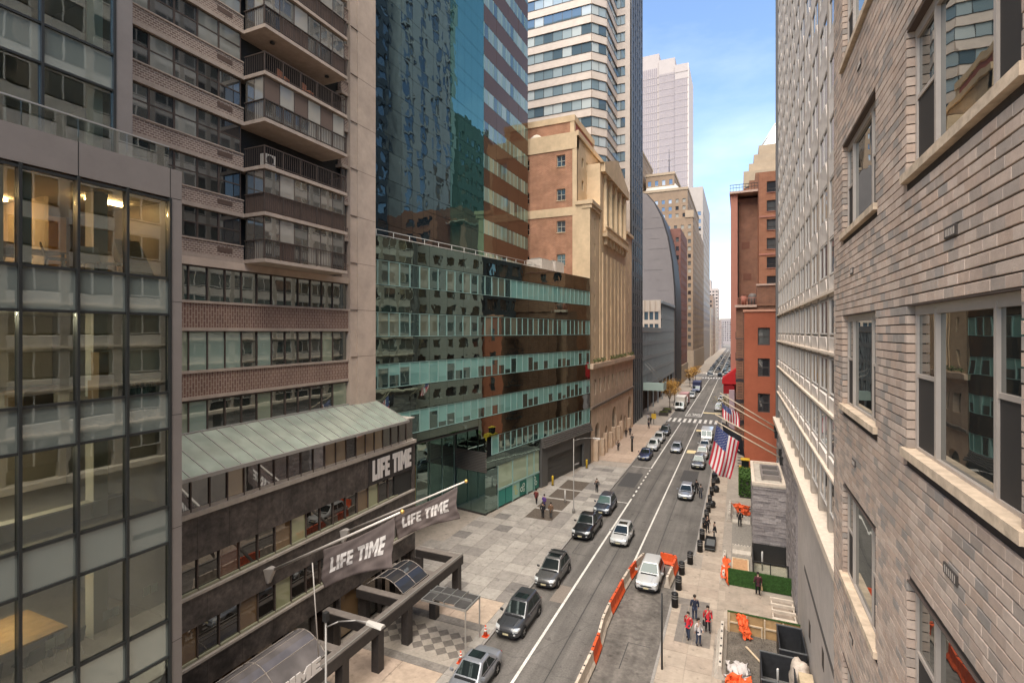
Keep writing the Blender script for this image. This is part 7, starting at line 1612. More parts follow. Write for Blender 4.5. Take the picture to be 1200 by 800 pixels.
# ------------------------------------------------------------------ water-filled road barriers
bar_o = M('barrier_orange', (0.60, 0.085, 0.022), 0.55, var=0.12, vscale=3, var2=0.12); bar_w = M('barrier_white', (0.52, 0.43, 0.34), 0.6, var=0.2, vscale=3, var2=0.15)
BARM = {}
def barrier_mesh(mat, L):
    k = (mat.name, round(L, 2))
    if k in BARM: return BARM[k]
    m = MB(); n = 10; prof = [(-0.25, 0), (-0.25, 0.12), (-0.15, 0.32), (-0.10, 0.72), (-0.085, 0.90), (0.085, 0.90), (0.10, 0.72), (0.15, 0.32), (0.25, 0.12), (0.25, 0)]
    rings = []
    for i in range(n + 1):
        x = -L / 2 + L * i / n; pinch = 0.80 if i in (2, 5, 8) else 1.0; e = 0.9 if i in (0, n) else 1.0
        rings.append([(x, y * pinch * e if z > 0.3 else y * e, z * (0.985 if i in (0, n) else 1)) for y, z in prof])
    k_ = len(prof); vs = [p for r in rings for p in r]
    m.add(vs, [(q * k_ + i, (q + 1) * k_ + i, (q + 1) * k_ + i + 1, q * k_ + i + 1) for q in range(n) for i in range(k_ - 1)]); m.f += [tuple(range(k_)), tuple(n * k_ + i for i in range(k_ - 1, -1, -1))]; m.m += [0, 0]; m.sm += [False, False]
    BARM[k] = m.mesh('barrier', mat); return BARM[k]
chain = [(-8.15, 26.2), (-8.15, 28.15), (-8.12, 30.1), (-8.2, 32.05), (-8.4, 34.0), (-8.42, 35.95), (-8.34, 37.85), (-8.3, 39.75), (-8.18, 41.6), (-7.98, 43.4), (-7.6, 45.2)]
cl = ['w', 'w', 'o', 'w', 'w', 'o', 'o', 'w', 'o', 'w']
lbls = ['white barrier at the very bottom of the lane barrier line', 'white barrier below the lowest orange one', 'lowest orange barrier of the lane line', 'white barrier just above the lowest orange one', 'white barrier at the bend of the lane line', 'orange barrier just past the bend of the lane line', 'orange barrier above the bend, second of the orange pair', 'white barrier left of the white crossover bonnet', 'orange barrier beside the white crossover door', 'white barrier at the top end of the lane line']
def put_barrier(p, q, c_, lb):
    p, q = Vector(p), Vector(q); d = q - p; L = d.length - 0.04; mid = (p + q) / 2
    t = thing('road_barrier', lb, 'barrier', (mid.x, mid.y, 0), math.atan2(d.y, d.x), 'plastic road barriers', world=False)
    mat = bar_o if c_ == 'o' else bar_w
    link('shell', barrier_mesh(mat, L), t)
    for s in (-0.32, 0.32): MB().box(s * L - 0.05, s * L + 0.05, -0.05, 0.05, 0.895, 0.92).build('filler_cap', trim_k, t)
    MB().box(-L / 2 + 0.1, L / 2 - 0.1, -0.26, 0.26, 0.02, 0.07).build('foot_slot', trim_k, t)
for i in range(10): put_barrier(chain[i], chain[i + 1], cl[i], lbls[i])
put_barrier((-6.3, 45.9), (-4.95, 45.7), 'o', 'orange barrier across the lane behind the white crossover')
put_barrier((-4.95, 45.5), (-5.05, 43.6), 'o', 'orange barrier along the right kerb behind the white one'); put_barrier((-5.05, 43.55), (-5.2, 41.5), 'w', 'white barrier at the right kerb beside the bollards')
# ------------------------------------------------------------------ black bollards
bol_k = M('bollard_black', (0.014, 0.013, 0.013), 0.5); band_m = M('bollard_band', (0.16, 0.15, 0.14), 0.5)
bps = [(-4.3, 38.7), (-4.33, 41.4), (-4.36, 44.1), (-3.9, 46.4), (-3.3, 49.3), (-3.3, 52.2), (-3.25, 55.5), (-3.22, 58.1), (-3.18, 60.5), (-3.16, 63.5), (-3.14, 66.9), (-3.12, 70.7), (-3.1, 75), (-3.1, 80)]
ordn = ['nearest', 'second', 'third', 'fourth', 'fifth', 'sixth', 'seventh', 'eighth', 'ninth', 'tenth', 'eleventh', 'twelfth', 'thirteenth', 'fourteenth']
proto = None
for i, (x, y) in enumerate(bps):
    if proto is None:
        proto = thing('black_bollard', '', 'bollard', (x, y, 0.13), 0, 'black kerbside bollards', world=False)
        MB().lathe([(0.24, 0), (0.24, 0.95), (0.22, 1.0), (0.05, 1.04)], 0, 0, 16).build('drum', bol_k, proto); MB().lathe([(0.247, 0.62), (0.247, 0.70)], 0, 0, 16).build('band', band_m, proto); MB().lathe([(0.247, 0.80), (0.247, 0.86)], 0, 0, 16).build('band', band_m, proto); o = proto
    else: o = copy_tree(proto)
    o.location = (x, y, 0.13); o['label'] = 'black drum bollard, %s in the right kerb row' % ordn[i]
# bin bags and a cart by the bollards
bag_m = M('bin_bag', (0.018, 0.018, 0.018), 0.35, bump=0.6, bscale=9)
def lump(name, label, cat, c_, r, mat, group=None, seed=0, sq=0.8):
    bm = bmesh.new(); bmesh.ops.create_icosphere(bm, subdivisions=3, radius=1.0)
    for v in bm.verts:
        n = noise.noise(v.co * 1.9 + Vector((seed * 3.1, 0, 0))) * 0.28 + noise.noise(v.co * 5 + Vector((seed, 2, 0))) * 0.10; v.co = v.co * (1 + n)
        v.co.x *= r[0]; v.co.y *= r[1]; v.co.z *= r[2]
        if v.co.z < -r[2] * sq: v.co.z = -r[2] * sq
    me = bpy.data.meshes.new(name); bm.to_mesh(me); bm.free(); me.materials.append(mat)
    for p_ in me.polygons: p_.use_smooth = True
    o = link(name, me, None, (c_[0], c_[1], c_[2] + r[2] * sq)); return tag(o, label, cat, group)
cart = thing('hand_cart', 'low dark flatbed cart with raised sides beside a man on the right pavement', 'cart', (-2.5, 50.8, 0.13))
bx('bed', cart, M('cart_grey', (0.11, 0.11, 0.105), 0.5), -2.95, -2.05, 49.6, 52.0, 0.35, 0.43)
for (a0, a1, b0, b1) in [(-2.95, -2.90, 49.6, 52.0), (-2.10, -2.05, 49.6, 52.0), (-2.90, -2.10, 49.6, 49.65), (-2.90, -2.10, 51.95, 52.0)]: bx('side', cart, bol_k, a0, a1, b0, b1, 0.43, 0.7)
MB().path([(-2.85, 52.0, 0.4), (-2.85, 52.3, 1.1), (-2.15, 52.3, 1.1), (-2.15, 52.0, 0.4)], 0.025, 6).build('handle', alu, cart)
for (x, y) in [(-2.85, 49.9), (-2.15, 49.9), (-2.85, 51.7), (-2.15, 51.7)]: MB().tube((x - 0.04, y, 0.25), (x + 0.04, y, 0.25), 0.12, 0.12, 12).build('wheel', tyre_m, cart)
for i, (x, y) in enumerate([(-2.9, 62.3), (-2.75, 68.5), (-2.8, 72.6)]): lump('rubbish_bag', 'black rubbish bag by the bollards, ' + ['nearest of three', 'middle of three', 'farthest of three'][i], 'rubbish bag', (x, y, 0.13), (0.42, 0.4, 0.45), bag_m, 'bags by the bollards', i)
for i, (x, y) in enumerate([(-3.05, 73.4), (-2.85, 77.2)]): tag(MB().box(x - 0.35, x + 0.35, y - 0.35, y + 0.35, 0.13, 1.15).build('litter_box', bol_k), 'black square litter box behind the bollards, ' + ['nearer one', 'farther one'][i], 'litter box', 'litter boxes')
# ------------------------------------------------------------------ people
skin_m = M('skin', (0.42, 0.255, 0.18), 0.6); hair_m = M('hair_dark', (0.022, 0.016, 0.012), 0.6); shoe_m = M('shoe_black', (0.012, 0.012, 0.012), 0.5)
def skinned(name, pts, edges, radii, mat, parent, root=0, sub=1):
    me = bpy.data.meshes.new(name); me.from_pydata(pts, edges, []); me.materials.append(mat)
    o = bpy.data.objects.new(name, me); C.objects.link(o); o.parent = parent
    md = o.modifiers.new('skin', 'SKIN'); md.use_smooth_shade = True; md.branch_smoothing = 0.5
    sv = me.skin_vertices[0].data
    for i, r_ in enumerate(radii): sv[i].radius = (r_, r_) if not isinstance(r_, tuple) else r_
    sv[root].use_root = True
    s = o.modifiers.new('sub', 'SUBSURF'); s.levels = sub; s.render_levels = sub
    return o
def person(x, y, rz, label, top, legs, stride=0.0, arm=0.1, coat=0.0, h=1.72, bag=None, hat=None, z=0.13, cap_mat=None):
    t = thing('person', label, 'person', (x, y, z), R(rz), None, world=False); s = h / 1.72
    f = stride
    J = {'pelvis': (0, 0, 0.93), 'waist': (0, 0, 1.06), 'chest': (0.02, 0, 1.28), 'neck': (0.02, 0, 1.46), 'head0': (0.03, 0, 1.55), 'head1': (0.045, 0, 1.66),
         'shl': (0.01, 0.19, 1.40), 'ell': (-0.03 - arm * 0.6, 0.25, 1.13), 'wrl': (0.07 + arm, 0.25, 0.90), 'hal': (0.10 + arm, 0.245, 0.82), 'shr': (0.01, -0.19, 1.40), 'elr': (-0.03 + arm * 0.4, -0.25, 1.13), 'wrr': (0.07 - arm, -0.25, 0.90), 'har': (0.10 - arm, -0.245, 0.82),
         'hpl': (0, 0.09, 0.88), 'knl': (0.04 + f * 0.6, 0.10, 0.50), 'anl': (f, 0.10, 0.09), 'tol': (0.16 + f, 0.11, 0.04), 'hpr': (0, -0.09, 0.88), 'knr': (0.05 - f * 0.3, -0.10, 0.50), 'anr': (-f, -0.10, 0.09 + abs(f) * 0.15), 'tor': (0.16 - f, -0.11, 0.04 + abs(f) * 0.05)}
    J = {k: tuple(c_ * s for c_ in v) for k, v in J.items()}
    def build(nm, chain, rad, mat):
        keys = []
        for e in chain:
            for k in e:
                if k not in keys: keys.append(k)
        return skinned(nm, [J[k] for k in keys], [(keys.index(a), keys.index(b)) for a, b in chain], [tuple(q * s for q in rad[k]) if isinstance(rad[k], tuple) else rad[k] * s for k in keys], mat, t)
    r = {'pelvis': (0.145, 0.11), 'waist': (0.13, 0.10), 'chest': (0.165, 0.115), 'neck': 0.055, 'head0': 0.075, 'head1': 0.088, 'shl': 0.06, 'ell': 0.044, 'wrl': 0.032, 'hal': 0.038, 'shr': 0.06, 'elr': 0.044, 'wrr': 0.032, 'har': 0.038, 'hpl': 0.085, 'knl': 0.06, 'anl': 0.042, 'tol': 0.036, 'hpr': 0.085, 'knr': 0.06, 'anr': 0.042, 'tor': 0.036}
    ch = [('pelvis', 'waist'), ('waist', 'chest'), ('chest', 'neck'), ('neck', 'head0'), ('head0', 'head1'), ('chest', 'shl'), ('shl', 'ell'), ('ell', 'wrl'), ('wrl', 'hal'), ('chest', 'shr'), ('shr', 'elr'), ('elr', 'wrr'), ('wrr', 'har'), ('pelvis', 'hpl'), ('hpl', 'knl'), ('knl', 'anl'), ('anl', 'tol'), ('pelvis', 'hpr'), ('hpr', 'knr'), ('knr', 'anr'), ('anr', 'tor')]
    build('body', ch, r, skin_m)
    big = {k: (tuple(q + 0.022 for q in v) if isinstance(v, tuple) else v + 0.026) for k, v in r.items()}; big['chest'] = (0.205, 0.155); big['waist'] = (0.17, 0.14); big['pelvis'] = (0.18, 0.145)
    J['hem'] = (0, 0, (0.93 - 0.10 - coat) * s); big['hem'] = (0.165 + coat * 0.12, 0.13 + coat * 0.1); big['neck'] = 0.07
    J['wrl2'] = tuple(0.85 * J['wrl'][i] + 0.15 * J['ell'][i] for i in range(3)); J['wrr2'] = tuple(0.85 * J['wrr'][i] + 0.15 * J['elr'][i] for i in range(3)); big['wrl2'] = big['wrr2'] = 0.052
    build('jacket', [('pelvis', 'hem'), ('pelvis', 'waist'), ('waist', 'chest'), ('chest', 'neck'), ('chest', 'shl'), ('shl', 'ell'), ('ell', 'wrl2'), ('chest', 'shr'), ('shr', 'elr'), ('elr', 'wrr2')], big, top)
    build('trousers', [('pelvis', 'hpl'), ('hpl', 'knl'), ('knl', 'anl'), ('pelvis', 'hpr'), ('hpr', 'knr'), ('knr', 'anr')], {k: (tuple(q + 0.014 for q in v) if isinstance(v, tuple) else v + 0.014) for k, v in r.items()}, legs)
    for a, b in (('anl', 'tol'), ('anr', 'tor')): build('shoe', [(a, b)], {'anl': 0.055, 'tol': 0.048, 'anr': 0.055, 'tor': 0.048}, shoe_m)
    hd = Vector(J['head1']); bm = bmesh.new(); bmesh.ops.create_uvsphere(bm, u_segments=14, v_segments=10, radius=0.112 * s)
    for v in list(bm.verts):
        if v.co.x > 0.045 * s and v.co.z < 0.05 * s: v.co.x = 0.03 * s
        if v.co.z < -0.03 * s: v.co.z = -0.03 * s - (abs(v.co.z) - 0.03 * s) * 0.7
    me = bpy.data.meshes.new('hair'); bm.to_mesh(me); bm.free(); me.materials.append(hat or hair_m)
    for p_ in me.polygons: p_.use_smooth = True
    link('hair' if not hat else 'hood', me, t, tuple(hd + Vector((-0.018, 0, 0.012)) * s))
    nose = MB(); nose.hull8([(hd.x + 0.08 * s, -0.012, hd.z - 0.03), (hd.x + 0.08 * s, 0.012, hd.z - 0.03), (hd.x + 0.08 * s, 0.008, hd.z + 0.005), (hd.x + 0.08 * s, -0.008, hd.z + 0.005)], [(hd.x + 0.108 * s, -0.008, hd.z - 0.03), (hd.x + 0.108 * s, 0.008, hd.z - 0.03), (hd.x + 0.092 * s, 0.004, hd.z + 0.0), (hd.x + 0.092 * s, -0.004, hd.z + 0.0)]); nose.build('nose', skin_m, t)
    if bag:
        b = Vector(J['har']); m = MB(); m.hull8([(b.x - 0.13, b.y - 0.07, b.z - 0.36), (b.x + 0.15, b.y - 0.07, b.z - 0.36), (b.x + 0.15, b.y + 0.05, b.z - 0.36), (b.x - 0.13, b.y + 0.05, b.z - 0.36)], [(b.x - 0.11, b.y - 0.04, b.z - 0.08), (b.x + 0.13, b.y - 0.04, b.z - 0.08), (b.x + 0.13, b.y + 0.03, b.z - 0.08), (b.x - 0.11, b.y + 0.03, b.z - 0.08)]); bo = m.build('shopping_bag', bag, None); bo.location = (0, 0, 0)
        bo.matrix_world = Matrix.Translation((x, y, z)) @ Matrix.Rotation(R(rz), 4, 'Z'); tag(bo, 'black bag held by the person in red' if bag is blk else 'tan bag held by the person in maroon', 'bag')
        MB().path([(b.x - 0.08, b.y, b.z - 0.1), (b.x, b.y, b.z + 0.01), (b.x + 0.1, b.y, b.z - 0.1)], 0.008, 6).build('handle', bag, bo)
    return t
def cl_(n, c): return M('cloth_' + n, c, 0.85, var=0.1, vscale=12)
wine, purple, blk, brown, navy_c, red_c, white_c, jean, dgrey = cl_('wine', (0.13, 0.022, 0.02)), cl_('purple', (0.10, 0.045, 0.20)), cl_('black', (0.013, 0.012, 0.013)), cl_('brown', (0.13, 0.07, 0.038)), cl_('navy', (0.018, 0.022, 0.04)), cl_('red', (0.50, 0.025, 0.035)), cl_('white', (0.55, 0.50, 0.48)), cl_('jeans', (0.035, 0.045, 0.075)), cl_('grey', (0.06, 0.057, 0.055))
person(-21.5, 55.2, 80, 'person in a wine red jacket walking by the green posters', wine, blk, 0.16)
person(-20.0, 53.8, 60, 'person in a puffy purple jacket on the plaza', purple, jean, 0.1, coat=0.05)
person(-19.2, 51.2, 95, 'person in a long black coat walking on the plaza', blk, blk, 0.12, coat=0.2)
person(-18.4, 51.5, 90, 'person in a brown coat walking beside the black coat', brown, dgrey, 0.1, coat=0.18)
person(-16.2, 62.3, -80, 'person in black standing at the kerb by the far planting bed', blk, blk, 0.05, coat=0.15)
person(-1.95, 36.3, -75, 'person in a red puffer jacket facing the camera on the grating', red_c, blk, 0.08, bag=blk)
person(-2.85, 37.4, 100, 'person in a dark jacket behind the red puffer jacket', navy_c, jean, 0.05)
person(-2.42, 34.5, -40, 'person in a white top carrying a red wrap on the grating', white_c, jean, 0.06)
person(-3.05, 35.0, -120, 'person in a bright red top and blue jeans on the grating', red_c, jean, 0.1)
person(0.0, 57.3, -90, 'person in black standing by the stone entrance block', blk, blk, 0.0)
person(1.25, 42.9, 100, 'person in a dark maroon jacket in front of the green turf screen', cl_('maroon', (0.06, 0.015, 0.022)), blk, 0.06, bag=M('bag_tan', (0.4, 0.28, 0.15), 0.7))
person(-2.2, 52.6, 190, 'person in black leaning over the hand cart', blk, dgrey, 0.05)
person(-2.95, 54.2, -60, 'person in black standing between two bollards', blk, blk, 0.05)
person(-4.9, 67.2, 120, 'person in black beside the stopped silver hatchback', blk, blk, 0.1, z=0.0); person(-4.3, 65.4, 100, 'person in dark clothes with pale shoes stepping off the kerb', dgrey, navy_c, 0.15, z=0.0)
person(-18.6, 85.6, -90, 'person in black walking past the hotel arches', blk, blk, 0.1); person(-17.5, 91.9, 90, 'person in dark grey on the hotel pavement', dgrey, blk, 0.1)
person(-19.6, 97.0, 90, 'person by the hotel doorway, nearer of two', blk, dgrey, 0.05); person(-19.3, 99.2, 80, 'person by the hotel doorway, farther of two', navy_c, blk, 0.05)
for i, (x, y) in enumerate([(-17.6, 113), (-18.6, 116), (-17.9, 121), (-17.2, 108)]): person(x, y, 90 - 40 * i, 'small figure walking on the far left pavement, ' + ['first beyond the dark fins', 'second beyond the dark fins', 'third beyond the dark fins', 'nearest to the black crossover'][i], [blk, white_c, dgrey, navy_c][i], blk, 0.1)
# pavement signs and planters on the left
bs = MB(); bs.lathe([(0.16, 0.13), (0.16, 2.2), (0.1, 2.3)], -16.4, 86.0, 10); tag(bs.build('dark_pillar', bol_k), 'dark slim pillar on the hotel pavement edge', 'post')
sn = thing('yellow_sign', 'small yellow sign board on a post by the dark finned building', 'sign', (-17.0, 113.5, 0.13)); bx('post', sn, dark_steel, -17.05, -16.95, 113.5, 113.6, 0.13, 2.0); bx('board', sn, M('sign_yellow', (0.6, 0.38, 0.05), 0.6), -17.5, -16.5, 113.4, 113.5, 1.3, 2.4)
gc = thing('glass_marquee', 'pale green glass marquee hung from rods over the left pavement', 'canopy', (-18.5, 128, 5.5))
bx('panel', gc, M('marquee_glass', (0.35, 0.45, 0.40), 0.4, var=0.1), -21.0, -16.4, 124, 126.5, 7.4, 7.6); bx('fascia', gc, M('marquee_edge', (0.42, 0.52, 0.46), 0.5), -21.0, -16.3, 123.8, 124.0, 6.2, 8.0); bx('fascia', gc, MATS['marquee_edge'], -16.4, -16.3, 124.0, 129, 6.2, 8.0)
for y in (124.5, 128.5): MB().tube((-16.6, y, 8.0), (-20.8, y, 12.5), 0.06, 0.06, 6).build('hanger_rod', galv, gc)
bx('panel', gc, MATS['marquee_glass'], -21.0, -16.4, 126.52, 129, 7.4, 7.6)
# ------------------------------------------------------------------ trees
def tree(x, y, h, rad, label, cols, n, seed, trunk_col, zbase=0.13, cz=0.62, leaf=0.28, name='street_tree'):
    r_ = random.Random(seed); t = thing(name, label, 'tree', (x, y, zbase)); tm = MB()
    p0 = Vector((x, y, zbase)); fork = Vector((x + r_.uniform(-.1, .1), y, zbase + h * 0.32)); tm.tube(p0, fork, 0.13, 0.09, 9); limbs = []
    for k in range(9):
        a = 2 * math.pi * k / 9 + r_.uniform(-.3, .3); e = fork + Vector((math.cos(a) * rad * r_.uniform(.4, .8), math.sin(a) * rad * r_.uniform(.4, .8), h * r_.uniform(.2, .58))); m_ = fork.lerp(e, 0.5) + Vector((0, 0, 0.2)); tm.tube(fork, m_, 0.06, 0.04, 6); tm.tube(m_, e, 0.04, 0.015, 6); limbs += [m_, e, fork.lerp(e, .75)]
        for q in range(3):
            e2 = e + Vector((r_.uniform(-1, 1), r_.uniform(-1, 1), r_.uniform(-.2, .9))) * rad * 0.35; tm.tube(m_.lerp(e, .6), e2, 0.02, 0.008, 5); limbs.append(e2)
    tm.build('trunk', trunk_col, t)
    lf_ = MB(); clumps = [l + Vector((r_.uniform(-.3, .3), r_.uniform(-.3, .3), r_.uniform(-.2, .3))) for l in limbs] 
    for k in range(n):
        c_ = r_.choice(clumps) + Vector((r_.gauss(0, .28), r_.gauss(0, .28), r_.gauss(0, .24))) * rad * 0.7; a_ = Vector((r_.uniform(-1, 1), r_.uniform(-1, 1), r_.uniform(-.6, .6))).normalized(); b_ = a_.cross(Vector((r_.uniform(-1, 1), r_.uniform(-1, 1), 1))).normalized(); s = leaf * r_.uniform(.6, 1.2)
        lf_.face([c_ - a_ * s * .5, c_ + b_ * s * .3, c_ + a_ * s * .5, c_ - b_ * s * .3], r_.randrange(len(cols)))
    o = lf_.build('crown', cols, t); return t
bark = M('bark', (0.10, 0.075, 0.055), 0.9, var=0.2, vscale=10)
ylw = [M('leaf_gold_%d' % i, c, 0.7) for i, c in enumerate([(0.42, 0.22, 0.045), (0.34, 0.17, 0.035), (0.48, 0.29, 0.08)])]; olv = [M('leaf_olive_%d' % i, c, 0.7) for i, c in enumerate([(0.22, 0.16, 0.05), (0.15, 0.125, 0.04), (0.28, 0.20, 0.07)])]
tree(-16.6, 138.0, 7.2, 2.3, 'golden autumn street tree beside the white delivery truck', ylw, 2600, 3, bark)
tree(-16.7, 150.0, 6.6, 2.0, 'second golden autumn tree behind the first', ylw, 1600, 4, bark)
for i, y in enumerate((196, 210, 222)): tree(-16.6, y, 6.5, 2.2, 'small golden tree far along the left pavement, ' + ['nearest', 'middle', 'farthest'][i] + ' of three', ylw, 500, 10 + i, bark, leaf=0.5)
tree(-2.6, 118.0, 6.5, 2.2, 'sparse olive-yellow tree left of the mauve column', olv, 1300, 7, bark)
box_p = M('planter_box', (0.06, 0.052, 0.045), 0.8)
for i, (x, y) in enumerate([(-16.6, 126.5), (-16.5, 131.5)]):
    t = thing('pavement_planter', 'dark rectangular planter with low shrubs, ' + ['nearest the crossing', 'by the golden tree'][i], 'planter', (x, y, 0.13), 0, 'dark pavement planters'); bx('box', t, box_p, x - 1.0, x + 1.0, y - 0.9, y + 0.9, 0.13, 0.8)
    m = MB(); r_ = random.Random(i)
    for k in range(160):
        c_ = Vector((x + r_.uniform(-.9, .9), y + r_.uniform(-.8, .8), 0.85 + r_.uniform(0, .3))); a_ = Vector((r_.uniform(-1, 1), r_.uniform(-1, 1), r_.uniform(-1, 1))).normalized() * 0.15; b_ = a_.orthogonal().normalized() * 0.09; m.face([c_ - a_, c_ + b_, c_ + a_, c_ - b_])
    m.build('shrub', planting, t)
# ------------------------------------------------------------------ flags on the grey tower
fp = M('flagpole_buff', (0.50, 0.40, 0.29), 0.5)
poles = [((TX - 0.1, 52.4, 8.5), (-2.15, 52.4, 11.55), 'lowest of the four buff flagpoles on the grey tower'), ((TX - 0.1, 53.6, 8.95), (-2.2, 53.6, 12.0), 'second buff flagpole on the grey tower, over the big flag'), ((TX - 0.1, 59.7, 9.55), (-1.95, 59.7, 12.75), 'third buff flagpole on the grey tower'), ((TX - 0.1, 60.9, 9.9), (-2.0, 60.9, 13.3), 'topmost of the four buff flagpoles on the grey tower')]
for (b, tp, lb) in poles:
    t = flagpole(b, tp, lb, 0.07, 0.045, False, 'flagpoles on the grey tower', fp); bx('bracket', t, dark_steel, TX - 0.35, TX - 0.02, b[1] - 0.14, b[1] + 0.14, b[2] - 0.55, b[2] + 0.2)
fl_r, fl_w, fl_b, fl_k = M('flag_red', (0.42, 0.03, 0.045), 0.8), M('flag_white', (0.62, 0.56, 0.54), 0.8), M('flag_blue', (0.045, 0.06, 0.16), 0.8), M('flag_black', (0.014, 0.014, 0.018), 0.8)
def us_flag(p0, p1, drop, label, ph, slide=0.0, nv=40):
    """hoist along the pole from p0 (union end) to p1, fly hanging down"""
    p0, p1 = Vector(p0), Vector(p1)
    def F(a, b):      # a across the stripes (0 at the union edge), b along the fly
        top = p0.lerp(p1, a); w = 0.20 * math.sin(7.0 * a + 1.6 * b + ph) * (0.2 + b) + 0.07 * math.sin(15 * a - 4 * b + ph)
        return Vector((top.x + slide * b + 0.10 * math.sin(3 * b + ph) * b, top.y + w, top.z - drop * b * (1 + 0.05 * math.sin(4 * a)) - 0.10 * math.sin(math.pi * a)))
    m = MB(); nu = 52
    vs = [F(i / nu, j / nv) for j in range(nv + 1) for i in range(nu + 1)]; m.v = [tuple(v) for v in vs]
    for j in range(nv):
        for i in range(nu):
            m.f.append((j * (nu + 1) + i, j * (nu + 1) + i + 1, (j + 1) * (nu + 1) + i + 1, (j + 1) * (nu + 1) + i)); st_ = i * 13 // nu
            m.m.append(2 if (st_ < 7 and j < nv * 0.4) else (0 if st_ % 2 == 0 else 1)); m.sm.append(True)
    o = m.build('national_flag', [fl_r, fl_w, fl_b]); so = o.modifiers.new('th', 'SOLIDIFY'); so.thickness = 0.012; so.offset = 0
    tag(o, label, 'flag', 'flags hung over the right pavement')
    sm2 = MB()
    for r_ in range(9):
        for c_ in range(6 if r_ % 2 == 0 else 5):
            a = (r_ + 1) / 10 * (7 / 13); b = ((c_ * 2 + 1 + (r_ % 2)) / 12) * 0.4
            for dy in (-0.02, 0.02):
                pts = []
                for k in range(10):
                    rr = 0.030 if k % 2 == 0 else 0.013; an = math.pi * k / 5; q = F(a + rr * 0.45 * math.cos(an), b + rr * 0.45 * math.sin(an)); q.y += dy; pts.append(q)
                sm2.face(pts if dy > 0 else pts[::-1])
    s_ = sm2.build('stars', fl_w, o)
    return o
us_flag((-2.0, 52.4, 11.15), (-0.05, 52.4, 9.75), 3.75, 'large stars and stripes flag hanging over the right pavement', 0.3, slide=-0.75)
us_flag((-1.8, 59.7, 12.4), (-0.1, 59.7, 11.35), 1.5, 'second stars and stripes flag farther back behind the black one', 1.9, slide=0.2)
def kflag(a, b):
    p0, p1 = Vector((-1.6, 53.6, 11.3)), Vector((0.1, 53.6, 10.25)); top = p0.lerp(p1, a)
    return Vector((top.x + 0.35 * b, top.y + 0.16 * math.sin(6 * a + 2 * b) * (0.2 + b), top.z - 2.2 * b))
bf = cloth('black_flag', 'black flag with a white emblem hanging behind the large flag', 'flag', lambda a, b: tuple(kflag(a, b)), 30, 30, fl_k, 'flags hung over the right pavement')
em = MB()
for k in range(20):
    t0, t1_ = 2 * math.pi * k / 20, 2 * math.pi * (k + 1) / 20
    q = [kflag(0.55 + rr * math.cos(tt), 0.55 + rr * math.sin(tt)) + Vector((0, -0.03, 0)) for tt, rr in ((t0, 0.17), (t1_, 0.17), (t1_, 0.13), (t0, 0.13))]; em.face(q)
q = [kflag(0.48, 0.45), kflag(0.60, 0.42), kflag(0.66, 0.62), kflag(0.50, 0.66)]; em.face([v + Vector((0, -0.03, 0)) for v in q])
for k in range(4): q = [kflag(0.35 + k * 0.11, 0.80), kflag(0.43 + k * 0.11, 0.80), kflag(0.43 + k * 0.11, 0.86), kflag(0.35 + k * 0.11, 0.86)]; em.face([v + Vector((0, -0.03, 0)) for v in q])
em.build('emblem', fl_w, bf)
# ------------------------------------------------------------------ works yard on the right pavement
turf = M('turf_screen', (0.035, 0.085, 0.018), 0.9, var=0.35, vscale=6, bump=1.0, bscale=30); ply = M('plywood', (0.42, 0.26, 0.12), 0.8, var=0.2, vscale=2, var2=0.15); lumber = M('lumber_pale', (0.55, 0.42, 0.28), 0.8, var=0.15, vscale=5)
def turf_fence(name, label, x0, x1, y, h, face_back):
    t = thing(name, label, 'fence', ((x0 + x1) / 2, y, 0.13)); n = max(1, round((x1 - x0) / 1.15)); w = (x1 - x0) / n
    for i in range(n):
        a = x0 + i * w; bx('ply_panel', t, ply, a + 0.01, a + w - 0.01, y, y + 0.03, 0.15, 0.13 + h)
        bx('stud', t, lumber, a + 0.05, a + 0.14, y - 0.10, y - 0.001, 0.15, 0.08 + h) if face_back else None
        if face_back: bx('rail', t, lumber, a + 0.15, a + w - 0.02, y - 0.08, y - 0.001, 0.13 + h * 0.48, 0.13 + h * 0.48 + 0.09); bx('brace', t, lumber, a + w - 0.12, a + w - 0.03, y - 0.11, y - 0.002, 0.14, 0.13 + h * 0.46)
        # turf skin with blades
        m = MB(); r_ = random.Random(i + int(y)); ys_ = y + 0.031 if face_back else y - 0.001; sg = 1 if face_back else -1
        m.box(a, a + w, ys_, ys_ + sg * 0.03, 0.14, 0.14 + h)
        for k in range(420):
            c_ = (r_.uniform(a, a + w), ys_ + sg * 0.03, r_.uniform(0.18, 0.12 + h)); m.face([(c_[0] - 0.02, c_[1], c_[2]), (c_[0] + 0.02, c_[1], c_[2]), (c_[0] + r_.uniform(-.03, .03), c_[1] + sg * 0.05, c_[2] + r_.uniform(-.06, .03))])
        for k in range(160): xx = r_.uniform(a, a + w); m.face([(xx - 0.02, y + r_.uniform(-.02, .08), 0.14 + h), (xx + 0.02, y + r_.uniform(-.02, .08), 0.14 + h), (xx, y + r_.uniform(-.02, .08), 0.14 + h + 0.06)])
        m.build('turf_panel', turf, t)
    bx('cap', t, turf, x0, x1, y - 0.05, y + 0.10, 0.13 + h + 0.002, 0.13 + h + 0.03)
    return t
turf_fence('turf_screen_fence', 'green artificial turf screen along the path behind the maroon jacket', -0.85, 3.55, 43.8, 1.25, False)
turf_fence('plywood_fence', 'low plywood and stud fence topped with turf, seen from its bare side', -0.75, 3.5, 37.0, 1.3, True)
gravel = M('yard_gravel', (0.125, 0.105, 0.085), 0.95, var=0.5, vscale=14, var2=0.3, vscale2=1.2, bump=1.0, bscale=35)
bed = MB(); bed.face([(-0.95, 26, 0.134), (3.6, 26, 0.134), (3.6, 36.98, 0.134), (-0.95, 36.98, 0.134)]); tag(bed.build('gravel_yard', gravel), kind='structure')
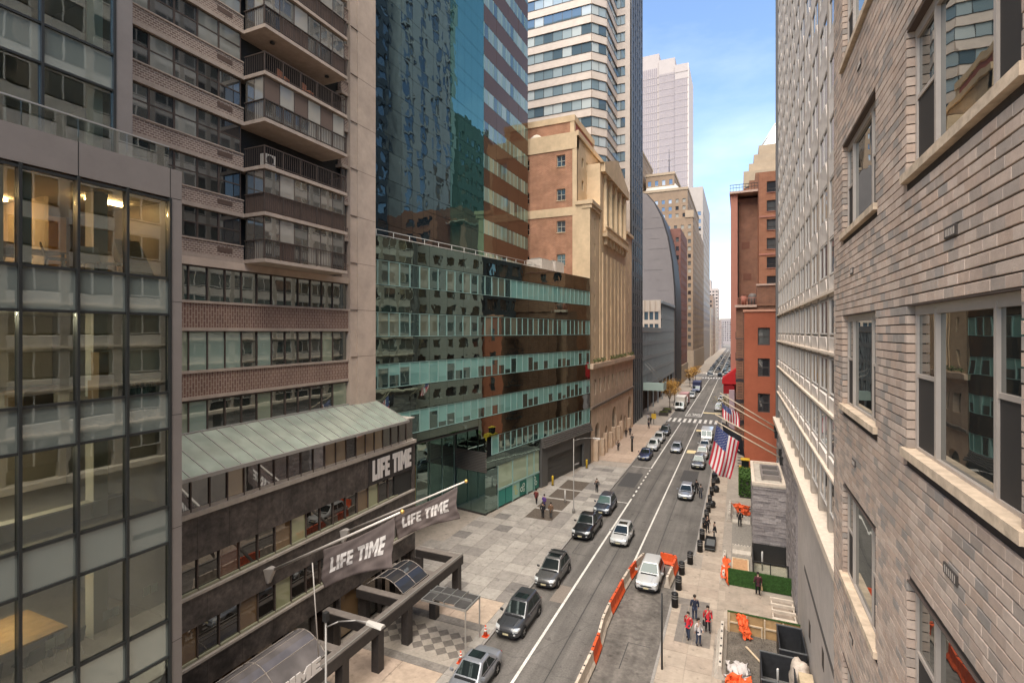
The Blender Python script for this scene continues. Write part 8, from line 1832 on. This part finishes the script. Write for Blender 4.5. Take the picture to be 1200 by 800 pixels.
bed = MB(); bed.face([(-0.7, 44, 0.134), (3.6, 44, 0.134), (3.6, 62, 0.134), (-0.7, 62, 0.134)]); tag(bed.build('gravel_strip', M('grey_fines', (0.22, 0.195, 0.165), 0.95, var=0.25, vscale=6, bump=0.6)), kind='structure')
gb = MB(); r_ = random.Random(8)
for k in range(1500):
    x, y, s = r_.uniform(-0.9, 3.5), r_.uniform(29, 36.8), r_.uniform(0.02, 0.06); gb.add([(x + s, y, 0.13), (x - s * .6, y + s, 0.13), (x - s * .6, y - s, 0.13), (x, y, 0.13 + s)], [(0, 1, 3), (1, 2, 3), (2, 0, 3)])
tag(gb.build('loose_gravel', gravel), 'loose gravel and rubble scattered in the works yard', 'gravel', kind='stuff')
for i in range(5): bx('x', None, lumber, 0, 0.01, 0, 0.01, -5, -4.99) if False else None
con_w = M('jersey_concrete', (0.48, 0.42, 0.35), 0.9, var=0.2, vscale=4, bump=0.3)
def jersey(x, y0, y1, label, horizontal=False, cut=True):
    t = thing('concrete_barrier', label, 'barrier', (x, (y0 + y1) / 2, 0.13), 0, 'pale concrete yard barriers')
    prof = [(-0.30, 0.13), (-0.30, 0.22), (-0.12, 0.5), (-0.09, 0.92), (0.09, 0.92), (0.12, 0.5), (0.30, 0.22), (0.30, 0.13)]; k = len(prof)
    if horizontal: vs = [(y0, x + p_[0], p_[1]) for p_ in prof] + [(y1, x + p_[0], p_[1]) for p_ in prof]
    else: vs = [(x + p_[0], y0, p_[1]) for p_ in prof] + [(x + p_[0], y1, p_[1]) for p_ in prof]
    m = MB(); m.add(vs, [tuple(range(k)), tuple(range(2 * k - 1, k - 1, -1))] + [(i, k + i, k + i + 1, i + 1) for i in range(k - 1)]); o = m.build('shell', con_w, t); bm = bmesh.new(); bm.from_mesh(o.data); bmesh.ops.recalc_face_normals(bm, faces=bm.faces); bm.to_mesh(o.data); bm.free()
    for i in range(6):
        q = y0 + (y1 - y0) * (i + 0.5) / 6
        if horizontal: bx('slot', t, trim_k, q - 0.07, q + 0.07, x - 0.05, x + 0.05, 0.915, 0.925)
        else: bx('slot', t, trim_k, x - 0.05, x + 0.05, q - 0.09, q + 0.09, 0.915, 0.925)
jersey(-1.05, 31.6, 36.6, 'white slotted barrier left of the plywood fence'); jersey(-1.2, 43.6, 48.6, 'white slotted barrier under the orange netting'); jersey(-1.0, 58.4, 63.2, 'white barrier left of the orange net by the stone block')
jersey(58.4, -0.7, 1.0, 'white barrier across the path in front of the orange net', True); jersey(50.3, -0.6, 0.9, 'white barrier across the strip beyond the turf screen', True)
net_m = M('orange_netting', (0.70, 0.11, 0.03), 0.7)
def drape(name, label, pts, seed, mat=net_m, n=18, amp=0.12):
    """crumpled sheet through 4 corner points"""
    a, b, c_, d = [Vector(p_) for p_ in pts]; m = MB(); r_ = random.Random(seed)
    F = lambda u, v: a.lerp(b, u).lerp(d.lerp(c_, u), v) + Vector((noise.noise(Vector((u * 5, v * 5, seed))), noise.noise(Vector((u * 5, v * 5, seed + 9))), noise.noise(Vector((u * 6, v * 6, seed + 5))))) * amp * 2.2
    vs = [F(i / n, j / n) for j in range(n + 1) for i in range(n + 1)]; 
    for v in vs: v.z = max(v.z, 0.15)
    m.add(vs, [(j * (n + 1) + i, j * (n + 1) + i + 1, (j + 1) * (n + 1) + i + 1, (j + 1) * (n + 1) + i) for j in range(n) for i in range(n)], 0, True); o = m.build(name, mat); so = o.modifiers.new('th', 'SOLIDIFY'); so.thickness = 0.012
    return tag(o, label, 'netting')
drape('orange_netting', 'orange safety netting draped over the slotted barrier by the turf screen', [(-1.35, 43.5, 0.9), (-1.3, 46.6, 1.05), (-0.85, 46.6, 1.05), (-0.75, 43.5, 0.25)], 1)
drape('orange_netting', 'orange safety netting hung between posts beside the stone block', [(-0.8, 60.5, 1.5), (1.0, 60.8, 1.3), (1.0, 60.6, 0.3), (-0.2, 60.2, 0.5)], 2)
drape('orange_netting', 'orange netting hanging over the plywood fence', [(-0.35, 36.85, 1.5), (0.35, 36.85, 1.45), (0.75, 36.3, 0.3), (0.25, 36.2, 0.25)], 3)
drape('orange_netting', 'crumpled orange netting on the gravel at the bottom', [(-0.7, 31.6, 0.5), (0.5, 31.7, 0.6), (0.6, 30.4, 0.2), (-0.7, 30.3, 0.25)], 4, amp=0.2)
drape('white_tarpaulin', 'crumpled white tarpaulin on the gravel above the orange netting', [(-0.8, 33.2, 0.4), (0.4, 33.0, 0.5), (0.5, 31.7, 0.35), (-0.6, 31.7, 0.3)], 5, M('tarp_white', (0.5, 0.45, 0.42), 0.7, var=0.15), amp=0.2)
tag(MB().hull8([(0.3, 35.4, 0.2), (0.42, 35.42, 0.2), (0.42, 35.42, 0.26), (0.3, 35.4, 0.26)], [(1.35, 33.6, 0.2), (1.47, 33.62, 0.2), (1.47, 33.62, 0.26), (1.35, 33.6, 0.26)]).build('timber_plank', lumber), 'single pale plank lying across the gravel yard', 'plank')
# dark open-topped bins and a bulk bag at the lower right
def skip(x0, x1, y0, y1, h, label):
    t = thing('open_bin', label, 'bin', ((x0 + x1) / 2, (y0 + y1) / 2, 0.13), 0, 'dark open bins in the yard'); th = 0.06; mk = M('bin_black', (0.028, 0.028, 0.030), 0.5, var=0.2, vscale=4)
    for (a, b, c_, d) in [(x0, x1, y0, y0 + th), (x0, x1, y1 - th, y1), (x0, x0 + th, y0 + th, y1 - th), (x1 - th, x1, y0 + th, y1 - th)]: bx('side', t, mk, a, b, c_, d, 0.13, 0.13 + h)
    bx('floor', t, M('bin_floor', (0.13, 0.125, 0.12), 0.7), x0 + th, x1 - th, y0 + th, y1 - th, 0.14, 0.2)
    for (a, b, c_, d) in [(x0 - 0.03, x1 + 0.03, y0 - 0.03, y0 + th), (x0 - 0.03, x1 + 0.03, y1 - th, y1 + 0.03)]: bx('rim', t, M('bin_rim', (0.11, 0.11, 0.108), 0.5), a, b, c_, d, 0.132 + h, 0.18 + h)
    return t
skip(2.1, 3.5, 33.4, 36.2, 1.5, 'dark open bin against the grey wall'); skip(1.05, 2.75, 30.2, 32.9, 1.45, 'dark open bin at the bottom edge, nearest the camera')
tag(MB().lathe([(0.06, 0.2), (0.06, 1.5), (0.05, 1.55)], 1.9, 31.6, 10).build('white_pipe', M('pvc_white', (0.6, 0.57, 0.53), 0.5)), 'white plastic pipe standing in the near open bin', 'pipe')
lump('bulk_bag', 'crumpled pale bulk bag heaped beside the dark bin', 'bag', (3.05, 32.3, 0.13), (0.55, 0.8, 0.95), M('bulk_bag', (0.46, 0.38, 0.31), 0.85, var=0.35, vscale=3, bump=0.8, bscale=8), None, 3, 0.9)
pb_ = thing('pallet_board', 'buff board with a dark stain standing below the bulk bag', 'board', (3.1, 30.6, 0.13)); bx('board', pb_, M('board_buff', (0.48, 0.37, 0.24), 0.8, var=0.2), 2.85, 3.5, 29.6, 31.2, 0.5, 1.9)
# steel work benches / railing sections by the wall
wb = thing('folded_barricade', 'white metal barricade frames lying against the wall on the path', 'barricade', (2.9, 40.5, 0.13)); wmb = M('barricade_white', (0.56, 0.47, 0.38), 0.7, var=0.15)
for k, y in enumerate((38.6, 39.8, 40.7, 41.6)): bx('rail', wb, wmb, 2.0, 3.5, y, y + 0.16, 0.55, 0.75)
bx('board', wb, wmb, 2.05, 3.45, 38.75, 39.3, 0.5, 0.54)
for x in (2.05, 3.4): bx('leg', wb, wmb, x, x + 0.08, 38.6, 41.7, 0.14, 0.55)
# glass enclosure under the stone block
ge_ = thing('glass_enclosure', 'dark framed glass enclosure at the foot of the stone block', 'enclosure', (2.3, 47.5, 0.13))
for x in (1.0, 2.25, 3.5): bx('post', ge_, dark_steel, x - 0.04, x + 0.04, 46.0, 46.08, 0.13, 1.35); bx('post', ge_, dark_steel, x - 0.04, x + 0.04, 48.7, 48.78, 0.13, 1.9)
bx('side_panel', ge_, dark_steel, 0.97, 1.03, 46.1, 48.7, 0.13, 1.5); bx('top_rail', ge_, dark_steel, 0.95, 3.55, 45.98, 46.1, 1.35, 1.42); bx('back_panel', ge_, dark_steel, 1.05, 3.5, 48.6, 48.68, 0.13, 1.9); bx('glass_panel', ge_, bal_g, 1.05, 3.5, 46.02, 46.05, 0.2, 1.34)
bx('floor', ge_, M('enclosure_floor', (0.44, 0.37, 0.29), 0.8, var=0.15), 1.05, 3.5, 46.1, 48.6, 0.136, 0.2)
tag(MB().lathe([(0.07, 0.2), (0.07, 1.7), (0.05, 1.75)], 1.7, 47.4, 10).build('white_stand_pipe', MATS['pvc_white']), 'white stand pipe inside the glass enclosure', 'pipe')
sb_ = thing('sand_box', 'open timber frame holding orange sand beyond the turf screen', 'sand box', (0.1, 47.5, 0.13)); bx('sand', sb_, M('orange_sand', (0.42, 0.235, 0.12), 0.95, var=0.2, vscale=5, bump=0.5), -0.55, 0.6, 45.6, 48.6, 0.136, 0.30)
for (a, b, c_, d) in [(-0.62, 0.68, 48.6, 48.72), (-0.62, 0.68, 45.5, 45.6), (0.6, 0.7, 45.6, 48.6), (-0.64, -0.55, 45.6, 48.6)]: bx('frame_board', sb_, lumber, a, b, c_, d, 0.135, 0.38)
rl = thing('black_railing', 'short black iron railing by the stone block corner', 'railing', (0.7, 58.6, 0.13))
for k in range(6): bx('bar', rl, dark_steel, 0.45 + k * 0.11, 0.48 + k * 0.11, 59.0, 59.03, 0.13, 1.5)
bx('rail', rl, dark_steel, 0.42, 1.05, 58.98, 59.05, 1.5, 1.56); bx('base', rl, dark_steel, 0.42, 1.05, 58.6, 59.4, 0.135, 0.4)
gh = thing('green_hedge_box', 'dark green hedge box on the pavement behind the big flag', 'hedge', (0.9, 70, 0.13)); bx('planter', gh, box_p, 0.0, 2.6, 67.5, 72, 0.13, 2.2)
m = MB(); r_ = random.Random(4)
for k in range(3000):
    fx = r_.random()
    c_ = Vector((r_.uniform(-0.1, 2.7), r_.uniform(67.3, 72.1), r_.uniform(2.2, 2.75))) if fx < 0.6 else (Vector((r_.uniform(-0.1, 2.7), 67.45, r_.uniform(0.3, 2.5))) if fx < 0.8 else Vector((-0.05, r_.uniform(67.4, 72), r_.uniform(0.3, 2.5))))
    a_ = Vector((r_.uniform(-1, 1), r_.uniform(-1, 1), r_.uniform(-1, 1))).normalized() * 0.14; b_ = a_.orthogonal().normalized() * 0.08; m.face([c_ - a_, c_ + b_, c_ + a_, c_ - b_])
m.build('foliage', M('hedge_green', (0.05, 0.10, 0.02), 0.8, var=0.3, vscale=3), gh)
yb_ = thing('yellow_barrow', 'yellow machine on the pavement behind the flags', 'machine', (0.6, 77, 0.13)); bx('body', yb_, M('machine_yellow', (0.55, 0.34, 0.03), 0.5), -0.1, 1.4, 74.2, 76.2, 0.7, 1.9); bx('cab', yb_, car_glass, 0.2, 1.1, 75.0, 76.0, 1.9, 2.9); bx('roof', yb_, MATS['machine_yellow'], 0.1, 1.2, 74.9, 76.1, 2.9, 3.0)
for (x, y) in [(-0.05, 74.6), (1.35, 74.6), (-0.05, 75.9), (1.35, 75.9)]: MB().tube((x - 0.12, y, 0.53), (x + 0.12, y, 0.53), 0.4, 0.4, 14).build('wheel', tyre_m, yb_)
print('objects', len(bpy.data.objects))
